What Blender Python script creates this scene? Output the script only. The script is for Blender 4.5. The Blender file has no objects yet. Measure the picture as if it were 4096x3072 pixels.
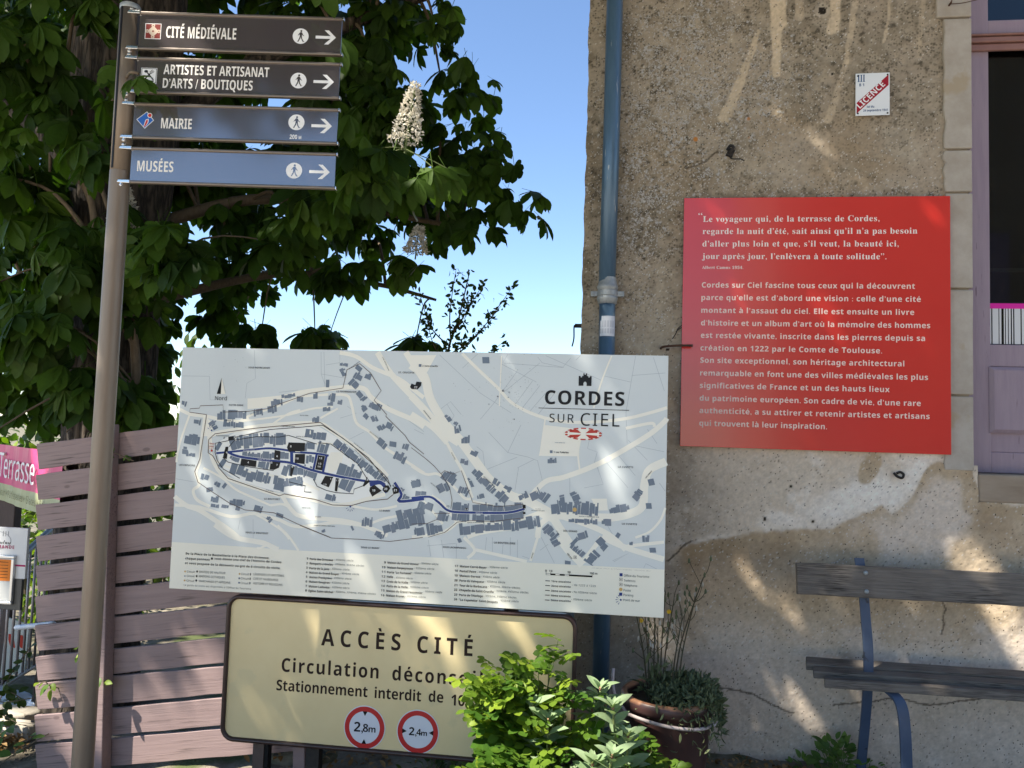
import bpy, math, random
import numpy as np
from mathutils import Matrix, Vector
R_ = math.radians
scn = bpy.context.scene

# ------------------------------------------------------------------ camera, sky, sun, exposure
cd = bpy.data.cameras.new('camera'); cam = bpy.data.objects.new('camera', cd); scn.collection.objects.link(cam)
cam.matrix_world = (Matrix.Translation((0, 0, 1.6)) @ Matrix.Rotation(R_(7.379), 4, 'Z')
                    @ Matrix.Rotation(R_(93.538), 4, 'X') @ Matrix.Rotation(R_(1.756), 4, 'Z'))
cd.sensor_width = 36; cd.lens = 27.246; cd.clip_start = 0.05; cd.clip_end = 2000
scn.camera = cam

SUN = Vector((0.52, 0.33, -0.79)).normalized()          # the way the light travels
world = bpy.data.worlds.new("World"); scn.world = world; world.use_nodes = True
wn = world.node_tree; bg = wn.nodes['Background']; bg.inputs['Strength'].default_value = 0.098
sky = wn.nodes.new('ShaderNodeTexSky'); sky.sky_type = 'NISHITA'; sky.sun_disc = False
sky.sun_elevation = R_(52); sky.sun_rotation = R_(237.6); sky.air_density = 1.0; sky.dust_density = 0.15; sky.ozone_density = 3.5; sky.altitude = 600
wn.links.new(sky.outputs[0], bg.inputs[0])
sl = bpy.data.lights.new('sun', 'SUN'); sl.energy = 5.0; sl.angle = R_(0.55); sl.color = (1, 0.94, 0.82)
so = bpy.data.objects.new('sun', sl); scn.collection.objects.link(so); so.rotation_euler = SUN.to_track_quat('-Z', 'Y').to_euler()
so.location = (-5, -4, 12)
scn.view_settings.view_transform = 'Standard'; scn.view_settings.look = 'None'
scn.view_settings.gamma = 1; scn.view_settings.exposure = 1.46
try: scn.cycles.max_bounces = 10; scn.cycles.transparent_max_bounces = 12
except Exception: pass

# ------------------------------------------------------------------ helpers
def link(o, parent=None):
    scn.collection.objects.link(o)
    if parent is not None: o.parent = parent
    return o
def tag(o, label=None, cat=None, group=None, kind=None):
    if label: o['label'] = label
    if cat: o['category'] = cat
    if group: o['group'] = group
    if kind: o['kind'] = kind
    return o
def thing(name, label, cat, loc=(0, 0, 0), group=None):
    o = bpy.data.objects.new(name, None); o.empty_display_size = .1; link(o); o.location = loc
    return tag(o, label, cat, group)

class MB:
    def __init__(s): s.v = []; s.f = []; s.m = []
    def add(s, vs, fs, m=0):
        n = len(s.v); s.v += [tuple(p) for p in vs]
        s.f += [tuple(i + n for i in f) for f in fs]; s.m += [m] * len(fs)
    def box(s, c, d, m=0, rot=None):
        hx, hy, hz = d[0] / 2, d[1] / 2, d[2] / 2
        P = [Vector((x, y, z)) for x in (-hx, hx) for y in (-hy, hy) for z in (-hz, hz)]
        if rot is not None: P = [rot @ p for p in P]
        s.add([(p.x + c[0], p.y + c[1], p.z + c[2]) for p in P],
              [(0, 1, 3, 2), (4, 6, 7, 5), (0, 4, 5, 1), (2, 3, 7, 6), (0, 2, 6, 4), (1, 5, 7, 3)], m)
    def b2(s, lo, hi, m=0): s.box([(a + b) / 2 for a, b in zip(lo, hi)], [b - a for a, b in zip(lo, hi)], m)
    def tube(s, pts, r, seg=8, m=0, cap=True, flat=1.0):
        pts = [Vector(p) for p in pts]; n = len(pts)
        rr = r if isinstance(r, (list, tuple)) else [r] * n
        vs = []; up = Vector((0.13, 0.21, 1)).normalized(); side = None
        for i, p in enumerate(pts):
            t = (pts[min(i + 1, n - 1)] - pts[max(i - 1, 0)]).normalized()
            if side is None:
                side = t.cross(up)
                if side.length < .2: side = t.cross(Vector((1, 0, 0)))
            side = (side - t * side.dot(t)).normalized(); b = t.cross(side)
            for k in range(seg):
                a = 2 * math.pi * k / seg
                vs.append(p + side * (math.cos(a) * rr[i]) + b * (math.sin(a) * rr[i] * flat))
        fs = [(i * seg + k, i * seg + (k + 1) % seg, (i + 1) * seg + (k + 1) % seg, (i + 1) * seg + k) for i in range(n - 1) for k in range(seg)]
        if cap: fs += [tuple(range(seg))[::-1], tuple((n - 1) * seg + k for k in range(seg))]
        s.add(vs, fs, m)
    def lathe(s, c, prof, seg=32, m=0, sx=1, sy=1):
        vs = []; n = len(prof)
        for r, z in prof:
            for k in range(seg):
                a = 2 * math.pi * k / seg
                vs.append((c[0] + math.cos(a) * r * sx, c[1] + math.sin(a) * r * sy, c[2] + z))
        fs = [(i * seg + k, i * seg + (k + 1) % seg, (i + 1) * seg + (k + 1) % seg, (i + 1) * seg + k) for i in range(n - 1) for k in range(seg)]
        s.add(vs, fs, m)
    def prism(s, pts, h0, h1, F, m=0):
        n = len(pts)
        s.add([F(u, v, h0) for u, v in pts] + [F(u, v, h1) for u, v in pts],
              [tuple(range(n))[::-1], tuple(range(n, 2 * n))] + [(i, (i + 1) % n, n + (i + 1) % n, n + i) for i in range(n)], m)
    def poly(s, pts, h, F, m=0):
        s.add([F(u, v, h) for u, v in pts], [tuple(range(len(pts)))], m)
    def strip(s, pts, w, h, F, m=0, ends=True):
        P = [np.array(p, float) for p in pts]; L = []; Rr = []
        for i, p in enumerate(P):
            d = P[min(i + 1, len(P) - 1)] - P[max(i - 1, 0)]; d = d / (np.linalg.norm(d) + 1e-9); nn = np.array((-d[1], d[0]))
            L.append(p + nn * w / 2); Rr.append(p - nn * w / 2)
        n = len(P)
        s.add([F(a[0], a[1], h) for a in L] + [F(a[0], a[1], h) for a in Rr], [(i, n + i, n + i + 1, i + 1) for i in range(n - 1)], m)
    def build(s, name, mats, parent=None, smooth=False, bevel=0, seg=2, loc=None):
        me = bpy.data.meshes.new(name); 
        vs = s.v if loc is None else [(x - loc[0], y - loc[1], z - loc[2]) for x, y, z in s.v]
        me.from_pydata(vs, [], s.f); mats = mats if isinstance(mats, (list, tuple)) else [mats]
        for m in mats: me.materials.append(m)
        me.polygons.foreach_set('material_index', s.m)
        if smooth: me.polygons.foreach_set('use_smooth', [True] * len(s.f))
        me.update(); o = link(bpy.data.objects.new(name, me), parent)
        if loc is not None: o.location = loc
        if bevel:
            b = o.modifiers.new('bevel', 'BEVEL'); b.width = bevel; b.segments = seg; b.limit_method = 'ANGLE'; b.angle_limit = R_(40)
        return o

def smooth_path(pts, n=6):
    P = [Vector(p) for p in pts]; out = []
    for i in range(len(P) - 1):
        a, b, c, d = P[max(i - 1, 0)], P[i], P[i + 1], P[min(i + 2, len(P) - 1)]
        for k in range(n):
            t = k / n
            out.append(0.5 * ((2 * b) + (c - a) * t + (2 * a - 5 * b + 4 * c - d) * t * t + (3 * b - a - 3 * c + d) * t ** 3))
    out.append(P[-1]); return out
def smooth2(pts, n=4): return [(p.x, p.y) for p in smooth_path([(a[0], a[1], 0) for a in pts], n)]
def plane_frame(o, ang, mm=1.0):
    """local frame of an upright panel: u along it, v up, h out of its face towards the viewer; ang = yaw"""
    c, s = math.cos(ang), math.sin(ang)
    def F(u, v, h): return (o[0] + (u * c + h * s) * mm, o[1] + (u * s - h * c) * mm, o[2] + v * mm)
    return F

# ------------------------------------------------------------------ materials
def nmat(name):
    m = bpy.data.materials.new(name); m.use_nodes = True; nt = m.node_tree; return m, nt, nt.nodes, nt.links, nt.nodes['Principled BSDF']
def pmat(name, c1, c2=None, scale=6, rough=.6, bump=0, bscale=60, metallic=0, ior=1.45, stretch=(1, 1, 1), detail=6, lo=.35, hi=.65, rvar=0, dist=.002, coat=0, c3=None, s3=40, t3=.62, spec=.5):
    m, nt, N, L, P = nmat(name); P.inputs['Specular IOR Level'].default_value = spec
    P.inputs['Roughness'].default_value = rough; P.inputs['Metallic'].default_value = metallic; P.inputs['IOR'].default_value = ior
    P.inputs['Coat Weight'].default_value = coat; P.inputs['Coat Roughness'].default_value = .05
    P.inputs['Base Color'].default_value = (*c1, 1)
    tc = N.new('ShaderNodeTexCoord'); mp = N.new('ShaderNodeMapping'); mp.inputs['Scale'].default_value = stretch; L.new(tc.outputs['Object'], mp.inputs[0])
    if c2:
        n = N.new('ShaderNodeTexNoise'); n.inputs['Scale'].default_value = scale; n.inputs['Detail'].default_value = detail; n.inputs['Roughness'].default_value = .65; L.new(mp.outputs[0], n.inputs[0])
        r = N.new('ShaderNodeMapRange'); r.inputs[1].default_value = lo; r.inputs[2].default_value = hi; L.new(n.outputs[0], r.inputs[0])
        x = N.new('ShaderNodeMix'); x.data_type = 'RGBA'; x.inputs[6].default_value = (*c1, 1); x.inputs[7].default_value = (*c2, 1); L.new(r.outputs[0], x.inputs[0])
        col = x.outputs[2]
        if c3:
            n3 = N.new('ShaderNodeTexNoise'); n3.inputs['Scale'].default_value = s3; n3.inputs['Detail'].default_value = 8; L.new(mp.outputs[0], n3.inputs[0])
            r3 = N.new('ShaderNodeMapRange'); r3.inputs[1].default_value = t3; r3.inputs[2].default_value = t3 + .06; L.new(n3.outputs[0], r3.inputs[0])
            x3 = N.new('ShaderNodeMix'); x3.data_type = 'RGBA'; x3.inputs[7].default_value = (*c3, 1); L.new(col, x3.inputs[6]); L.new(r3.outputs[0], x3.inputs[0]); col = x3.outputs[2]
        L.new(col, P.inputs['Base Color'])
        if rvar:
            rr = N.new('ShaderNodeMapRange'); rr.inputs[3].default_value = rough - rvar; rr.inputs[4].default_value = rough + rvar; L.new(n.outputs[0], rr.inputs[0]); L.new(rr.outputs[0], P.inputs['Roughness'])
    if bump:
        b = N.new('ShaderNodeTexNoise'); b.inputs['Scale'].default_value = bscale; b.inputs['Detail'].default_value = 8; b.inputs['Roughness'].default_value = .7; L.new(mp.outputs[0], b.inputs[0])
        bu = N.new('ShaderNodeBump'); bu.inputs['Strength'].default_value = bump; bu.inputs['Distance'].default_value = dist; L.new(b.outputs[0], bu.inputs['Height']); L.new(bu.outputs[0], P.inputs['Normal'])
    return m
def flat(name, c, rough=.5, **k): return pmat(name, c, rough=rough, spec=.2, **k)

def leafmat(name, dark, light, trans=.35, rough=.45, tcol=None, spec=.3):
    m, nt, N, L, P = nmat(name)
    at = N.new('ShaderNodeAttribute'); at.attribute_name = 'tint'
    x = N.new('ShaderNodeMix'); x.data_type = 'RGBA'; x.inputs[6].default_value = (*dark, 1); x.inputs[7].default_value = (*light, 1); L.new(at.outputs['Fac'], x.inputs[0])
    tc = N.new('ShaderNodeTexCoord'); n = N.new('ShaderNodeTexNoise'); n.inputs['Scale'].default_value = 60; n.inputs['Detail'].default_value = 4; L.new(tc.outputs['Object'], n.inputs[0])
    mr = N.new('ShaderNodeMapRange'); mr.inputs[3].default_value = .75; mr.inputs[4].default_value = 1.25; L.new(n.outputs[0], mr.inputs[0])
    h = N.new('ShaderNodeHueSaturation'); L.new(mr.outputs[0], h.inputs['Value']); L.new(x.outputs[2], h.inputs['Color'])
    L.new(h.outputs[0], P.inputs['Base Color']); P.inputs['Roughness'].default_value = rough; P.inputs['IOR'].default_value = 1.4; P.inputs['Specular IOR Level'].default_value = spec
    t = N.new('ShaderNodeBsdfTranslucent'); g = N.new('ShaderNodeMix'); g.data_type = 'RGBA'; g.blend_type = 'MULTIPLY'; g.inputs[0].default_value = 1; g.inputs[7].default_value = (*(tcol or (1.6, 1.9, .5)), 1)
    L.new(h.outputs[0], g.inputs[6]); L.new(g.outputs[2], t.inputs[0])
    ms = N.new('ShaderNodeMixShader'); ms.inputs[0].default_value = trans; L.new(P.outputs[0], ms.inputs[1]); L.new(t.outputs[0], ms.inputs[2]); L.new(ms.outputs[0], N['Material Output'].inputs[0])
    return m

def woodmat(name, c1, c2, c3, grain=1.0, rough=.7, axis=(1.2, 30, 30), knot=(.25, .2, .18), bump=.4, line=(.58, .7)):
    m, nt, N, L, P = nmat(name); P.inputs['Roughness'].default_value = rough
    tc = N.new('ShaderNodeTexCoord'); mp = N.new('ShaderNodeMapping'); mp.inputs['Scale'].default_value = axis; L.new(tc.outputs['Object'], mp.inputs[0])
    oi = N.new('ShaderNodeObjectInfo'); ad = N.new('ShaderNodeVectorMath'); ad.operation = 'MULTIPLY_ADD'
    ad.inputs[1].default_value = (0, 0, 0); 
    vm = N.new('ShaderNodeVectorMath'); vm.operation = 'SCALE'; vm.inputs[0].default_value = (17, 31, 23); L.new(oi.outputs['Random'], vm.inputs['Scale'])
    va = N.new('ShaderNodeVectorMath'); L.new(mp.outputs[0], va.inputs[0]); L.new(vm.outputs[0], va.inputs[1])
    n = N.new('ShaderNodeTexNoise'); n.inputs['Scale'].default_value = 1.6 * grain; n.inputs['Detail'].default_value = 9; n.inputs['Roughness'].default_value = .7; n.inputs['Distortion'].default_value = .6; L.new(va.outputs[0], n.inputs[0])
    n2 = N.new('ShaderNodeTexNoise'); n2.inputs['Scale'].default_value = 5 * grain; n2.inputs['Detail'].default_value = 6; L.new(va.outputs[0], n2.inputs[0])
    n3 = N.new('ShaderNodeTexNoise'); n3.inputs['Scale'].default_value = 3.5; n3.inputs['Detail'].default_value = 3; L.new(tc.outputs['Object'], n3.inputs[0])
    a = N.new('ShaderNodeMix'); a.data_type = 'RGBA'; a.inputs[6].default_value = (*c1, 1); a.inputs[7].default_value = (*c2, 1)
    r = N.new('ShaderNodeMapRange'); r.inputs[1].default_value = .35; r.inputs[2].default_value = .65; L.new(n.outputs[0], r.inputs[0]); L.new(r.outputs[0], a.inputs[0])
    b = N.new('ShaderNodeMix'); b.data_type = 'RGBA'; b.inputs[7].default_value = (*c3, 1); L.new(a.outputs[2], b.inputs[6])
    r2 = N.new('ShaderNodeMapRange'); r2.inputs[1].default_value = line[0]; r2.inputs[2].default_value = line[1]; L.new(n2.outputs[0], r2.inputs[0])
    r3 = N.new('ShaderNodeMapRange'); r3.inputs[1].default_value = .42; r3.inputs[2].default_value = .62; L.new(n3.outputs[0], r3.inputs[0])
    mu = N.new('ShaderNodeMath'); mu.operation = 'MULTIPLY'; L.new(r2.outputs[0], mu.inputs[0]); L.new(r3.outputs[0], mu.inputs[1]); L.new(mu.outputs[0], b.inputs[0])
    vo = N.new('ShaderNodeTexVoronoi'); vo.inputs['Scale'].default_value = 1; kp = N.new('ShaderNodeMapping'); kp.inputs['Scale'].default_value = (3.2, 3.2, 6.5); L.new(tc.outputs['Object'], kp.inputs[0])
    va2 = N.new('ShaderNodeVectorMath'); L.new(kp.outputs[0], va2.inputs[0]); L.new(vm.outputs[0], va2.inputs[1]); L.new(va2.outputs[0], vo.inputs[0])
    kr = N.new('ShaderNodeMapRange'); kr.inputs[1].default_value = .05; kr.inputs[2].default_value = .075; kr.inputs[3].default_value = .7; kr.inputs[4].default_value = 0; L.new(vo.outputs['Distance'], kr.inputs[0])
    k = N.new('ShaderNodeMix'); k.data_type = 'RGBA'; k.inputs[7].default_value = (*knot, 1); L.new(b.outputs[2], k.inputs[6]); L.new(kr.outputs[0], k.inputs[0])
    L.new(k.outputs[2], P.inputs['Base Color'])
    if bump:
        bu = N.new('ShaderNodeBump'); bu.inputs['Strength'].default_value = bump; bu.inputs['Distance'].default_value = .003; L.new(n2.outputs[0], bu.inputs['Height']); L.new(bu.outputs[0], P.inputs['Normal'])
    return m

# ------------------------------------------------------------------ lettering: every glyph is measured once, then set by hand
import unicodedata
_G = {}
def prepare(pairs):
    """glyph outlines are stored as closed contours (see GLYPHS) and filled here"""
    from mathutils.geometry import tessellate_polygon
    for ch, st in sorted(pairs):
        if (ch, st) in _G: continue
        adv, t = GLYPHS[st + ch]; loops = [[tuple(map(float, q)) for q in zip(l.split()[::2], l.split()[1::2])] for l in t.strip('!').split('/')] if t else []
        P = [q for l in loops for q in l]; F = []
        if t[:1] == '!':
            n = 0
            for l in loops: F.append(tuple(range(n, n + len(l)))); n += len(l)
        elif loops:
            area = lambda l: sum(a[0] * b[1] - b[0] * a[1] for a, b in zip(l, l[1:] + l[:1]))
            def inside(q, l): return sum((a[1] > q[1]) != (b[1] > q[1]) and q[0] < (b[0] - a[0]) * (q[1] - a[1]) / (b[1] - a[1]) + a[0] for a, b in zip(l, l[1:] + l[:1])) % 2 == 1
            start = {}; n = 0
            for i, l in enumerate(loops): start[i] = n; n += len(l)
            for i, l in enumerate(loops):
                if area(l) <= 0: continue
                grp = [i] + [j for j, h in enumerate(loops) if area(h) < 0 and inside(h[0], l)]
                ids = [start[j] + q for j in grp for q in range(len(loops[j]))]
                F += [tuple(ids[q] for q in f) for f in tessellate_polygon([[Vector((x, y, 0)) for x, y in loops[j]] for j in grp])]
        _G[(ch, st)] = (np.array(P, dtype=np.float32).reshape(-1, 2) / 1000, F, adv / 1000)
_MARK = {'\u0301': 'acute', '\u0300': 'grave', '\u0302': 'circ', '\u0308': 'dia', '\u0327': 'ced'}
def _decomp(s):
    out = []
    for ch in s:
        d = unicodedata.normalize('NFD', ch)
        if len(d) > 1 and d[1] in _MARK: out.append((d[0], _MARK[d[1]]))
        else: out.append((ch, None))
    return out
def need(entries):
    P = set()
    for e in entries:
        st = 'b' if e[1] == 'h' else e[1]
        for ch, mk in _decomp(e[0]):
            if ch != ' ': P.add((ch, st))
        P.add(('H', st))
    prepare(P)
def set_text(mb, F, s, st, u, v, cap, width, h, m, mode='t', ang=0):
    H = _G[('H', st)][0]; capn = H[:, 1].max(); k = cap / capn; W = .28
    seq = _decomp(s); adv = [(_G[(c, st)][2] if c != ' ' else W) * k for c, _ in seq]
    first = next(i for i, (c, _) in enumerate(seq) if c != ' ')
    g0 = _G[(seq[first][0], st)][0]; gl = _G[(seq[-1][0], st)]
    lsb = g0[:, 0].min() * k; rsb = adv[-1] - gl[0][:, 0].max() * k
    nat = sum(adv) - lsb - rsb; tr = 0; sx = 1
    if width:
        if width >= nat and mode == 't' and len(seq) > 1: tr = (width - nat) / (len(seq) - 1)
        else: sx = width / nat
        if mode == 'b':                                   # letters narrowed to 88 per cent, the rest as spacing
            sx = .88; tr = (width - nat * .88) / max(len(seq) - 1, 1)
    x = -lsb * sx; ca, sa = math.cos(R_(ang)), math.sin(R_(ang))
    def put(P2, fs): mb.add([F(u + a * ca - b * sa, v + a * sa + b * ca, h) for a, b in P2], fs, m)
    for (c, mk), a in zip(seq, adv):
        if c != ' ':
            g, f, _ = _G[(c, st)]; P2 = [(x + p[0] * k * sx, p[1] * k) for p in g]
            if mk and c in 'i':
                top = None
            put(P2, f)
            if mk and len(g):
                cx = x + (g[:, 0].min() + g[:, 0].max()) / 2 * k * sx; ty = g[:, 1].max() * k; q = cap * .2; gp = cap * .07; th = cap * (.13 if st != 'r' else .09)
                if mk == 'acute': put([(cx - q * .35, ty + gp), (cx + th * .55, ty + gp), (cx + q * .8, ty + gp + q), (cx + q * .8 - th * 1.4, ty + gp + q)], [(0, 1, 2, 3)])
                elif mk == 'grave': put([(cx + q * .35, ty + gp), (cx - th * .55, ty + gp), (cx - q * .8, ty + gp + q), (cx - q * .8 + th * 1.4, ty + gp + q)], [(3, 2, 1, 0)])
                elif mk == 'circ': put([(cx - q, ty + gp), (cx, ty + gp + q * .5), (cx + q, ty + gp), (cx, ty + gp + q)], [(0, 1, 3), (1, 2, 3)])
                elif mk == 'ced': put([(cx, -gp), (cx + q * .4, -q), (cx - q * .3, -q)], [(0, 2, 1)])
        x += a * sx + tr
def lettering(name, entries, F, h, cols, parent, mats):
    need(entries); mb = MB()
    for e in entries:
        s, st, u, v, cap, w, col = e[:7]; mode = e[7] if len(e) > 7 else 't'; ang = e[8] if len(e) > 8 else 0
        if st == 'h': st = 'b'; mode = 'b'
        set_text(mb, F, s, st, u, v, cap, w, h, cols[col], mode, ang)
    return mb.build(name, mats, parent)
def circ(cx, cy, rx, ry=None, n=28, a0=0, a1=360):
    ry = rx if ry is None else ry
    full = abs(a1 - a0) >= 360; k = n if full else n + 1
    return [(cx + rx * math.cos(R_(a0 + (a1 - a0) * i / n)), cy + ry * math.sin(R_(a0 + (a1 - a0) * i / n))) for i in range(k)]
def ring(mb, cx, cy, r0, r1, h, F, m, n=40, sq=1):
    vs = [F(cx + r * math.cos(2 * math.pi * i / n), cy + r * sq * math.sin(2 * math.pi * i / n), h) for r in (r0, r1) for i in range(n)]
    mb.add(vs, [(i, (i + 1) % n, n + (i + 1) % n, n + i) for i in range(n)], m)

# ------------------------------------------------------------------ instanced foliage written out as real geometry
def np_mesh(name, V, Fq, mats, parent=None, tint=None, midx=None):
    me = bpy.data.meshes.new(name); nv, nf = len(V), len(Fq); k = Fq.shape[1]
    me.vertices.add(nv); me.vertices.foreach_set('co', V.astype(np.float32).ravel())
    me.loops.add(nf * k); me.loops.foreach_set('vertex_index', Fq.astype(np.int32).ravel())
    me.polygons.add(nf); me.polygons.foreach_set('loop_start', np.arange(0, nf * k, k, dtype=np.int32)); 
    try: me.polygons.foreach_set('loop_total', np.full(nf, k, dtype=np.int32))
    except Exception: pass
    mats = mats if isinstance(mats, (list, tuple)) else [mats]
    for m in mats: me.materials.append(m)
    if midx is not None: me.polygons.foreach_set('material_index', midx.astype(np.int32))
    if tint is not None:
        a = me.attributes.new('tint', 'FLOAT', 'POINT'); a.data.foreach_set('value', tint.astype(np.float32))
    me.update(calc_edges=True); me.validate(); return link(bpy.data.objects.new(name, me), parent)
def blade(L, w, seg, widest=.6, fold=.12, droop=.15, ser=0):
    """one leaf blade along +x, normal +z: (seg+1)*3 vertices"""
    V = []; 
    for i in range(seg + 1):
        t = i / seg
        if t < widest: ww = math.sin(t / widest * math.pi / 2) ** .8
        else: ww = math.cos((t - widest) / (1 - widest) * math.pi / 2) ** .7
        ww = max(ww, .02) * w / 2 * (1 + (ser if i % 2 else -ser))
        z = -droop * L * t * t
        V += [(t * L, -ww, z + fold * ww), (t * L, 0, z), (t * L, ww, z + fold * ww)]
    F = []
    for i in range(seg):
        a = i * 3; F += [(a, a + 3, a + 4, a + 1), (a + 1, a + 4, a + 5, a + 2)]
    return np.array(V), np.array(F)
def compose(parts):
    V = []; F = []; n = 0
    for v, f in parts: V.append(v); F.append(f + n); n += len(v)
    return np.vstack(V), np.vstack(F)
def rotz(v, a): c, s = math.cos(a), math.sin(a); return v @ np.array([[c, s, 0], [-s, c, 0], [0, 0, 1.]])
def roty(v, a): c, s = math.cos(a), math.sin(a); return v @ np.array([[c, 0, -s], [0, 1, 0], [s, 0, c.real]])
def palmate(seg, rng, n=7):
    angs = {7: [-115, -72, -34, 0, 34, 72, 115], 5: [-80, -38, 0, 38, 80]}[n]; ln = {7: [.55, .78, .95, 1, .95, .78, .55], 5: [.7, .92, 1, .92, .7]}[n]
    P = []
    for a, l in zip(angs, ln):
        l *= rng.uniform(.9, 1.08); v, f = blade(l, l * .42, seg, .64, .25, rng.uniform(.1, .3), .05 if seg > 5 else 0)
        v = roty(v, rng.uniform(.25, .75)); v = rotz(v, R_(a + rng.uniform(-6, 6))); P.append((v, f))
    # petiole: a thin square stalk behind the fan
    s = .012; pet = np.array([(0, -s, 0), (0, s, 0), (-.55, -s, .12), (-.55, s, .12), (0, 0, -s), (-.55, 0, .12 - s)])
    P.append((pet, np.array([(0, 2, 3, 1), (0, 4, 5, 2)])))
    return compose(P)
def pinnate(rng, pairs=4, lw=.7, ll=.26, seg=4):
    P = []
    for i in range(pairs):
        x = .25 + .68 * i / (pairs - 1) if pairs > 1 else .5
        for sgn in (-1, 1):
            l = ll * rng.uniform(.85, 1.1); v, f = blade(l, l * lw, seg, .55, .15, .1); v = roty(v, rng.uniform(-.2, .35)); v = rotz(v, sgn * R_(rng.uniform(60, 80))); v = v + np.array([x, 0, -.1 * x * x]); P.append((v, f))
    v, f = blade(ll, ll * lw, seg, .55, .15, .1); P.append((v + np.array([1.0, 0, -.1]), f))
    s = .008; P.append((np.array([(0, -s, 0), (0, s, 0), (1.02, s, -.1), (1.02, -s, -.1)]), np.array([(0, 3, 2, 1)])))
    return compose(P)
def frames(dirs, ups):
    """rotation matrices whose x axis is dirs and whose z axis is close to ups"""
    x = dirs / np.linalg.norm(dirs, axis=1, keepdims=True); y = np.cross(ups, x); y /= (np.linalg.norm(y, axis=1, keepdims=True) + 1e-9); z = np.cross(x, y)
    return np.stack([x, y, z], axis=1)       # rows = axes, so  local @ M  = world
def scatter(templates, pos, M, scale, rng, tint):
    Vs = []; Fs = []; T = []; n = 0; pick = rng.integers(0, len(templates), len(pos))
    for k, (tv, tf) in enumerate(templates):
        I = np.where(pick == k)[0]
        if not len(I): continue
        W = np.einsum('vj,njk->nvk', tv, M[I]) * scale[I][:, None, None] + pos[I][:, None, :]
        nv = len(tv); Vs.append(W.reshape(-1, 3)); Fs.append((tf[None] + (np.arange(len(I)) * nv)[:, None, None]).reshape(-1, 4) + n); T.append(np.repeat(tint[I], nv)); n += nv * len(I)
    return np.vstack(Vs), np.vstack(Fs), np.concatenate(T)

# ------------------------------------------------------------------ value noise for the wall
def vnoise(x, y, seed):
    xi = np.floor(x).astype(np.int64); yi = np.floor(y).astype(np.int64); fx = x - xi; fy = y - yi
    fx = fx * fx * (3 - 2 * fx); fy = fy * fy * (3 - 2 * fy)
    def hsh(a, b):
        h = (a * 374761393 + b * 668265263 + seed * 974634777) & 0x7fffffff; h = ((h ^ (h >> 13)) * 1274126177) & 0x7fffffff; return ((h ^ (h >> 16)) & 0xffff) / 65535.0
    return (hsh(xi, yi) * (1 - fx) + hsh(xi + 1, yi) * fx) * (1 - fy) + (hsh(xi, yi + 1) * (1 - fx) + hsh(xi + 1, yi + 1) * fx) * fy
def fbm(x, y, s, seed, o=5):
    v = 0; a = .5; t = 0
    for i in range(o): v = v + a * vnoise(x * s, y * s, seed + i * 17); t += a; a *= .55; s *= 2.03
    return v / t
def sstep(e0, e1, x): t = np.clip((x - e0) / (e1 - e0), 0, 1); return t * t * (3 - 2 * t)
def capsule(x, z, a, b, w0, w1):
    dx, dz = b[0] - a[0], b[1] - a[1]; t = np.clip(((x - a[0]) * dx + (z - a[1]) * dz) / (dx * dx + dz * dz), 0, 1)
    d = np.hypot(x - a[0] - t * dx, z - a[1] - t * dz); return d / (w0 + (w1 - w0) * t)
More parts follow.
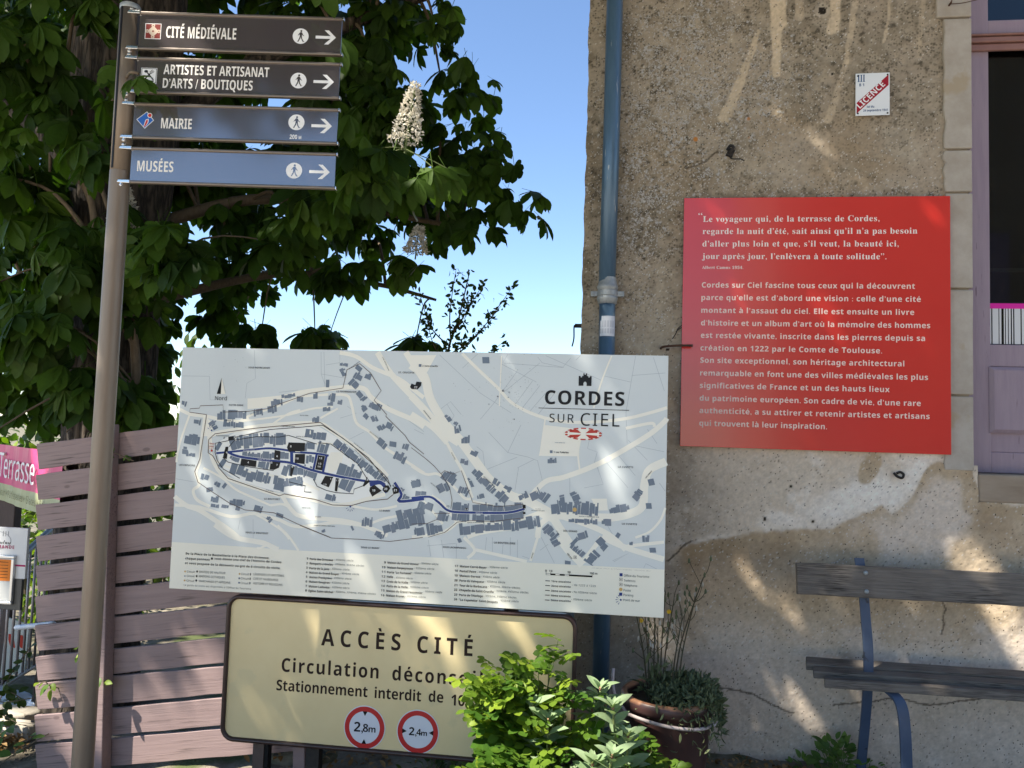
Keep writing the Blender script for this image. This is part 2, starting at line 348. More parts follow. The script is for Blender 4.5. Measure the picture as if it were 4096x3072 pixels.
# ------------------------------------------------------------------ printed matter, in millimetres on its own panel
MAP_TEXT=[
('SOUS NOTRE-DAME', 'b', 332, 1025, 7.5, 104, 'ink', 't', 0),
('NOTRE-DAME', 'b', 246, 849, 7.5, 70, 'ink', 't', 0),
('LE FOURMIGUIER', 'b', 761, 924, 7.5, 94, 'ink', 't', 0),
('ST. CRUCIFIX', 'b', 1047, 1017, 7.5, 74, 'ink', 't', 0),
('LES CAPUCINS', 'b', 16, 564, 7.5, 79, 'ink', 't', 0),
('LE BOUYSSET', 'b', 441, 425, 7.5, 74, 'ink', 't', 0),
('SOUS LE BOUYSSET', 'b', 359, 269, 7.5, 109, 'ink', 't', 0),
('LE BARRY', 'b', 985, 395, 7.5, 50, 'ink', 't', 0),
('Nord', 'r', 176, 874, 18.3, 58, 'black', 't', 0),
('Vous', 'b', 161, 668, 7.0, 24, 'red', 't', 0),
('êtes', 'b', 161, 656, 7.0, 21, 'red', 't', 0),
('ici', 'b', 162, 647, 7.0, 17, 'red', 't', 0),
('4', 'b', 351, 587, 8.6, 7, 'white', 't', 0),
('8', 'b', 552, 667, 8.6, 7, 'white', 't', 0),
('12', 'b', 693, 618, 8.6, 14, 'white', 't', 0),
('13', 'b', 690, 593, 8.6, 14, 'white', 't', 0),
('14', 'b', 687, 580, 8.6, 14, 'white', 't', 0),
('10', 'b', 580, 613, 8.6, 15, 'white', 't', 0),
('19', 'b', 948, 482, 9.7, 14, 'white', 't', 0),
('20', 'b', 1003, 491, 9.7, 14, 'white', 't', 0),
('21', 'b', 1047, 487, 9.7, 14, 'white', 't', 0),
('22', 'b', 1123, 951, 8.6, 14, 'white', 't', 0),
('15', 'b', 719, 501, 7.5, 14, 'white', 't', 0),
('16', 'b', 749, 527, 7.5, 14, 'white', 't', 0),
('17', 'b', 777, 521, 7.5, 14, 'white', 't', 0),
('18', 'b', 913, 530, 8.6, 14, 'white', 't', 0),
('1', 'b', 243, 628, 8.6, 7, 'white', 't', 0),
('5', 'b', 464, 590, 8.6, 7, 'white', 't', 0),
('6', 'b', 489, 620, 8.6, 7, 'white', 't', 0),
('7', 'b', 490, 580, 8.6, 7, 'white', 't', 0),
('9', 'b', 564, 574, 8.6, 7, 'white', 't', 0),
('2', 'b', 227, 696, 8.6, 7, 'black', 't', 0),
('3', 'b', 277, 700, 8.6, 7, 'white', 't', 0),
('LA PEYRADE', 'b', 228, 778, 4.3, 34, 'ink', 't', 0),
('CHEMIN SOUS LES FENÊTRES', 'b', 245, 822, 4.3, 90, 'ink', 't', 0),
('PROMENADE DES LISSES', 'b', 501, 760, 4.3, 70, 'ink', 't', 0),
('RUE DE LA JANE', 'b', 580, 715, 4.3, 50, 'ink', 't', 0),
('RUE DU TARIN', 'b', 593, 812, 4.3, 39, 'ink', 't', 0),
('PLACE FONTOURNIÈS', 'b', 191, 707, 4.3, 63, 'ink', 't', 0),
('CHEMIN DE CASTRES À SAINT-JEAN', 'b', 682, 317, 4.3, 99, 'ink', 't', 0),
('LE PLANOL', 'b', 685, 356, 4.3, 30, 'ink', 't', 0),
('JARDIN ROYAL', 'b', 622, 394, 4.3, 41, 'ink', 't', 0),
('RUE NOTRE-DAME', 'b', 353, 811, 3.8, 54, 'ink', 't', 22),
('RUE SAINT MICHEL', 'b', 328, 643, 3.8, 56, 'white', 't', 4),
('GRAND RUE HAUTE', 'b', 400, 606, 3.8, 59, 'white', 't', -2),
('GRAND RUE', 'b', 819, 533, 3.8, 33, 'white', 't', -8),
('VERS MONTEGNAC', 'b', 968, 1089, 4.3, 71, 'ink', 't', -62),
('RUE DE LA BOURIETTE', 'b', 814, 1029, 4.3, 64, 'ink', 't', 35),
('RUE DE LACOSTE', 'b', 852, 695, 4.3, 58, 'ink', 't', -35),
('RUE DU POUXOU', 'b', 924, 748, 4.3, 55, 'ink', 't', -35),
('LE PLANOL', 'b', 446, 468, 4.3, 38, 'ink', 't', -12),
('RUE DE CHAMBAL', 'b', 857, 666, 4.3, 71, 'ink', 't', -45),
('2. Saint-Crucifix', 'b', 1157, 1049, 7.1, 71, 'black', 't', 0),
('1. Les Tuileries', 'b', 1759, 682, 7.6, 65, 'black', 't', 0),
('CORDES', 'b', 1714, 895, 60.9, 346, 'black', 't', 0),
('SUR', 'r', 1736, 816, 37.0, 107, 'black', 't', 0),
('CIEL', 'r', 1873, 805, 54.4, 168, 'black', 't', 0),
('LA CUVETTE', 'b', 2039, 628, 7.6, 65, 'ink', 't', 0),
('LA CUVETTE', 'b', 2061, 385, 7.6, 64, 'ink', 't', 0),
('SOL GRAND', 'b', 1810, 343, 8.2, 60, 'ink', 't', 0),
('DE LA BOUTEILLERIE', 'b', 1669, 427, 3.8, 57, 'ink', 't', 0),
('PLACE', 'b', 1687, 434, 3.8, 21, 'ink', 't', 0),
('RUE DU 11 NOVEMBRE 1918', 'b', 1877, 410, 4.3, 85, 'ink', 't', 0),
('GRAND RUE', 'b', 1422, 405, 4.3, 32, 'white', 't', 0),
('RUE DE LA BOUTEILLERIE', 'b', 1387, 361, 4.3, 75, 'ink', 't', 4),
('AVENUE DE LA GRÉSIGNE', 'b', 1168, 851, 4.9, 52, 'ink', 't', -48),
('ROUTE DÉPARTEMENTALE D600', 'b', 1451, 566, 4.9, 66, 'ink', 't', -40),
('RUE DU SAINT-CRUCIFIX', 'b', 1302, 667, 4.3, 36, 'ink', 't', -60),
('VERS CARMAUX', 'b', 2159, 585, 5.4, 42, 'black', 't', 52),
("RUE DE L'USCLADE", 'b', 1778, 345, 4.3, 23, 'ink', 't', -58),
('RUE SOUS LA FONTAINE', 'b', 1214, 529, 4.3, 51, 'ink', 't', -36),
('23', 'b', 1290, 427, 7.6, 13, 'black', 't', 0),
('24', 'b', 1373, 418, 6.5, 13, 'white', 't', 0),
('AIRE DE CAMPING-CARS', 'b', 1763, 726, 2.7, 44, 'blue', 't', 0),
('LA BOUTEILLERIE', 'b', 1508, 278, 8.2, 94, 'ink', 't', 0),
('SOUS LE BARRY', 'b', 907, 228, 7.5, 85, 'ink', 't', 0),
('SOUS LACAMPADOU', 'b', 1280, 248, 7.6, 104, 'ink', 't', 0),
('VERS ALBI', 'b', 1827, 249, 7.1, 31, 'black', 't', -48),
('CHEMIN DE LITRE À LA BOUTEILLERIE', 'b', 1676, 221, 4.9, 26, 'ink', 't', 72),
('De la Place de la Bouteillerie à la Place des Ormeaux,', 'b', 74, 158, 9.7, 405, 'black', 't', 0),
('chaque panneau', 'b', 73, 136, 9.7, 119, 'black', 't', 0),
("vous donne une clef de l'histoire de Cordes", 'b', 215, 142, 9.7, 322, 'black', 't', 0),
('et vous propose de la découvrir au gré de 6 circuits de visite.', 'b', 73, 115, 9.7, 461, 'black', 't', 0),
('Circuit', 'r', 85, 77, 9.2, 38, 'ink', 't', 0),
('BASTIDE DE HAUTEUR', 'r', 145, 79, 9.2, 127, 'ink', 't', 0),
('Circuit', 'r', 348, 80, 9.2, 38, 'ink', 't', 0),
('LÉGENDES ET MYSTÈRES', 'r', 408, 82, 9.2, 145, 'ink', 't', 0),
('Circuit', 'r', 85, 57, 9.2, 38, 'ink', 't', 0),
('MAISONS GOTHIQUES', 'r', 145, 59, 9.2, 125, 'ink', 't', 0),
('Circuit', 'r', 348, 60, 9.2, 38, 'ink', 't', 0),
('CITÉ ET FAUBOURGS', 'r', 408, 62, 9.2, 118, 'ink', 't', 0),
('Circuit', 'r', 85, 36, 9.2, 38, 'ink', 't', 0),
('MARCHANDS ET ARTISANS', 'r', 146, 37, 9.2, 152, 'ink', 't', 0),
('Circuit', 'r', 348, 39, 9.2, 38, 'ink', 't', 0),
('HISTOIRE ET RELIGIONS', 'r', 408, 41, 9.2, 139, 'ink', 't', 0),
("Le guide de visite est disponible à l'Office du Tourisme.", 'r', 73, 16, 7.5, 328, 'ink', 't', 0),
('1', 'b', 655, 165, 9.2, 7, 'black', 't', 0),
('Porte des Ormeaux', 'b', 671, 164, 9.2, 109, 'black', 't', 0),
('- XIIIème siècle', 'r', 785, 167, 8.1, 89, 'ink', 't', 0),
('2', 'b', 655, 144, 9.2, 7, 'black', 't', 0),
('Remparts crénelés', 'b', 671, 144, 9.2, 108, 'black', 't', 0),
('- XIIIème, XVème siècles', 'r', 783, 147, 8.1, 142, 'ink', 't', 0),
('3', 'b', 655, 124, 9.2, 7, 'black', 't', 0),
('Porte de la Jane', 'b', 671, 123, 9.2, 93, 'black', 't', 0),
('- XIIIème siècle', 'r', 769, 126, 8.1, 89, 'ink', 't', 0),
('4', 'b', 655, 104, 9.2, 7, 'black', 't', 0),
('Maison du Grand Écuyer', 'b', 671, 103, 9.2, 139, 'black', 't', 0),
('- XIVème siècle', 'r', 815, 108, 8.1, 88, 'ink', 't', 0),
('5', 'b', 656, 84, 9.2, 7, 'black', 't', 0),
('Ancien Presbytère', 'b', 672, 83, 9.2, 105, 'black', 't', 0),
('- XIIIème siècle', 'r', 781, 86, 8.1, 88, 'ink', 't', 0),
('6', 'b', 656, 63, 9.2, 7, 'black', 't', 0),
('Maison Gaugiran', 'b', 672, 63, 9.2, 96, 'black', 't', 0),
('- XIIIème siècle', 'r', 772, 65, 8.1, 88, 'ink', 't', 0),
('7', 'b', 656, 43, 9.2, 7, 'black', 't', 0),
('Maison Ladevèze', 'b', 672, 42, 9.2, 97, 'black', 't', 0),
('- XIIIème siècle', 'r', 774, 45, 8.1, 88, 'ink', 't', 0),
('8', 'b', 656, 23, 9.2, 7, 'black', 't', 0),
('Église Saint-Michel', 'b', 672, 22, 9.2, 114, 'black', 't', 0),
('- XIIIème, XIVème, XVème siècles', 'r', 791, 26, 8.1, 192, 'ink', 't', 0),
('9', 'b', 1016, 166, 9.2, 8, 'black', 't', 0),
('Maison du Grand Veneur', 'b', 1032, 166, 9.2, 142, 'black', 't', 0),
('- XIVème siècle', 'r', 1179, 171, 8.1, 84, 'ink', 't', 0),
('10', 'b', 1007, 145, 9.2, 16, 'black', 't', 0),
('Maison Fonpeyrouse', 'b', 1032, 145, 9.2, 117, 'black', 't', 0),
('- XIIIème siècle', 'r', 1154, 149, 8.1, 91, 'ink', 't', 0),
('11', 'b', 1007, 125, 9.2, 16, 'black', 't', 0),
('Porte "Le Portanel"', 'b', 1032, 124, 9.2, 113, 'black', 't', 0),
('- XIVème siècle', 'r', 1149, 128, 8.1, 84, 'ink', 't', 0),
('12', 'b', 1007, 104, 9.2, 16, 'black', 't', 0),
('Halle', 'b', 1032, 104, 9.2, 28, 'black', 't', 0),
('- XIVème siècle', 'r', 1065, 103, 8.1, 84, 'ink', 't', 0),
('13', 'b', 1007, 84, 9.2, 16, 'black', 't', 0),
('Croix de la Halle', 'b', 1032, 83, 9.2, 97, 'black', 't', 0),
('- XVIème siècle', 'r', 1133, 87, 8.1, 84, 'ink', 't', 0),
('14', 'b', 1007, 63, 9.2, 16, 'black', 't', 0),
('Puits de la Halle', 'b', 1032, 63, 9.2, 96, 'black', 't', 0),
('- XIIIème siècle', 'r', 1132, 66, 8.1, 91, 'ink', 't', 0),
('15', 'b', 1007, 43, 9.2, 16, 'black', 't', 0),
('Maison du Grand Fauconnier', 'b', 1032, 42, 9.2, 164, 'black', 't', 0),
('- XIVème siècle', 'r', 1201, 50, 8.1, 83, 'ink', 't', 0),
('16', 'b', 1007, 22, 9.2, 16, 'black', 't', 0),
('Maison Prunet', 'b', 1032, 22, 9.2, 83, 'black', 't', 0),
('- XIIIème siècle', 'r', 1120, 25, 8.1, 91, 'ink', 't', 0),
('17', 'b', 1337, 167, 9.2, 14, 'black', 't', 0),
('Maison Carrié-Boyer', 'b', 1360, 167, 9.2, 119, 'black', 't', 0),
('- XIIIème siècle', 'r', 1484, 171, 8.2, 88, 'ink', 't', 0),
('18', 'b', 1337, 147, 9.2, 14, 'black', 't', 0),
('Portail Peint', 'b', 1360, 146, 9.2, 73, 'black', 't', 0),
('- XIIIème siècle', 'r', 1438, 147, 8.2, 87, 'ink', 't', 0),
('19', 'b', 1337, 126, 9.2, 14, 'black', 't', 0),
('Maison Gorsse', 'b', 1360, 126, 9.2, 92, 'black', 't', 0),
('- XVIème siècle', 'r', 1457, 128, 8.2, 80, 'ink', 't', 0),
('20', 'b', 1337, 105, 9.2, 14, 'black', 't', 0),
('Porte du Vainqueur', 'b', 1360, 105, 9.2, 110, 'black', 't', 0),
('- XIIIème siècle', 'r', 1475, 108, 8.2, 87, 'ink', 't', 0),
('21', 'b', 1337, 84, 9.2, 14, 'black', 't', 0),
('Tour de la Barbacane', 'b', 1361, 84, 9.2, 123, 'black', 't', 0),
('- XIIIème, XVème siècles', 'r', 1488, 88, 8.2, 141, 'ink', 't', 0),
('22', 'b', 1337, 64, 9.2, 14, 'black', 't', 0),
('Chapelle du Saint-Crucifix', 'b', 1361, 64, 9.2, 153, 'black', 't', 0),
('- XVIème, XVIIème siècles', 'r', 1518, 70, 8.2, 148, 'ink', 't', 0),
('23', 'b', 1338, 43, 9.2, 14, 'black', 't', 0),
("Porte de l'Horloge", 'b', 1361, 43, 9.2, 105, 'black', 't', 0),
('- XIVème, XVIème siècles', 'r', 1470, 46, 8.2, 144, 'ink', 't', 0),
('24', 'b', 1338, 23, 9.2, 14, 'black', 't', 0),
('"La Capelette" Saint-Jacques', 'b', 1361, 22, 9.2, 171, 'black', 't', 0),
('- XVIème siècle', 'r', 1537, 30, 8.2, 87, 'ink', 't', 0),
('0', 'b', 1736, 168, 8.7, 7, 'black', 't', 0),
('10', 'b', 1753, 168, 8.7, 14, 'black', 't', 0),
('50', 'b', 1833, 167, 8.7, 13, 'black', 't', 0),
('100 m', 'b', 1928, 167, 8.7, 33, 'black', 't', 0),
('1ère enceinte', 'b', 1764, 125, 8.2, 84, 'black', 't', 0),
('2ème enceinte', 'b', 1764, 105, 8.2, 84, 'black', 't', 0),
('3ème enceinte', 'b', 1764, 84, 8.2, 85, 'black', 't', 0),
('4ème enceinte', 'b', 1764, 64, 8.2, 85, 'black', 't', 0),
('5ème enceinte', 'b', 1764, 44, 8.2, 86, 'black', 't', 0),
('- de 1222 à 1229', 'r', 1854, 114, 8.2, 101, 'ink', 't', 0),
('- fin XIIIème siècle', 'r', 1855, 84, 8.2, 105, 'ink', 't', 0),
('- XIVème siècle', 'r', 1853, 53, 8.2, 87, 'ink', 't', 0),
('Office du Tourisme', 'r', 2074, 165, 9.2, 107, 'ink', 't', 0),
('Toilettes', 'r', 2074, 144, 9.2, 49, 'ink', 't', 0),
('Téléphone', 'r', 2074, 124, 9.2, 57, 'ink', 't', 0),
('Poste', 'r', 2074, 103, 9.2, 31, 'ink', 't', 0),
('Parking', 'r', 2074, 83, 9.2, 41, 'ink', 't', 0),
('Point de vue', 'r', 2074, 62, 9.2, 69, 'ink', 't', 0),
('Conception: Atelier de Création Graphique - Réalisation Émail', 'r', 1937, 193, 3.3, 250, 'ink', 't', 0)]
RED_TEXT=[
('“', 's', 75, 1210, 32.3, 21, 'cream', 't', 0),
('Le voyageur qui, de la terrasse de Cordes,', 's', 100, 1194, 30.6, 893, 'cream', 't', 0),
('regarde la nuit d’été, sait ainsi qu’il n’a pas besoin', 's', 99, 1128, 30.6, 1079, 'cream', 't', 0),
('d’aller plus loin et que, s’il veut, la beauté ici,', 's', 99, 1061, 30.6, 988, 'cream', 't', 0),
('jour après jour, l’enlèvera à toute solitude”.', 's', 97, 994, 30.6, 930, 'cream', 't', 0),
('Albert Camus 1954.', 's', 99, 941, 15.3, 212, 'cream', 't', 0),
('Cordes sur Ciel fascine tous ceux qui la découvrent', 'b', 99, 841, 28.0, 1067, 'pink', 't', 0),
('parce qu’elle est d’abord une vision : celle d’une cité', 'b', 98, 774, 28.0, 1096, 'pink', 't', 0),
('montant à l’assaut du ciel. Elle est ensuite un livre', 'b', 98, 706, 28.0, 1064, 'pink', 't', 0),
('d’histoire et un album d’art où la mémoire des hommes', 'b', 98, 639, 28.0, 1141, 'pink', 't', 0),
('est restée vivante, inscrite dans les pierres depuis sa', 'b', 98, 573, 28.0, 1116, 'pink', 't', 0),
('création en 1222 par le Comte de Toulouse.', 'b', 97, 506, 28.0, 909, 'pink', 't', 0),
('Son site exceptionnel, son héritage architectural', 'b', 97, 441, 28.0, 1017, 'pink', 't', 0),
('remarquable en font une des villes médiévales les plus', 'b', 97, 374, 28.0, 1131, 'pink', 't', 0),
('significatives de France et un des hauts lieux', 'b', 97, 308, 28.0, 946, 'pink', 't', 0),
('du patrimoine européen. Son cadre de vie, d’une rare', 'b', 97, 241, 28.0, 1096, 'pink', 't', 0),
('authenticité, a su attirer et retenir artistes et artisans', 'b', 97, 176, 28.0, 1138, 'pink', 't', 0),
('qui trouvent là leur inspiration.', 'b', 97, 110, 28.0, 641, 'pink', 't', 0)]
ACCESS_TEXT=[
('ACCÈS', 'h', 454, 451, 72.8, 367, 'brown', 't', 0),
('CITÉ', 'h', 897, 448, 72.8, 249, 'brown', 't', 0),
('Circulation', 'h', 274, 323, 60.3, 452, 'brown', 't', 0),
('déconse', 'h', 789, 321, 60.3, 338, 'brown', 't', 0),
('illée', 'h', 1151, 324, 60.3, 183, 'brown', 't', 0),
('Stationnement', 'h', 254, 239, 46.7, 425, 'brown', 't', 0),
('interdit', 'h', 712, 238, 46.7, 211, 'brown', 't', 0),
('de', 'h', 957, 240, 46.7, 66, 'brown', 't', 0),
('10h', 'h', 1059, 232, 46.7, 94, 'brown', 't', 0)]
MAP_ROADS=[
(10,[(54,803),(30,728),(12,662),(0,579)]),
(16,[(3,826),(57,805),(139,797),(232,781),(301,778),(346,793)]),
(15,[(130,791),(119,671),(118,590),(100,535),(120,481),(93,453),(113,411),(178,382)]),
(22,[(169,646),(161,683),(167,711),(258,733),(450,764),(606,777),(690,777),(742,752),(845,687),(947,616),(1015,551)]),
(18,[(167,629),(188,581),(225,534),(272,509),(388,477),(502,450),(636,440),(748,418),(836,420),(922,447),(1008,472)]),
(11,[(301,778),(345,804),(423,833),(506,863),(583,898),(722,913)]),
(22,[(341,874),(499,893),(599,920),(793,947),(887,944),(927,903),(1001,857),(1112,813),(1174,778)]),
(18,[(768,1106),(847,1089),(926,1040),(1049,992),(1117,946),(1168,910)]),
(27,[(945,1110),(993,1039),(1044,981),(1170,862)]),
(27,[(1077,1113),(1129,1037),(1175,974)]),
(13,[(733,913),(811,910),(836,863),(861,788),(924,748),(1004,677),(1065,642),(1182,573)]),
(9,[(301,778),(425,796),(537,815),(647,846),(747,857)]),
(9,[(461,770),(537,821),(592,839)]),
(9,[(689,804),(770,850)]),
(22,[(0,422),(63,382),(128,363),(211,319),(287,275),(335,240)]),
(15,[(5,382),(127,377),(283,341),(395,360),(508,338),(594,311),(698,321),(780,336),(890,330)]),
(10,[(137,558),(226,518),(298,467),(368,438),(471,400)]),
(10,[(395,360),(476,321),(534,287),(569,252)]),
(19,[(525,445),(573,384),(630,355),(807,347),(917,327),(1027,290)]),
(11,[(471,400),(527,408),(561,394)]),
(11,[(917,327),(1002,362),(1077,381),(1189,423)]),
(11,[(858,413),(968,402),(1064,422)]),
(11,[(198,593),(269,563),(406,542),(480,534),(565,527),(633,503),(701,479)]),
(12,[(285,666),(342,663),(454,683),(533,686)]),
(11,[(678,686),(745,688),(825,638)]),
(23,[(206,301),(306,248),(448,228),(522,198)]),
(11,[(510,311),(569,261),(616,201)]),
(10,[(416,198),(460,218)]),
(40,[(1104,1057),(1167,1004),(1199,903),(1268,799),(1347,717),(1425,620),(1481,554),(1573,490),(1652,468),(1758,416)]),
(33,[(1110,917),(1185,844),(1259,761),(1336,711)]),
(22,[(1114,836),(1215,775),(1282,709)]),
(14,[(1337,1111),(1410,1043),(1499,965),(1581,888),(1715,834),(1862,818),(2068,841),(2246,893)]),
(22,[(2247,847),(2172,777),(2020,679),(1919,624),(1806,578),(1723,554),(1642,462)]),
(13,[(2069,799),(2176,824),(2191,809)]),
(7,[(1718,835),(1699,667)]),
(8,[(1869,735),(1866,673),(1875,606)]),
(7,[(2001,1113),(1961,1004),(1928,883)]),
(5,[(1515,1104),(1512,881)]),
(35,[(1758,411),(1872,414),(2000,412),(2092,432),(2147,470),(2153,561),(2174,624),(2245,662)]),
(36,[(1748,426),(1791,361),(1839,292)]),
(24,[(1769,416),(1899,382),(2002,341),(2080,279)]),
(24,[(1758,411),(1708,367),(1699,311)]),
(13,[(1405,457),(1538,434),(1591,424)]),
(15,[(1344,363),(1402,368),(1561,371),(1696,418)]),
(15,[(1138,288),(1276,315),(1344,365)]),
(10,[(2119,332),(2179,360),(2224,412),(2243,464)]),
(14,[(1282,709),(1306,668),(1363,575),(1404,472)]),
(12,[(1124,602),(1191,568),(1250,570),(1322,516),(1367,471),(1399,467)]),
(18,[(1389,300),(1457,324),(1604,352)]),
(11,[(1222,475),(1271,445),(1311,395),(1339,360)]),
(11,[(1185,447),(1241,392),(1275,352)]),
(36,[(1792,319),(1830,270),(1877,226),(1898,205)]),
(24,[(1977,328),(2079,288),(2241,246)]),
(12,[(1699,314),(1671,210)]),
(14,[(1392,208),(1423,246),(1373,298)]),
(14,[(1417,248),(1655,207)]),
(14,[(2079,293),(2240,319)]),
(20,[(1903,223),(1977,328)])]
MAP_AREAS=[
[(193,674),(281,726),(450,753),(674,771),(788,711),(932,589),(1016,519),(965,465),(836,422),(636,445),(467,469),(295,510),(217,566)],
[(334,885),(487,890),(489,868),(433,845),(337,836)],
[(139,792),(128,704),(156,705),(181,760)],
[(1716,803),(1884,788),(1866,671),(1694,667)],
[(1102,1100),(1218,1102),(1167,999),(1140,998)],
[(1695,449),(1779,422),(1759,380),(1691,408)],
[(747,651),(808,653),(795,584),(741,550),(732,613)],
[(1927,490),(1994,493),(2000,443),(1954,440)]]
MAP_WALLS=[
('brown',3.2,[(138,805),(53,814),(55,830),(101,834),(104,845),(216,852),(221,819),(344,826),(434,840),(506,869),(632,916),(790,944),(805,1028),(865,1057),(917,1015),(970,936),(939,892),(999,830),(997,820),(1037,784),(1088,738),(1111,707),(1179,657)]),
('brown',3.2,[(138,805),(117,600),(95,540),(113,492),(191,447),(273,402),(349,374),(490,367),(604,322),(761,269)]),
('brown',3.2,[(616,316),(767,266),(893,267),(1039,264),(1188,289)]),
('brown',2.7,[(1120,684),(1188,637),(1227,606),(1261,571),(1301,515),(1314,458),(1310,421)]),
('brown',2.7,[(1261,574),(1276,587),(1315,573),(1351,590),(1404,462),(1407,452),(1517,438),(1632,454),(1636,395),(1498,373),(1402,373),(1341,363)]),
('brown',2.7,[(1341,363),(1287,316),(1213,291)]),
('brown',2.7,[(1135,345),(1205,351),(1250,371),(1236,397),(1305,400)]),
('dark',3.8,[(179,616),(156,629),(155,689),(184,717),(371,748),(690,785),(742,752),(845,687),(981,576),(1015,545),(1033,504)]),
('dark',3.8,[(179,616),(199,587),(212,561),(261,514),(393,477),(513,445),(535,454),(681,436),(765,414),(853,415),(923,437),(1020,451),(1046,473)]),
('black',3.8,[(190,630),(190,674),(249,687),(283,704),(451,745),(607,761),(702,772),(799,717),(924,631),(1033,510)]),
('black',3.8,[(257,660),(283,691),(390,711),(498,712),(542,721),(678,686)]),
('black',3.8,[(684,692),(745,688),(876,603),(929,526),(908,504)]),
('black',3.8,[(229,610),(256,589),(348,572),(479,558)]),
('black',3.8,[(190,630),(204,593),(235,556),(317,517)]),
('black',3.8,[(554,510),(633,495),(629,468),(663,467)]),
('black',3.8,[(670,526),(689,495),(734,478),(778,470),(861,468),(863,489),(908,507)])]
MAP_STREET=[
(14,[(196,628),(253,635),(377,651),(456,659),(546,652),(563,647),(675,643),(737,635)]),
(16,[(253,635),(311,616),(459,603),(561,596),(657,568),(797,542),(929,526),(978,528),(1006,514)]),
(22,[(560,652),(564,591)]),
(16,[(728,640),(713,554)]),
(16,[(681,643),(668,568)]),
(24,[(935,511),(984,523),(1012,498)]),
(19,[(1049,526),(1083,475),(1074,443),(1187,459)]),
(32,[(1001,498),(1018,483)]),
(15,[(1130,460),(1211,469),(1255,445),(1305,410),(1412,408),(1560,414),(1638,434)])]
MAP_BLACK=[
[(544,689),(623,689),(622,652),(547,646),(537,665)],
[(320,608),(394,600),(393,571),(316,578)],
[(462,600),(510,597),(503,572),(479,561),(459,563)],
[(479,652),(507,648),(507,607),(478,609)],
[(578,637),(625,639),(625,593),(577,597)],
[(687,636),(720,632),(710,567),(676,571)],
[(240,659),(254,660),(249,603),(229,607)],
[(251,706),(285,712),(283,693),(252,687)],
[(559,583),(578,581),(567,535),(558,537)],
[(725,544),(764,540),(744,492),(705,506)],
[(775,536),(792,534),(784,475),(773,477)],
[(920,547),(935,526),(908,502),(903,507)],
[(936,500),(957,512),(991,487),(949,459),(934,484)],
[(996,497),(1006,511),(1022,512),(1031,499),(1018,480),(1002,482)],
[(1039,499),(1055,509),(1072,498),(1070,480),(1046,473)],
[(1103,956),(1110,972),(1127,965),(1132,981),(1156,979),(1154,963),(1139,946),(1111,947)],
[(1629,451),(1642,452),(1643,436),(1630,436)],
[(1632,420),(1642,421),(1643,412),(1632,411)],
[(1373,427),(1387,427),(1387,417),(1373,416)]]
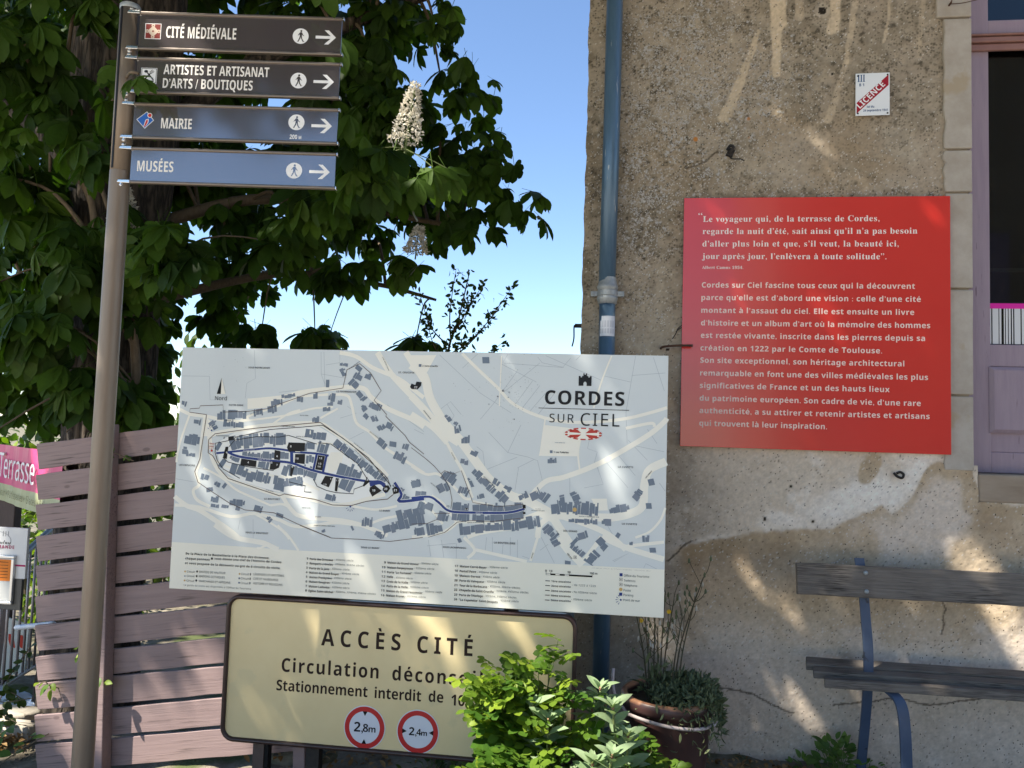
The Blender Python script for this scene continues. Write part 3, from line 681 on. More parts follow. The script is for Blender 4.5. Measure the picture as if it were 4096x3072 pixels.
MAP_BANDS=[
(48,[(262,665),(307,683),(425,701),(532,705)]),
(43,[(221,594),(269,563),(350,539),(464,517),(532,504)]),
(27,[(265,617),(312,597)]),
(43,[(523,573),(551,564),(630,561),(686,542)]),
(27,[(516,498),(621,524)]),
(38,[(403,590),(455,581)]),
(38,[(623,679),(673,675)]),
(43,[(685,676),(735,661)]),
(48,[(784,584),(851,565),(895,551)]),
(32,[(766,705),(847,644),(937,579),(1005,524)]),
(32,[(620,732),(721,720)]),
(48,[(798,521),(854,497)]),
(27,[(322,627),(548,625)]),
(32,[(632,620),(671,616)]),
(32,[(194,663),(212,653)]),
(27,[(163,776),(189,739)]),
(32,[(190,804),(333,809)]),
(27,[(221,767),(324,765)]),
(27,[(367,821),(412,828)]),
(22,[(449,867),(505,874)]),
(16,[(498,898),(565,908)]),
(27,[(572,887),(612,888)]),
(22,[(650,905),(672,906)]),
(27,[(723,902),(756,898)]),
(22,[(768,882),(791,877)]),
(22,[(587,833),(620,829)]),
(27,[(434,834),(479,841)]),
(22,[(650,798),(684,799)]),
(16,[(698,842),(737,849)]),
(16,[(719,870),(747,870)]),
(16,[(770,1055),(810,1050)]),
(22,[(777,1033),(796,996)]),
(27,[(708,961),(725,961)]),
(27,[(824,980),(859,949)]),
(27,[(840,1008),(879,987)]),
(22,[(849,1046),(877,1025)]),
(27,[(890,1004),(923,994)]),
(24,[(860,928),(895,891)]),
(22,[(885,869),(903,843)]),
(27,[(918,876),(974,856)]),
(19,[(893,827),(915,812)]),
(22,[(932,801),(959,813)]),
(27,[(999,782),(1032,768)]),
(22,[(962,760),(993,782)]),
(22,[(964,712),(1004,682)]),
(22,[(1019,698),(1052,694)]),
(22,[(1079,690),(1107,681)]),
(32,[(1043,652),(1098,628)]),
(22,[(77,773),(112,769)]),
(38,[(36,695),(112,682)]),
(22,[(42,679),(41,619)]),
(19,[(47,617),(93,618)]),
(22,[(12,859),(36,854)]),
(22,[(128,520),(164,510)]),
(19,[(156,456),(190,463)]),
(19,[(194,490),(223,480)]),
(22,[(240,486),(276,456)]),
(22,[(181,419),(221,416)]),
(16,[(183,387),(223,384)]),
(16,[(234,390),(269,386)]),
(22,[(273,407),(347,405)]),
(16,[(303,382),(326,378)]),
(22,[(393,386),(433,377)]),
(22,[(458,347),(481,332)]),
(16,[(502,359),(536,350)]),
(27,[(483,486),(534,478)]),
(27,[(730,454),(780,441)]),
(22,[(577,511),(622,503)]),
(30,[(905,347),(965,344)]),
(43,[(1004,315),(1057,333),(1121,352),(1191,371)]),
(38,[(1066,375),(1189,412)]),
(22,[(967,298),(1011,284)]),
(27,[(1073,469),(1117,456)]),
(27,[(1124,524),(1167,536)]),
(16,[(1044,520),(1093,491)]),
(27,[(1161,432),(1189,423)]),
(14,[(719,296),(738,297)]),
(12,[(857,324),(869,303)]),
(11,[(672,299),(683,294)]),
(33,[(1405,593),(1438,562),(1493,513),(1558,464)]),
(38,[(1315,432),(1390,430)]),
(38,[(1406,425),(1474,434),(1549,429),(1632,436)]),
(30,[(1407,389),(1508,389),(1633,405)]),
(33,[(1316,395),(1396,389)]),
(38,[(1351,329),(1456,345),(1614,363),(1707,383)]),
(38,[(1662,484),(1704,506),(1741,482)]),
(41,[(1752,441),(1799,449),(1871,447),(1959,441)]),
(16,[(1798,500),(1804,454)]),
(27,[(1849,518),(1876,462)]),
(33,[(1886,463),(1933,460)]),
(24,[(2005,443),(2091,462)]),
(22,[(1831,394),(1924,393),(2016,392)]),
(33,[(1729,363),(1777,314)]),
(22,[(1610,481),(1651,499)]),
(22,[(1545,530),(1578,511)]),
(22,[(1497,554),(1524,540)]),
(22,[(1345,632),(1382,628)]),
(24,[(1391,676),(1424,661)]),
(27,[(1346,727),(1384,728)]),
(24,[(1312,768),(1344,775)]),
(16,[(1311,805),(1328,795)]),
(14,[(1272,836),(1295,805)]),
(22,[(1720,647),(1773,649)]),
(38,[(1271,577),(1327,537)]),
(33,[(1221,485),(1295,525)]),
(27,[(1127,523),(1165,530)]),
(27,[(1146,477),(1195,473)]),
(27,[(1186,431),(1229,417)]),
(33,[(1252,392),(1301,379)]),
(38,[(1147,314),(1276,336)]),
(27,[(2111,493),(2141,535)]),
(22,[(2170,567),(2196,573)]),
(22,[(2162,470),(2187,471)]),
(24,[(1430,1086),(1462,1087)]),
(27,[(1344,511),(1387,492)]),
(11,[(1385,560),(1408,514)]),
(22,[(1425,478),(1462,485)]),
(27,[(1874,324),(1915,337)]),
(16,[(2038,343),(2053,333)]),
(27,[(1766,317),(1788,278)]),
(22,[(1845,286),(1902,243)]),
(16,[(1845,286),(1875,318)]),
(27,[(1957,317),(1998,278)]),
(33,[(1918,208),(1958,261)]),
(16,[(1821,213),(1847,210)]),
(14,[(2094,309),(2109,309)]),
(19,[(2181,280),(2211,282)]),
(22,[(2149,327),(2180,328)]),
(19,[(1347,281),(1363,287)])]
MAP_LINES=[
[(355,1110),(368,979),(327,956),(323,885)],
[(141,984),(151,874),(197,876)],
[(4,983),(141,984)],
[(678,1107),(684,1004),(703,961)],
[(692,1107),(704,945)],
[(704,1048),(770,1060),(768,1098)],
[(684,1006),(796,990)],
[(486,917),(575,930),(576,914)],
[(814,862),(859,831),(783,807)],
[(-9,503),(102,491)],
[(897,747),(821,707)],
[(1130,766),(1175,746)],
[(1000,873),(1175,757)],
[(329,330),(321,282)],
[(391,333),(396,248)],
[(1234,1103),(1425,936),(1567,851)],
[(1340,1046),(1408,1112)],
[(1542,1110),(1517,1067),(1674,991)],
[(1687,1076),(1526,939)],
[(1587,1037),(1485,890),(1429,820)],
[(1823,1101),(1788,1058),(1527,1072)],
[(1676,1103),(1697,1077),(1793,1058)],
[(1966,1025),(2086,1000)],
[(2090,1029),(2233,1043)],
[(2104,1113),(2068,867),(2076,733)],
[(1468,763),(1556,677),(1647,660),(1689,646),(1713,558)],
[(1556,677),(1611,800)],
[(1453,594),(1599,658)],
[(1712,1109),(1961,1004)],
[(1722,950),(1651,864)],
[(1754,941),(1683,844)],
[(1690,976),(1614,873)],
[(1657,996),(1586,894)],
[(1915,758),(1906,706),(1948,692),(1934,634)],
[(2036,685),(2114,596)],
[(1985,652),(2084,543)],
[(1949,630),(1977,554),(1895,535)],
[(1832,584),(1834,507)],
[(1601,611),(1673,650)],
[(1593,512),(1606,611)],
[(2080,748),(2164,664)],
[(2091,728),(2234,703)],
[(2161,798),(2203,737)],
[(1275,884),(1310,832),(1300,816)],
[(1342,838),(1291,895),(1249,862)],
[(1417,698),(1445,678),(1458,595)],
[(2181,1109),(2230,965)],
[(1845,1091),(1865,1112)],
[(1985,401),(2028,332)],
[(2216,569),(2242,535)],
[(1209,253),(1337,270)],
[(1213,279),(1227,207)],
[(1272,282),(1286,205)],
[(1340,270),(1342,203)],
[(1474,303),(1470,246)],
[(1500,304),(1502,237)],
[(1548,276),(1545,224)],
[(1579,308),(1581,231)],
[(1611,299),(1613,218)],
[(1634,229),(1665,220)],
[(1711,258),(1746,286)],
[(1714,315),(1775,206)],
[(2025,229),(2090,263),(2030,225)],
[(2028,331),(2059,292)],
[(2157,206),(2166,224),(2212,204)]]
GLYPHS={
'b"':(354,'382 716 294 716 294 599 317 462 359 462 382 599/212 716 124 716 124 599 147 462 189 462 212 599'),
"b'":(188,'214 716 126 716 126 599 149 462 191 462 214 599'),
"r'":(188,'214 716 126 716 126 599 149 462 191 462 214 599'),
'b,':(219,'218 111 181 123 151 116 130 95 122 66 128 37 145 18 171 10 173 -29 161 -69 135 -99 135 -118 200 -84 239 -32 252 26 243 77'),
'r,':(219,'218 111 181 123 151 116 130 95 122 66 128 37 145 18 171 10 173 -29 161 -69 135 -99 135 -118 200 -84 239 -32 252 26 243 77'),
's,':(219,'218 111 181 123 151 116 130 95 122 66 128 37 145 18 171 10 173 -29 161 -69 135 -99 135 -118 200 -84 239 -32 252 26 243 77'),
'b-':(323,'359 267 116 267 116 174 359 174'),
'r-':(323,'359 267 116 267 116 174 359 174'),
'b.':(219,'215 103 185 111 155 103 133 81 125 51 133 21 155 -1 185 -9 215 -1 237 21 245 51 237 81'),
'r.':(219,'215 103 185 111 155 103 133 81 125 51 133 21 155 -1 185 -9 215 -1 237 21 245 51 237 81'),
's.':(219,'215 103 185 111 155 103 133 81 125 51 133 21 155 -1 185 -9 215 -1 237 21 245 51 237 81'),
'b/':(281,'350 691 280 691 84 -9 154 -9'),
'b0':(572,'439 714 361 725 304 720 256 705 215 681 182 647 155 605 136 555 123 497 115 431 112 357 119 251 139 161 172 88 220 33 283 1 361 -10 418 -5 467 10 507 34 540 68 567 110 586 160 600 218 608 284 611 357 604 464 584 555 550 628 502 682/361 603 395 596 421 575 439 541 451 493 459 432 459 282 451 221 439 173 421 139 395 119 361 112 327 119 301 139 283 174 271 221 264 282 264 432 271 493 283 541 301 575 327 596'),
'b1':(572,'489 714 365 714 135 531 208 440 342 555 338 413 338 0 489 0'),
'r1':(572,'431 714 358 714 165 564 211 505 349 622 345 499 345 0 431 0'),
's1':(559,'454 718 342 718 241 644 186 613 118 589 120 568 135 535 147 524 161 517 176 515 196 518 216 528 258 565 305 619 304 96 300 79 293 67 283 59 255 53 173 53 173 0 586 0 586 53 487 55 473 61 464 70 455 99'),
'b2':(572,'414 721 369 724 292 718 230 699 180 672 114 622 196 525 252 565 304 590 358 598 383 596 404 589 422 577 435 561 442 539 445 513 438 468 418 426 382 378 116 105 116 0 615 0 615 127 304 127 304 134 472 294 531 359 554 391 572 424 585 457 592 493 595 531 592 566 583 599 568 630 547 656 521 680 490 698 454 713'),
'r2':(572,'413 718 351 724 307 721 266 713 228 700 161 662 132 640 179 581 233 617 287 641 318 647 351 649 386 646 416 635 442 618 461 595 473 565 477 529 475 498 469 468 458 440 425 386 311 262 124 73 124 0 596 0 596 80 235 80 235 84 451 300 505 365 527 397 557 463 564 498 567 534 561 589 541 636 509 674 466 702'),
's2':(559,'404 719 335 724 289 722 248 716 213 706 183 692 159 675 140 656 126 635 118 612 115 589 119 556 131 531 150 512 177 500 207 492 243 490 245 543 252 586 264 620 281 644 304 658 335 663 357 660 376 651 392 636 404 615 411 588 412 519 400 457 374 397 329 331 259 254 111 103 111 0 584 0 589 210 530 210 515 159 505 142 492 128 476 118 459 112 206 110 462 360 528 443 552 490 563 535 564 558 558 606 538 646 505 680 461 704'),
'b3':(572,'416 719 348 724 298 722 254 715 177 690 115 654 185 550 248 584 275 594 304 600 370 600 396 592 416 580 429 564 436 544 438 503 426 472 416 458 380 438 320 426 224 425 224 309 319 308 382 298 405 290 435 268 448 236 450 217 446 186 436 159 418 138 390 122 353 113 274 111 210 122 145 143 114 157 114 29 177 7 246 -6 320 -10 383 -7 437 3 484 18 522 40 554 66 578 96 594 131 605 168 608 208 603 252 588 290 564 321 529 345 486 363 433 373 433 376 474 390 511 410 542 436 567 469 582 508 587 554 580 604 558 646 522 680 474 704'),
'b4':(572,'545 714 406 714 93 253 93 148 398 148 398 0 545 0 545 148 631 148 631 265 545 265/400 541 404 541 398 386 398 265 226 265'),
'r4':(572,'433 718 97 237 97 162 439 162 439 0 524 0 524 162 628 162 628 241 524 241 524 718/440 624 444 624 439 466 439 241 183 241 428 597'),
's4':(559,'373 714 89 247 89 186 366 186 366 125 363 98 355 78 342 66 306 54 256 53 256 0 607 0 607 53 572 54 536 66 523 78 515 98 512 125 512 186 616 186 616 252 512 252 512 714/373 619 366 427 366 252 159 252'),
'b5':(572,'166 714 139 350 199 318 269 332 307 334 386 322 434 286 450 226 446 191 434 162 414 140 387 125 353 116 281 114 214 126 151 147 125 159 125 29 180 8 245 -6 317 -10 403 -3 474 20 530 56 570 106 594 167 602 239 599 284 589 323 572 358 550 388 524 412 492 431 456 445 418 453 297 449 285 446 298 586 553 586 553 714'),
's5':(559,'168 714 136 368 182 350 248 366 293 368 333 364 367 352 394 332 413 303 425 266 429 220 427 182 421 150 412 124 384 86 367 74 348 66 306 60 281 62 259 68 241 78 226 91 206 124 197 161 196 180 174 178 154 172 138 163 126 150 118 132 118 91 125 71 136 52 152 35 174 20 234 -2 274 -8 351 -9 412 2 470 24 496 40 520 60 541 84 558 111 572 143 579 179 582 220 574 285 551 339 512 380 460 410 398 428 305 434 216 419 232 604 454 603 473 594 486 566 494 532 551 532 546 714'),
'b6':(572,'413 719 362 712 318 698 278 681 244 659 214 634 168 573 138 502 120 425 112 344 111 303 115 236 127 177 146 126 172 84 203 50 240 24 281 5 325 -6 372 -10 442 -3 501 19 550 56 586 106 608 166 615 238 609 305 591 360 560 405 519 438 469 457 411 464 374 461 341 453 314 440 290 423 271 403 256 381 250 381 254 423 273 498 290 529 312 555 342 576 378 592 424 601 538 600 565 594 565 715/372 348 402 345 426 335 445 318 458 296 466 268 469 236 466 197 457 166 441 142 421 125 397 114 369 111 347 113 327 120 295 147 273 184 262 227 263 265 267 281 286 310 314 334 332 342'),
'b7':(572,'615 714 103 714 103 587 455 587 187 0 345 0 615 619'),
'b8':(572,'402 721 323 721 285 715 250 704 217 689 189 670 165 647 147 620 137 588 133 552 137 512 148 476 166 446 190 419 218 394 248 373 212 352 180 328 151 300 129 267 115 227 111 181 118 126 140 79 176 41 226 13 288 -4 362 -10 409 -7 453 1 492 14 527 32 557 55 580 82 598 113 608 147 612 185 610 216 602 243 575 291 556 312 487 363 462 377 497 397 527 419 554 446 574 476 586 511 590 551 586 587 576 619 558 647 535 670 508 689 476 704 440 715/338 611 385 611 406 605 424 594 437 580 445 562 448 540 445 516 436 495 422 478 384 451 362 440 319 465 301 480 287 497 278 517 275 540 278 562 286 580 300 594 317 605/355 311 431 262 456 236 465 222 472 189 469 164 460 143 444 125 422 112 394 104 360 101 327 104 300 112 278 126 263 144 254 166 251 190 254 216 264 239 280 260 301 279'),
'r8':(572,'420 719 361 724 322 722 285 715 252 704 222 689 197 670 176 646 160 620 151 589 148 554 152 513 164 476 184 446 240 394 273 373 200 329 179 311 146 267 134 242 127 213 125 182 132 126 153 79 187 40 234 12 293 -4 364 -10 430 -4 487 13 534 42 570 82 591 129 598 185 596 216 588 244 576 269 561 291 519 330 439 378 486 406 526 439 556 478 567 501 573 526 575 553 568 604 548 646 515 680 471 704/326 650 360 653 396 650 427 641 453 626 472 606 484 581 488 550 484 517 472 488 452 465 427 445 365 412 280 458 252 488 242 506 236 527 234 550 238 581 250 606 270 626 295 641/346 337 404 313 441 293 471 270 494 246 507 217 512 184 508 150 495 120 474 94 444 75 407 64 362 60 315 64 277 75 248 94 227 119 215 148 211 181 215 216 226 246 246 272 272 296'),
'b9':(572,'398 718 351 722 282 715 222 693 174 656 137 606 115 546 108 474 114 407 132 352 163 307 204 274 252 255 309 248 351 251 385 259 412 272 452 309 467 331 473 331 469 289 450 215 434 184 411 158 382 136 345 121 299 111 172 115 158 118 158 -3 254 -10 310 -7 361 0 406 14 445 31 479 53 508 78 534 108 572 174 596 248 611 368 612 409 608 476 596 535 577 586 551 628 520 662 483 688 442 707/326 598 354 601 377 599 397 592 429 566 450 528 461 485 460 447 448 416 425 390 410 379 373 366 351 364 321 367 297 377 278 394 265 416 257 444 254 476 257 515 266 547 282 571 302 588'),
'r9':(572,'398 720 354 724 310 721 270 711 234 695 202 673 176 645 154 612 139 574 129 531 126 483 132 420 151 366 182 324 224 292 274 273 331 267 372 270 407 278 438 292 463 309 484 328 501 350 507 350 500 275 483 206 470 175 454 148 434 123 410 102 382 85 348 72 310 65 234 63 178 75 178 0 268 -10 331 -6 386 6 434 26 473 53 507 85 534 122 555 164 571 209 590 307 596 409 592 476 582 535 564 586 540 628 511 663 477 690 439 709/354 650 386 647 414 638 439 622 460 602 477 578 490 552 505 496 505 446 488 405 473 386 433 356 408 345 381 338 350 336 307 340 273 354 246 376 228 405 217 441 213 484 217 535 231 577 252 609 281 632 315 645'),
's9':(559,'387 720 340 724 295 721 254 710 218 694 186 670 160 642 138 608 123 570 114 528 111 482 117 420 135 369 166 328 206 299 253 281 307 275 339 277 392 294 433 325 449 343 428 182 381 85 308 53 277 56 251 67 230 84 213 106 188 160 160 149 144 129 139 103 146 67 155 49 168 33 207 6 234 -3 303 -10 352 -7 396 4 434 21 469 44 498 73 524 106 561 187 574 234 583 283 590 388 586 462 576 526 558 580 533 625 504 661 469 689 430 708/320 652 346 657 375 651 399 631 420 600 436 553 445 492 449 414 425 379 392 355 372 349 350 347 298 363 266 410 256 488 259 539 266 582 280 614 297 638'),
'b:':(219,'215 450 185 458 155 450 133 428 125 398 133 368 155 346 185 338 215 346 237 368 245 398 237 428/215 103 185 111 155 103 133 81 125 51 133 21 155 -1 185 -9 215 -1 237 21 245 51 237 81'),
'r:':(219,'215 450 185 458 155 450 133 428 125 398 133 368 155 346 185 338 215 346 237 368 245 398 237 428/215 103 185 111 155 103 133 81 125 51 133 21 155 -1 185 -9 215 -1 237 21 245 51 237 81'),
'bA':(690,'328 717 76 0 239 0 291 170 551 170 603 0 766 0 513 717/421 606 462 463 515 297 329 297'),
'rA':(639,'436 717 355 717 76 0 167 0 252 221 535 221 621 0 714 0/394 624 428 517 508 301 282 301 384 583'),
'sA':(650,'410 693 383 694 136 82 124 60 111 45 97 35 81 29 63 27 63 0 266 0 266 27 219 32 195 47 188 88 230 197 452 197 496 80 498 68 489 45 462 32 417 27 417 0 736 0 736 27 717 30 701 38 688 51 648 129/245 239 339 475 436 239'),
'bB':(672,'166 714 166 0 433 0 509 6 573 24 625 55 664 96 687 147 695 207 693 242 687 272 678 297 650 335 612 360 567 374 567 379 600 389 627 406 648 430 664 460 674 494 677 533 669 594 645 640 604 674 548 696 476 710 388 714/317 590 436 588 468 582 492 572 509 557 519 538 522 513 519 488 511 468 496 452 475 440 444 433 317 431/317 311 411 311 454 308 487 300 510 286 526 268 535 247 538 222 535 195 526 171 511 152 488 137 457 128 416 125 317 125'),
'rB':(650,'173 714 173 0 424 0 495 6 556 24 606 53 642 93 665 143 672 203 670 238 663 268 651 294 635 316 616 334 594 348 541 368 512 374 512 379 553 390 586 408 613 432 632 463 644 497 648 537 640 596 618 642 580 674 527 696 459 710 377 714/263 637 381 637 436 634 480 626 514 612 537 591 550 563 555 527 551 492 540 462 521 440 492 423 450 413 395 410 263 410/263 335 400 335 459 331 505 320 538 300 559 275 572 245 576 210 572 173 560 140 539 113 508 92 464 80 407 76 263 76'),
'bC':(637,'469 724 401 719 340 703 286 677 241 642 203 598 173 547 151 489 138 425 134 356 138 286 149 222 168 164 195 113 230 70 274 36 325 10 386 -5 455 -10 526 -6 589 6 651 27 651 154 527 120 469 116 412 123 367 144 332 178 309 226 295 285 290 355 295 425 310 484 336 533 371 569 416 591 469 598 522 592 629 551 678 674 611 700 540 718'),
'rC':(632,'552 719 480 724 410 719 348 703 293 678 246 642 207 600 176 548 155 491 141 427 137 358 141 287 153 222 174 163 202 112 238 69 283 35 336 10 396 -5 465 -10 566 -3 649 19 649 97 567 77 478 69 403 78 341 103 294 146 259 204 239 274 232 357 239 440 261 510 298 568 347 611 408 636 479 645 540 640 618 616 641 606 677 682 618 705'),
'sC':(697,'510 689 462 693 397 688 337 673 282 648 234 613 193 572 160 522 135 467 120 406 115 340 120 273 135 212 159 156 192 106 233 64 280 30 335 4 394 -11 458 -16 570 0 665 50 742 132 714 158 682 121 647 91 609 66 570 49 530 38 490 35 379 69 312 169 290 337 310 516 370 624 471 660 519 654 565 636 606 606 644 566 675 517 701 459 726 459 726 693 700 693 690 668 675 653 653 648 623 655 564 676'),
'bD':(740,'166 714 166 0 368 0 482 10 578 41 656 92 712 162 747 253 758 364 753 436 738 501 712 556 678 604 635 643 584 674 526 696 461 710 390 714/317 590 398 590 459 584 509 565 549 534 578 490 595 432 601 360 577 229 504 151 382 125 317 125'),
'rD':(730,'173 714 173 0 372 0 481 10 572 41 646 92 701 162 734 253 745 364 740 436 726 501 702 556 669 604 629 643 580 674 524 696 462 710 393 714/263 637 380 637 460 630 526 607 580 570 619 518 642 448 650 361 618 203 521 109 360 77 263 77'),
'bE':(560,'166 714 166 0 577 0 577 125 317 125 317 309 559 309 559 433 317 433 317 590 577 590 577 714'),
'rE':(556,'173 714 173 0 572 0 572 79 263 79 263 334 554 334 554 412 263 412 263 635 572 635 572 714'),
'bF':(549,'166 714 166 0 315 0 315 282 557 282 557 406 315 406 315 590 575 590 575 714'),
'rF':(519,'173 714 173 0 263 0 263 303 553 303 553 382 263 382 263 635 572 635 572 714'),
'bG':(724,'507 724 431 719 363 704 304 679 253 645 211 603 178 552 153 494 139 429 134 358 144 248 172 156 220 84 286 32 368 0 466 -10 561 -5 643 9 720 31 720 401 437 401 437 275 572 275 572 126 496 116 435 119 399 130 369 146 344 169 324 198 309 231 298 269 292 310 290 355 293 402 302 445 316 484 337 517 362 545 392 568 426 585 464 595 536 597 594 587 646 570 669 559 719 680 655 703 582 719'),
'rG':(728,'507 724 433 719 366 704 308 678 257 644 215 602 181 551 157 493 142 428 137 357 141 285 155 220 176 162 207 111 245 68 292 34 347 10 409 -5 479 -10 572 -6 652 6 730 27 730 377 483 377 483 297 640 297 640 85 556 70 500 68 440 72 388 84 345 104 309 132 280 166 258 206 243 252 234 302 231 357 239 440 263 510 302 568 356 611 423 636 502 645 568 640 660 615 686 604 720 682 655 705 584 719'),
'bH':(765,'317 714 166 714 166 0 317 0 317 308 600 308 600 0 751 0 751 714 600 714 600 434 317 434'),
'cH':(844,'1031 620 1007 622 974 618 940 605 902 584 864 555 824 519 783 476 700 370 659 308 589 285 620 387 656 466 698 532 730 569 714 578 692 570 656 548 515 438 481 416 495 443 506 487 504 501 498 514 474 532 440 538 418 535 370 514 233 392 227 380 229 373 236 368 248 367 258 372 346 463 372 484 416 508 435 509 421 486 385 442 375 423 371 407 378 386 398 371 411 366 426 365 459 372 502 393 554 427 506 367 463 305 426 242 329 201 294 178 290 170 292 164 315 160 406 204 378 146 351 99 322 62 292 37 258 21 220 16 178 23 150 41 142 51 140 60 143 72 152 80 216 102 227 112 234 124 234 154 227 168 202 190 166 197 140 194 117 185 97 170 81 151 72 128 69 102 74 71 89 43 114 20 148 2 191 -8 242 -12 312 -4 378 19 440 58 495 111 541 176 578 254 639 273 599 178 587 115 590 83 598 55 612 31 631 13 656 3 685 -1 722 2 758 9 812 31 894 88 1082 260 1095 267 1072 271 1052 264 1024 245 867 107 802 65 771 50 739 41 709 38 697 41 689 50 687 64 720 160 794 315 880 353 952 393 1012 437 1055 479 1081 519 1090 555 1088 573 1080 589 1068 603 1051 614/976 588 1000 594 1011 590 1018 580 1020 562 1017 543 1009 522 975 473 924 424 856 378 817 358 852 432 886 491 919 537 949 569'),
'rH':(741,'263 714 173 714 173 0 263 0 263 333 629 333 629 0 719 0 719 714 629 714 629 412 263 412'),
'sH':(779,'436 678 100 678 100 653 130 649 153 642 168 631 179 615 185 593 185 88 179 64 169 47 153 36 130 29 99 26 99 0 436 0 436 26 405 29 381 36 365 47 355 64 349 88 347 329 585 329 583 86 577 62 566 46 550 36 526 29 496 26 496 0 831 0 831 26 801 29 778 37 762 49 753 66 747 90 747 594 753 616 762 632 777 642 800 649 831 653 831 678 496 678 496 653 553 643 573 629 582 604 585 564 585 373 347 373 350 604 360 629 380 643 413 651 436 653'),
'bI':(389,'433 714 108 714 108 628 195 588 195 126 108 86 108 0 433 0 433 86 346 126 346 588 433 628'),
'rI':(339,'374 714 116 714 116 662 200 642 200 71 116 52 116 0 374 0 374 52 290 71 290 642 374 662'),
'sI':(388,'440 678 96 678 96 653 154 645 170 636 180 623 186 603 186 84 179 63 167 48 150 38 96 26 96 0 442 0 442 26 382 39 361 55 351 79 348 115 350 603 357 623 368 636 384 645 440 653'),
'bJ':(331,'317 714 166 714 165 13 161 -14 145 -52 134 -64 106 -79 47 -82 2 -73 2 -199 72 -210 134 -207 173 -199 209 -184 240 -164 267 -137 288 -102 304 -61 314 -11 317 46'),
'bL':(565,'317 714 166 714 166 0 607 0 607 125 317 125'),
'rL':(524,'263 714 173 714 173 0 575 0 575 80 263 80'),
'sL':(635,'448 678 100 678 100 653 130 650 153 643 168 632 179 617 185 594 185 88 179 64 169 47 153 36 130 29 99 26 99 0 674 0 712 230 685 230 648 149 626 118 602 93 575 74 544 59 510 49 469 43 386 43 364 52 352 70 347 123 348 587 356 620 373 640 403 650 448 653'),
'bM':(943,'166 714 166 0 301 0 292 560 296 560 468 0 607 0 791 559 795 559 788 338 788 0 929 0 929 714 723 714 544 168 541 168 372 714'),
'rM':(907,'173 714 173 0 256 0 249 626 253 626 488 0 562 0 800 625 804 625 797 439 797 0 886 0 886 714 754 714 530 129 526 129 306 714'),
'bN':(813,'166 714 166 0 301 0 297 472 292 540 296 540 607 0 799 0 799 714 663 714 670 179 667 179 357 714'),
'rN':(760,'173 714 173 0 256 0 248 593 252 593 634 0 739 0 739 714 655 714 662 123 658 123 277 714'),
'bO':(796,'548 720 475 725 402 720 337 705 282 680 236 645 199 603 170 552 150 494 138 430 134 359 138 288 150 223 170 165 199 114 236 71 282 36 337 10 401 -5 474 -10 547 -5 611 10 666 36 712 71 749 114 778 164 798 223 810 287 814 358 810 429 798 493 778 552 749 602 712 645 666 680 611 705/417 592 475 599 533 592 579 571 613 535 636 487 650 428 655 358 650 289 636 230 613 182 579 146 533 124 474 117 416 124 370 146 336 182 312 230 298 289 293 358 298 428 312 487 336 535 371 571'),
'rO':(781,'536 720 468 725 398 720 336 705 282 679 238 644 201 602 173 551 153 493 141 429 137 359 141 288 153 223 173 165 201 114 238 71 282 36 336 10 397 -5 467 -10 535 -5 595 10 648 36 693 71 730 114 758 164 779 223 792 287 796 358 792 429 779 493 758 552 730 602 693 645 648 680 596 705/394 638 468 646 541 638 600 612 645 570 676 512 695 442 701 358 695 274 676 204 645 146 600 102 541 77 467 68 393 77 334 102 289 146 257 204 238 274 232 358 238 442 258 512 290 570 335 612'),
'bP':(628,'166 714 166 0 317 0 317 254 382 254 446 258 501 269 546 287 583 311 612 341 633 374 647 412 656 450 659 491 652 555 631 610 596 654 545 688 478 707 394 714/317 590 386 590 453 578 493 544 506 486 502 452 489 424 468 404 441 389 407 381 317 378'),
'rP':(605,'173 714 173 0 263 0 263 278 345 278 411 282 468 292 514 310 552 334 582 361 604 394 618 429 627 466 630 504 623 566 602 617 566 659 515 690 447 708 362 714/263 637 354 637 412 633 458 622 493 603 517 576 532 542 537 500 531 452 515 415 487 388 448 370 397 359 335 355 263 355'),
'bQ':(796,'548 720 475 725 402 720 337 705 282 680 236 645 199 603 170 552 150 494 138 430 134 359 138 288 150 223 170 165 199 114 236 71 282 36 337 10 401 -5 485 -10 616 -170 810 -170 638 22 693 54 737 97 771 150 795 212 809 282 814 358 810 429 798 493 778 552 749 602 712 645 666 680 611 705/417 592 475 599 533 592 579 571 613 535 636 487 650 428 655 358 650 289 636 230 613 182 579 146 533 124 474 117 416 124 370 146 336 182 312 230 298 289 293 358 298 428 312 487 336 535 371 571'),
'rQ':(781,'536 720 468 725 398 720 336 705 282 679 238 644 201 602 173 551 153 493 141 429 137 359 141 288 153 223 173 165 201 114 238 71 282 36 336 10 397 -5 492 -9 630 -170 759 -170 588 8 651 38 703 80 744 135 773 201 790 275 796 358 792 429 779 493 758 552 730 602 693 645 648 680 596 705/394 638 468 646 541 638 600 612 645 570 676 512 695 442 701 358 695 274 676 204 645 146 600 102 541 77 467 68 393 77 334 102 289 146 257 204 238 274 232 358 238 442 258 512 290 570 335 612'),
'bR':(660,'166 714 166 0 317 0 317 274 398 274 568 0 736 0 526 311 571 336 592 352 627 391 651 440 657 469 659 500 651 566 628 620 590 661 535 690 463 708 374 714/317 590 408 588 444 580 472 568 491 551 502 527 506 496 502 466 492 441 474 422 447 408 411 400 317 397'),
'rR':(622,'173 714 173 0 263 0 263 295 405 295 578 0 683 0 487 320 556 356 576 372 594 392 609 416 621 443 628 475 630 511 623 573 602 624 566 664 516 692 451 708 370 714/263 636 419 633 462 623 495 606 518 582 532 549 537 507 533 466 519 432 497 406 465 386 423 375 370 371 263 371'),
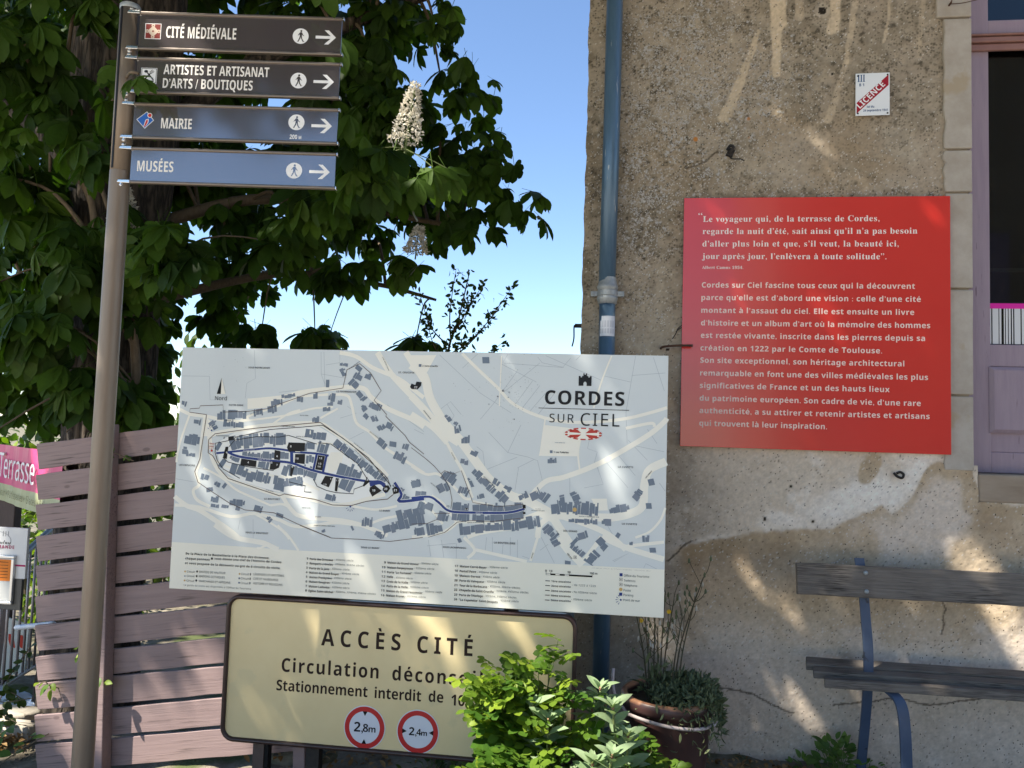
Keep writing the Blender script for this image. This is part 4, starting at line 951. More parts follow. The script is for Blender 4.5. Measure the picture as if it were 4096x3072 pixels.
'bS':(551,'409 723 372 724 303 718 244 700 195 670 159 630 137 580 130 521 132 490 147 437 174 395 208 361 300 308 399 256 421 238 435 216 439 191 436 170 429 152 416 136 396 124 370 117 300 117 264 123 122 174 122 33 184 9 251 -5 324 -10 402 -4 466 15 518 46 557 88 579 139 587 198 585 233 578 265 566 292 550 316 530 338 479 377 312 466 293 482 282 502 278 526 281 546 288 563 301 578 319 589 341 596 394 597 474 579 535 556 584 674 513 701 444 718'),
'rS':(549,'321 722 282 714 246 702 214 685 187 664 165 640 149 611 139 578 136 542 141 491 157 447 182 411 218 381 264 354 422 286 461 258 481 225 488 183 484 150 470 122 448 99 416 82 376 71 289 69 216 81 127 110 127 24 180 6 247 -6 323 -10 396 -4 458 14 509 43 547 83 570 132 578 191 576 226 568 257 556 284 538 308 516 329 490 348 423 381 316 425 270 451 242 481 229 518 227 541 231 570 242 595 261 616 287 632 321 642 393 644 452 634 533 607 561 684 504 705 438 719'),
'bT':(579,'635 714 96 714 96 588 290 588 290 0 441 0 441 588 635 588'),
'rT':(556,'621 714 86 714 86 635 309 635 309 0 399 0 399 635 621 635'),
'bU':(756,'312 714 161 714 161 254 169 180 194 116 235 62 292 22 364 -2 451 -10 514 -6 569 5 616 24 656 50 689 82 714 118 733 160 743 204 747 252 747 714 596 714 596 278 592 228 581 187 562 156 536 134 500 121 455 117 412 121 376 133 348 153 328 183 316 224 312 277'),
'rU':(731,'256 714 166 714 166 254 174 180 197 116 236 62 289 22 356 -2 438 -10 498 -6 550 5 594 24 632 50 662 82 686 118 703 160 713 204 716 252 716 714 627 714 627 252 622 201 608 157 584 120 549 91 502 74 443 68 386 73 339 89 302 116 277 152 261 197 256 251'),
'bV':(650,'229 714 76 714 318 0 483 0 726 714 573 714 407 166 401 132 363 289'),
'rV':(600,'170 714 76 714 331 0 421 0 676 714 581 714 387 148 376 100 331 256'),
'bX':(667,'258 714 91 714 313 368 76 0 238 0 404 270 570 0 743 0 502 360 726 714 563 714 412 457'),
'rX':(586,'195 714 95 714 317 372 80 0 175 0 367 310 556 0 658 0 420 374 641 714 546 714 370 434'),
'bY':(624,'240 714 76 714 313 273 313 0 463 0 463 278 700 714 537 714 388 420'),
'rY':(566,'174 714 76 714 314 273 314 0 404 0 404 277 642 714 545 714 359 363'),
'ba':(604,'446 552 378 557 340 556 266 544 199 522 169 508 218 407 294 436 346 446 397 445 418 438 434 427 447 411 454 390 457 340 362 337 287 330 226 315 179 292 145 259 125 216 118 163 123 109 139 66 166 32 201 9 241 -5 287 -10 329 -8 365 -1 394 10 420 26 444 47 468 74 472 74 501 0 605 0 605 364 598 424 579 472 546 509 502 536/356 247 457 253 457 208 453 176 442 149 424 128 400 112 373 102 343 99 306 105 291 114 280 125 273 142 271 162 274 186 283 207 299 225 323 239'),
'ca':(529,'389 303 355 308 326 306 267 288 210 256 160 212 123 163 110 137 100 86 103 59 112 37 128 18 148 5 172 -3 200 -6 244 1 286 23 325 60 327 40 333 24 344 10 372 -5 389 -7 413 -4 438 4 466 18 526 62 559 92 539 112 450 46 439 46 436 59 556 308 444 304 425 264 412 288/394 270 403 254 404 244 400 226 368 162 319 89 267 36 243 23 216 19 199 35 199 56 210 92 242 156 316 250 345 272'),
'ra':(561,'424 540 364 545 296 539 233 522 181 499 208 433 279 462 331 473 392 471 419 462 441 448 457 426 467 395 470 323 379 320 299 313 235 297 185 272 150 239 129 198 122 149 127 99 143 59 170 28 205 7 245 -6 291 -10 333 -8 369 -1 398 11 447 49 471 76 475 76 492 0 556 0 556 365 551 422 535 468 509 502 472 526/469 262 469 214 464 166 449 128 424 98 391 78 354 65 311 61 284 63 261 70 240 82 225 99 216 121 213 148 217 179 230 206 252 227 284 243 330 254'),
'sa':(512,'381 470 317 474 247 467 190 446 168 432 136 395 128 374 125 352 127 333 133 316 142 302 156 292 172 286 209 286 225 291 240 300 257 327 257 356 231 408 238 426 260 436 296 440 320 438 340 431 354 420 364 405 370 384 372 283 289 257 222 230 170 202 135 172 113 135 106 94 109 64 119 39 136 17 158 0 186 -10 218 -13 274 -6 326 16 374 52 386 15 413 -8 455 -15 495 -9 532 10 566 41 553 62 536 52 523 52 515 59 512 93 512 313 507 363 492 404 468 435 432 457/305 226 372 252 372 94 335 61 311 51 301 50 274 58 257 83 252 125 265 183'),
'bb':(633,'303 760 154 760 154 0 268 0 293 60 303 60 338 26 385 0 417 -8 454 -10 513 -2 563 22 606 62 638 118 658 188 664 274 658 359 639 429 607 484 565 524 515 548 458 556 421 553 389 546 339 516 303 475 297 475 303 583/315 373 328 401 348 421 375 433 410 437 439 432 464 419 484 396 500 365 509 325 512 276 509 227 500 186 485 154 465 130 441 116 412 111 375 116 346 130 326 154 313 186 306 226 303 291 307 336'),
'rb':(615,'249 760 161 760 161 0 224 0 242 68 249 68 287 29 312 13 341 0 376 -7 415 -10 477 -2 530 21 575 60 609 114 629 184 636 268 629 352 609 422 576 476 531 514 477 537 415 545 376 542 341 535 312 522 287 505 266 486 249 465 244 465 249 575/349 467 400 472 481 449 529 382 545 269 541 208 529 157 509 116 482 86 446 69 402 63 350 69 309 86 282 116 263 156 253 206 249 271 253 334 264 384 282 423 310 450'),
'sb':(537,'282 678 88 678 88 654 122 646 136 626 140 578 140 -17 155 -17 232 42 274 10 318 -9 362 -15 404 -11 442 0 478 19 509 44 535 75 556 112 572 153 582 198 585 247 582 290 575 329 562 365 545 396 524 423 498 445 470 461 439 471 405 474 358 467 317 448 282 415/350 417 380 412 403 398 420 374 432 339 439 294 439 170 432 115 421 73 404 44 380 27 348 21 311 30 289 57 282 102 282 360 295 390 307 402'),
'bc':(514,'!338 553 425 555 389 556/338 553 457 551 425 555/292 543 457 551 338 553/292 543 486 545 457 551/292 543 513 537 486 545/249 526 513 537 292 543/249 526 537 529 513 537/249 526 559 519 537 529/212 502 559 519 249 526/212 502 470 420 559 519/470 420 492 413 559 519/492 413 515 404 559 519/181 471 429 432 212 502/429 432 449 427 212 502/449 427 470 420 212 502/155 433 389 436 181 471/389 436 409 435 181 471/409 435 429 432 181 471/155 433 325 418 389 436/136 387 325 418 155 433/136 387 286 363 325 418/125 333 286 363 136 387/125 333 273 271 286 363/121 270 273 271 125 333/121 270 276 221 273 271/128 182 276 221 121 270/128 182 287 181 276 221/151 111 287 181 128 182/151 111 303 150 287 181/519 144 542 31 542 158/151 111 327 128 303 150/496 133 542 31 519 144/472 124 542 31 496 133/151 111 355 115 327 128/447 117 542 31 472 124/419 112 542 31 447 117/151 111 389 111 355 115/389 111 542 31 419 112/187 57 389 111 151 111/187 57 542 31 389 111/238 20 542 31 187 57/238 20 519 18 542 31/301 -3 519 18 238 20/301 -3 495 7 519 18/301 -3 470 0 495 7/301 -3 443 -6 470 0/376 -10 443 -6 301 -3/376 -10 412 -9 443 -6'),
'cc':(386,'147 199 116 149 109 124 106 98 109 68 119 42 136 21 158 5 186 -4 218 -7 250 -4 282 4 313 18 377 62 410 92 390 112 307 46 256 25 230 27 221 35 219 61 248 133 314 231 352 269 372 277 388 270 370 260 355 236 358 209 371 196 390 191 406 193 419 199 429 208 441 232 439 264 431 279 417 292 398 301'),
'rc':(480,'336 543 293 533 254 517 218 494 189 464 164 426 146 381 135 327 131 265 134 205 145 153 162 109 186 72 215 42 250 19 288 3 330 -7 431 -7 495 10 514 19 514 97 452 75 403 67 375 66 328 72 290 89 260 118 239 157 226 206 222 266 240 379 292 446 380 469 419 466 496 444 523 517 461 538'),
'sc':(437,'380 472 336 475 294 471 255 460 218 442 186 417 158 388 136 352 119 313 108 270 105 223 108 179 117 138 132 101 152 68 176 39 205 16 237 -1 271 -12 308 -15 381 -3 445 32 500 90 480 107 448 79 415 63 380 57 341 63 308 82 280 114 259 157 247 212 243 279 252 370 281 424 328 442 351 438 365 425 368 373 375 335 395 312 428 304 460 311 472 320 482 333 489 365 484 395 471 421 448 444 418 461'),
'bd':(633,'631 760 482 760 486 522 493 476 488 476 472 498 428 533 400 546 368 553 331 556 272 548 222 524 179 484 147 428 127 358 121 272 127 187 147 117 178 62 221 22 270 -2 327 -10 364 -7 396 0 446 30 482 71 488 71 517 0 631 0/377 435 416 430 447 416 468 393 481 361 489 320 492 255 489 210 480 174 466 146 445 125 416 113 379 109 348 114 321 127 300 150 284 181 275 221 272 270 275 319 284 360 300 392 321 416 347 430'),
'rd':(615,'606 760 518 760 524 467 518 467 500 488 454 523 425 536 391 543 352 546 290 538 236 515 192 476 158 421 138 352 131 267 138 183 158 113 191 60 235 21 289 -2 351 -10 390 -7 425 1 454 14 479 31 500 50 518 72 522 72 535 0 606 0/321 467 364 473 417 467 458 449 486 420 504 379 515 328 519 250 515 193 504 146 484 110 456 84 416 68 365 63 321 69 285 86 258 116 238 156 226 206 222 265 226 324 238 375 258 416 285 448'),
'sd':(551,'551 678 338 678 338 654 379 648 392 640 401 630 408 597 408 417 375 449 337 468 293 474 259 470 227 460 197 442 170 419 148 389 130 354 116 313 108 268 105 219 108 176 115 136 128 99 145 66 166 38 192 16 220 -2 251 -12 284 -15 334 -7 376 18 408 58 408 -15 480 2 545 12 602 16 602 41 582 45 568 52 560 60 552 90/307 413 335 418 368 411 383 402 395 390 408 360 408 113 390 76 361 51 346 44 331 42 305 47 284 62 269 87 259 124 253 171 253 287 259 335 270 372 285 398'),
'be':(591,'449 549 379 556 330 552 285 542 244 524 208 499 178 467 154 428 135 383 125 329 121 269 125 210 137 158 157 113 184 75 217 44 256 20 300 4 348 -7 441 -9 508 0 566 17 593 29 593 144 533 120 474 106 408 101 369 105 336 117 310 137 290 164 277 197 272 236 624 236 624 308 617 381 595 442 558 492 509 527/353 447 380 450 412 446 438 436 458 418 472 394 481 366 484 335 275 335 281 371 292 400 308 422 329 438'),
'ce':(411,'370 306 320 306 264 288 208 257 181 238 135 193 104 145 96 122 93 99 97 72 110 47 130 24 158 7 190 -4 226 -7 258 -4 292 4 328 18 365 37 400 62 433 92 415 112 352 61 322 44 292 32 262 25 217 25 206 32 203 44 211 80 221 102 297 122 360 149 406 182 422 201 431 221 434 241 431 260 423 276 409 290 391 300/337 275 347 277 357 274 363 263 363 229 345 194 314 163 274 139 231 128 270 203 313 257'),
're':(564,'412 543 368 546 323 542 281 531 244 512 210 486 183 454 160 415 144 370 134 320 131 264 135 208 145 158 164 114 188 76 218 45 254 21 295 4 340 -7 424 -9 484 -2 565 25 565 102 484 74 426 66 393 65 344 70 302 86 268 112 244 149 228 195 222 251 589 251 586 351 577 393 562 432 542 465 517 493 486 516 451 533/328 470 367 474 408 469 440 455 465 432 482 400 493 364 497 321 224 321 232 366 246 403 268 434 295 456'),
'se':(448,'363 468 310 474 273 471 238 460 206 443 177 420 152 391 132 358 117 320 108 279 105 234 108 186 117 142 131 102 150 68 174 39 202 16 233 -2 268 -12 305 -15 381 -1 446 40 500 108 478 128 446 92 411 70 373 63 306 83 265 145 250 247 497 247 491 321 475 374 446 417 409 449/316 442 337 439 353 429 364 412 375 358 376 286 249 286 256 380 279 426'),
'bf':(387,'!333 763 399 764 371 765/333 763 426 762 399 764/299 758 426 762 333 763/299 758 450 758 426 762/299 758 473 753 450 758/268 749 473 753 299 758/268 749 492 748 473 753/242 736 492 748 268 749/242 736 508 742 492 748/242 736 470 633 508 742/219 718 470 633 242 736/201 694 433 642 219 718/433 642 446 639 219 718/446 639 458 636 219 718/458 636 470 633 219 718/188 665 404 646 201 694/404 646 419 645 201 694/419 645 433 642 201 694/181 629 387 647 188 665/387 647 404 646 188 665/181 629 368 645 387 647/181 629 353 639 368 645/181 629 341 628 353 639/178 586 341 628 181 629/178 586 333 614 341 628/178 586 329 598 333 614/178 586 327 580 329 598/178 546 327 580 178 586/178 546 327 546 327 580/96 506 327 546 178 546/96 506 456 546 327 546/96 506 456 434 456 546/96 434 456 434 96 506/178 434 456 434 96 434/178 0 327 434 178 434/327 434 456 434 178 434/178 0 327 0 327 434'),
'cf':(533,'607 600 566 607 531 602 497 585 462 558 425 520 225 256 150 189 167 169 243 237 166 113 150 112 128 100 118 90 111 67 112 56 124 37 -64 -286 60 -272 211 -9 260 -7 295 4 332 27 374 66 396 92 374 112 321 56 298 40 256 25 229 23 359 248 462 313 545 382 578 416 604 451 624 485 636 517 640 547 632 580/550 575 572 563 576 545 570 503 552 460 522 415 481 370 426 326 359 283 438 441 473 499 504 541 530 567'),
'rf':(344,'!308 760 380 764 359 765/308 760 399 763 380 764/308 760 417 759 399 763/266 745 417 759 308 760/266 745 434 756 417 759/266 745 449 752 434 756/266 745 463 747 449 752/266 745 440 678 463 747/231 720 389 691 266 745/389 691 403 688 266 745/403 688 416 685 266 745/416 685 429 681 266 745/429 681 440 678 266 745/205 683 360 693 231 720/360 693 375 692 231 720/375 692 389 691 231 720/205 683 333 690 360 693/205 683 311 680 333 690/190 633 311 680 205 683/190 633 294 664 311 680/190 633 283 640 294 664/190 633 275 609 283 640/185 570 275 609 190 633/185 570 273 571 275 609/185 570 273 536 273 571/185 539 273 536 185 570/91 509 273 536 185 539/91 509 408 536 273 536/91 509 408 468 408 536/91 468 408 468 91 509/185 468 408 468 91 468/185 0 273 468 185 468/273 468 408 468 185 468/185 0 273 0 273 468'),
'bg':(633,'393 547 331 556 270 548 219 523 177 481 146 424 127 355 121 272 127 190 145 121 176 64 217 23 267 -2 327 -10 359 -8 388 -2 415 9 440 24 462 45 482 71 486 71 482 -7 469 -76 431 -117 367 -131 294 -126 223 -112 154 -89 154 -208 218 -227 284 -237 358 -240 441 -233 509 -213 562 -179 600 -132 623 -73 631 -1 631 546 505 546 493 476 489 476 446 520/378 435 414 431 443 418 465 397 480 366 489 324 492 253 489 204 480 167 464 140 443 121 415 111 380 107 321 125 285 179 273 270 285 362 320 417'),
'rg':(615,'385 544 351 546 287 538 233 512 190 470 157 414 138 346 131 267 138 186 157 118 190 63 234 22 288 -2 352 -10 420 -1 476 26 518 71 522 71 515 -59 501 -96 480 -126 450 -149 414 -162 371 -167 296 -162 230 -148 173 -125 173 -206 228 -225 292 -236 366 -240 441 -234 501 -214 548 -182 580 -137 600 -79 606 -9 606 536 536 536 524 465 519 465 498 490 473 510 446 526 417 537/322 466 363 472 412 467 452 451 482 424 503 386 516 333 520 246 516 187 504 140 483 106 453 81 414 67 365 62 322 68 287 85 258 114 238 155 226 205 222 266 226 327 238 378 259 418 287 448'),
'sg':(487,'349 472 273 472 238 465 206 454 178 439 154 420 135 398 121 374 112 346 109 316 122 251 162 200 228 164 161 128 139 110 123 90 114 69 111 45 118 13 141 -15 178 -38 133 -57 106 -81 97 -111 103 -137 119 -160 147 -181 185 -197 234 -206 293 -209 369 -204 432 -191 482 -168 517 -137 539 -100 546 -55 544 -26 537 -2 526 19 511 36 489 50 462 60 386 72 286 73 253 77 233 88 226 106 228 119 244 140 256 149 365 155 396 161 449 186 470 204 487 225 500 249 507 275 510 303 506 337 494 369 475 399 548 399 548 453 423 453 386 465/310 442 332 438 348 428 360 411 372 354 372 274 360 217 348 199 332 189 310 185 289 188 272 199 260 217 252 242 246 314 252 386 260 411 272 428 289 438/220 -51 408 -52 447 -62 459 -70 466 -82 468 -98 451 -140 400 -165 315 -173 274 -171 242 -165 217 -154 199 -140 189 -125 185 -108 189 -87 201 -68'),
'bh':(657,'303 760 154 760 154 0 303 0 303 257 306 310 314 355 328 390 350 416 381 432 421 437 470 424 499 385 509 319 509 0 658 0 658 356 652 420 634 470 604 508 565 535 517 551 462 556 430 554 399 548 371 537 345 522 323 501 304 476 296 476 303 605'),
'rh':(618,'249 760 161 760 161 0 249 0 249 277 253 335 264 383 282 422 311 450 352 466 406 472 473 458 513 415 526 343 526 0 613 0 613 349 608 411 591 461 564 498 526 524 477 540 417 545 383 543 351 536 320 524 293 508 269 487 250 462 244 462 249 537'),
'bi':(305,'188 753 172 744 158 731 151 712 148 687 151 662 158 643 172 630 188 621 229 614 269 621 286 630 299 643 307 662 310 687 307 712 299 731 286 744 269 753/303 546 154 546 154 0 303 0'),
'ri':(258,'219 736 192 736 169 724 161 713 154 681 161 650 169 639 180 631 206 625 231 631 242 639 250 650 257 681 250 713 242 724/249 536 161 536 161 0 249 0'),
'si':(295,'246 688 206 688 188 680 172 668 153 634 153 594 172 560 206 541 246 541 279 560 291 576 299 594 299 634 280 668 264 680/297 462 107 462 106 437 137 431 146 424 153 397 153 63 144 38 121 26 103 24 103 0 344 0 344 24 314 32 306 39 298 64'),
'rj':(258,'219 736 192 736 169 724 161 713 154 681 161 650 169 639 180 631 206 625 231 631 242 639 250 650 257 681 250 713 242 724/249 536 161 536 159 -112 152 -134 140 -150 107 -165 31 -160 21 -157 21 -228 82 -240 146 -235 184 -221 213 -198 233 -166 245 -126 249 -80'),
'sj':(312,'254 690 214 690 181 670 169 654 161 636 161 596 180 562 196 550 214 543 234 541 254 544 272 551 288 563 308 596 308 636 300 654 288 670 272 682/313 462 109 462 109 438 148 431 159 424 166 412 171 372 170 -107 163 -148 155 -163 141 -171 122 -174 105 -172 95 -165 93 -148 114 -108 113 -82 98 -58 86 -50 54 -43 22 -50 0 -72 -7 -104 -5 -123 11 -157 24 -172 60 -195 104 -208 129 -209 183 -204 228 -189 264 -164 291 -130 308 -86 313 -32'),
'rk':(534,'248 760 161 760 161 0 248 0 248 197 309 250 495 0 601 0 369 307 586 536 483 536 248 276 244 276 248 363'),
'bl':(305,'303 760 154 760 154 0 303 0'),
'rl':(258,'249 760 161 760 161 0 249 0'),
'sl':(297,'297 678 106 678 106 654 125 652 138 647 146 639 153 612 153 63 144 38 121 26 103 24 103 0 344 0 344 24 314 32 306 39 298 64'),
'bm':(982,'493 554 424 554 394 548 364 537 338 522 315 501 296 476 288 476 268 546 154 546 154 0 303 0 303 257 306 310 313 355 326 390 346 416 375 432 412 437 458 424 485 385 494 319 494 0 643 0 643 274 646 322 654 363 668 395 688 418 716 432 752 437 798 424 825 385 834 319 834 0 983 0 983 356 978 420 962 470 936 508 899 535 852 551 795 556 733 548 704 537 676 522 653 501 634 476 621 476 604 501 583 521 557 536 527 547'),
'rm':(935,'482 536 408 546 377 544 346 537 318 526 291 509 269 489 250 463 245 463 232 536 161 536 161 0 249 0 249 278 252 336 263 384 280 422 306 450 344 466 392 472 453 458 490 416 502 345 502 0 589 0 589 296 593 349 604 392 622 427 650 452 687 467 734 472 795 458 831 416 843 345 843 0 930 0 930 349 925 412 910 462 885 500 850 525 805 541 749 546 715 544 682 536 650 524 622 507 597 484 577 456 572 456 537 506'),
'sm':(825,'488 465 429 474 379 465 334 438 294 394 294 462 104 462 104 438 122 436 135 431 150 411 154 377 153 64 143 38 134 31 103 24 103 0 340 0 340 24 311 32 298 50 294 83 294 350 317 380 343 398 373 404 391 402 404 395 412 384 420 348 420 65 417 50 411 39 402 31 390 26 373 24 373 0 606 0 606 24 589 26 577 31 568 39 560 65 559 353 583 381 610 398 638 404 656 402 669 395 677 384 685 348 685 65 682 50 676 39 667 31 655 26 638 24 638 0 874 0 874 24 844 31 836 38 830 49 826 83 826 315 812 403 769 456 698 474 643 464 595 436 553 389 529 436'),
'bn':(657,'519 551 464 556 398 548 368 537 339 522 316 501 296 476 288 476 268 546 154 546 154 0 303 0 303 257 306 310 314 355 328 390 349 416 380 432 421 437 449 434 471 424 488 408 500 385 507 355 509 0 658 0 658 356 652 420 634 470 605 508 566 535'),
'rn':(618,'478 541 419 546 386 544 353 537 322 526 294 509 270 489 250 463 245 463 232 536 161 536 161 0 249 0 249 278 253 336 264 384 283 422 312 450 353 466 406 472 473 458 513 415 526 343 526 0 613 0 613 349 608 412 591 462 564 500 526 525'),
'sn':(567,'510 456 438 474 384 466 336 440 296 398 296 462 104 462 104 438 122 436 135 431 150 411 154 377 153 64 143 38 134 31 103 24 103 0 344 0 344 24 314 31 306 38 300 49 296 83 296 350 321 380 348 398 378 404 396 402 409 395 417 384 425 348 426 83 421 50 407 30 377 24 377 0 617 0 617 24 587 31 578 38 572 49 568 83 568 315 554 403'),
'bo':(619,'436 552 387 556 310 548 245 524 192 483 153 427 129 358 121 274 125 216 136 165 155 120 180 81 212 48 248 23 290 5 335 -6 384 -10 460 -2 525 23 578 64 618 120 642 190 650 274 646 332 635 383 616 428 591 466 560 498 523 523 482 541/349 432 385 436 421 432 450 418 472 396 486 364 495 324 498 274 495 224 486 184 472 152 450 128 422 115 386 110 350 115 321 128 300 152 285 184 276 224 273 274 276 324 285 364 300 396 321 418'),
'ro':(605,'427 542 380 546 309 538 248 514 198 474 161 419 138 351 131 269 135 213 145 162 163 118 187 79 216 48 250 22 289 4 331 -6 377 -10 448 -2 509 22 560 63 597 118 620 187 627 269 624 325 613 376 596 420 572 457 543 489 508 514 470 532/328 466 378 472 428 466 468 448 498 418 519 377 532 328 536 269 532 210 519 160 498 118 468 88 428 69 379 63 329 69 289 88 260 118 239 160 226 210 222 269 226 328 238 377 259 418 289 448'),
'so':(501,'368 471 326 474 284 470 246 460 210 442 179 419 153 390 132 356 116 317 107 275 104 229 107 184 116 143 132 104 153 70 179 41 210 17 246 -1 285 -11 327 -15 369 -12 407 -1 442 16 472 39 498 68 520 102 535 141 545 183 548 229 545 276 535 318 520 357 498 391 472 420 441 443 406 460/301 440 327 445 351 440 371 426 385 403 395 365 401 307 400 121 387 58 372 35 352 22 327 17 302 22 282 35 267 58 257 95 250 189 252 307 258 365 267 403 281 426'),
'bp':(633,'515 548 458 556 421 553 389 545 362 532 319 496 303 475 296 475 275 546 154 546 154 -240 303 -240 302 6 295 60 303 60 338 26 386 0 417 -8 454 -10 512 -2 562 22 605 62 638 118 657 189 664 274 658 359 639 429 607 484 565 524/315 373 328 401 348 421 375 433 410 437 467 419 501 365 512 276 509 227 501 186 488 154 468 130 443 116 412 111 375 116 346 130 326 154 313 186 306 226 303 291 307 336'),
'rp':(615,'478 538 416 546 376 543 341 535 312 522 288 505 249 463 245 463 233 536 161 536 161 -240 249 -240 243 68 249 68 266 48 312 14 342 0 376 -7 415 -10 477 -2 531 22 576 61 609 116 629 185 636 269 629 354 609 423 576 477 531 515/400 472 445 466 482 448 509 417 529 376 541 327 545 270 538 196 530 164 502 110 482 90 460 75 433 66 402 63 350 69 309 87 282 116 263 157 253 208 249 286 254 343 266 390 284 426 312 452 351 467'),
'sp':(553,'453 472 419 475 367 466 323 438 289 391 289 462 105 462 105 439 137 429 145 422 153 389 151 -150 143 -168 127 -179 102 -184 102 -207 370 -207 370 -183 324 -175 307 -160 299 -131 296 -86 296 48 329 13 368 -8 414 -15 449 -11 480 -1 509 18 535 42 557 72 574 108 587 148 594 191 597 238 594 282 587 322 574 360 558 393 537 421 512 444 484 461/343 407 372 414 400 409 421 394 435 369 444 332 450 286 450 172 443 125 432 88 416 62 395 47 367 42 338 49 314 69 296 102 296 350 318 386'),
'bq':(633,'368 553 330 556 272 548 222 524 179 484 147 428 127 358 121 272 127 187 146 117 178 62 220 22 270 -2 327 -10 364 -7 397 0 447 30 482 71 488 71 482 -11 482 -240 631 -240 631 546 505 546 492 476 488 476 471 498 428 533 400 546/378 435 417 430 447 416 468 393 481 361 489 320 492 253 489 208 480 172 466 144 446 123 417 111 380 107 321 125 285 179 273 270 276 319 285 360 299 392 319 416 346 430'),
'rq':(615,'391 543 352 546 291 538 238 515 192 476 158 421 138 352 131 267 138 183 158 113 192 60 236 21 288 -2 349 -10 389 -7 424 1 454 14 479 31 500 50 517 72 523 72 518 -11 518 -240 606 -240 606 536 536 536 523 463 519 463 480 505 455 522 426 535/320 467 364 473 416 467 456 450 485 420 504 380 515 328 519 248 515 191 503 144 484 108 455 83 416 68 366 63 322 69 285 87 258 116 238 157 226 206 222 265 226 324 238 375 257 416 284 448'),
'sq':(542,'552 477 536 477 459 419 417 450 374 469 329 475 288 471 250 460 214 442 183 416 157 386 135 349 119 308 109 263 106 214 109 171 116 132 129 96 146 64 168 37 193 15 222 -1 253 -11 287 -14 333 -8 374 11 409 43 407 -144 403 -159 394 -170 362 -181 336 -183 336 -207 603 -207 603 -183 571 -176 562 -169 556 -158 552 -124/312 433 343 439 380 430 402 403 409 359 409 100 405 84 397 70 371 51 342 44 311 49 288 64 270 90 259 126 252 174 252 297 259 349 271 389 288 417'),
'br':(454,'424 553 391 543 362 526 336 505 314 481 296 454 289 454 267 546 154 546 154 0 303 0 305 310 313 338 324 360 340 378 359 393 381 404 429 416 498 412 509 552'),
'cr':(410,'197 250 130 189 150 169 227 242 296 245 252 209 216 168 190 126 177 86 175 69 178 48 188 30 204 14 224 3 249 -4 297 -4 332 9 429 92 411 113 340 49 305 31 297 32 291 44 299 66 391 206 395 223 388 248 369 264 324 277 266 284 253 290 245 329'),
'rr':(413,'375 542 343 532 314 514 288 491 266 466 247 438 243 438 233 536 161 536 161 0 249 0 251 320 259 352 270 380 286 406 328 444 378 464 463 459 474 540'),
'sr':(428,'449 472 423 474 401 471 378 463 354 448 332 429 311 404 293 375 293 462 107 462 106 437 137 431 145 424 153 397 153 63 144 38 121 26 103 24 103 0 370 0 370 24 344 26 312 38 304 48 298 83 300 315 306 339 317 360 330 375 343 384 357 387 377 380 406 344 429 332 462 333 477 339 490 349 499 362 505 378 505 418 498 437 486 452 470 464'),
'bs':(497,'337 556 276 552 224 539 180 518 147 488 128 450 121 404 128 350 137 328 150 308 166 291 210 261 363 187 385 163 388 146 386 133 370 112 334 100 280 100 217 112 152 132 122 145 122 22 204 -2 302 -10 373 -5 431 10 476 34 509 68 528 111 535 162 533 193 527 219 516 242 485 278 440 306 285 379 270 402 269 410 276 430 298 442 335 446 384 441 484 406 529 513 465 538 403 552'),
'rs':(479,'328 546 272 542 223 530 182 509 152 481 133 446 127 404 129 376 136 352 147 332 162 314 204 284 374 208 405 187 420 165 425 140 422 118 412 98 395 82 371 71 339 63 267 62 206 74 128 104 128 24 200 -1 260 -9 296 -10 357 -6 409 8 452 30 484 61 504 100 510 148 508 175 502 199 491 220 458 254 381 294 249 351 224 372 212 395 214 428 224 443 240 456 261 466 289 472 348 473 422 457 469 440 499 510 420 536'),
'ss':(429,'241 470 204 456 172 433 149 403 136 368 131 328 134 300 143 275 157 252 177 231 203 211 308 156 338 136 356 113 362 87 360 68 353 53 342 40 327 30 308 24 285 22 257 26 230 38 205 58 183 85 167 118 155 157 129 157 129 -13 152 -13 160 2 171 10 192 13 273 -12 301 -15 345 -10 383 4 416 27 440 58 454 96 459 141 456 174 449 202 436 226 417 246 392 265 260 335 239 358 232 386 234 401 249 426 278 439 298 441 323 438 347 428 368 412 388 391 404 363 416 330 439 330 439 475 419 475 412 463 403 456 372 458'),
'bt':(434,'!181 547 319 662 224 662/181 547 319 546 319 662/99 497 319 546 181 547/99 497 472 546 319 546/99 497 472 434 472 546/99 434 472 434 99 497/170 434 472 434 99 434/170 171 319 434 170 434/319 434 472 434 170 434/170 171 319 171 319 434/172 128 319 171 170 171/172 128 321 152 319 171/172 128 327 137 321 152/172 128 337 125 327 137/180 91 337 125 172 128/463 122 478 15 478 126/180 91 350 116 337 125/447 118 478 15 463 122/432 114 478 15 447 118/180 91 366 111 350 116/416 111 478 15 432 114/400 110 478 15 416 111/180 91 384 109 366 111/384 109 478 15 400 110/180 91 478 15 384 109/192 62 478 15 180 91/209 38 478 15 192 62/230 19 478 15 209 38/253 6 478 15 230 19/253 6 461 9 478 15/253 6 441 3 461 9/280 -3 441 3 253 6/280 -3 418 -3 441 3/280 -3 394 -7 418 -3/309 -8 394 -7 280 -3/309 -8 368 -9 394 -7/341 -10 368 -9 309 -8'),
'ct':(442,'449 439 523 566 396 561 254 326 172 229 129 189 146 169 200 220 137 94 133 66 135 46 141 29 152 14 166 3 184 -4 206 -6 234 -3 262 6 290 20 348 64 378 92 359 112 305 64 267 38 241 30 231 35 236 65 427 407 507 407 516 439'),
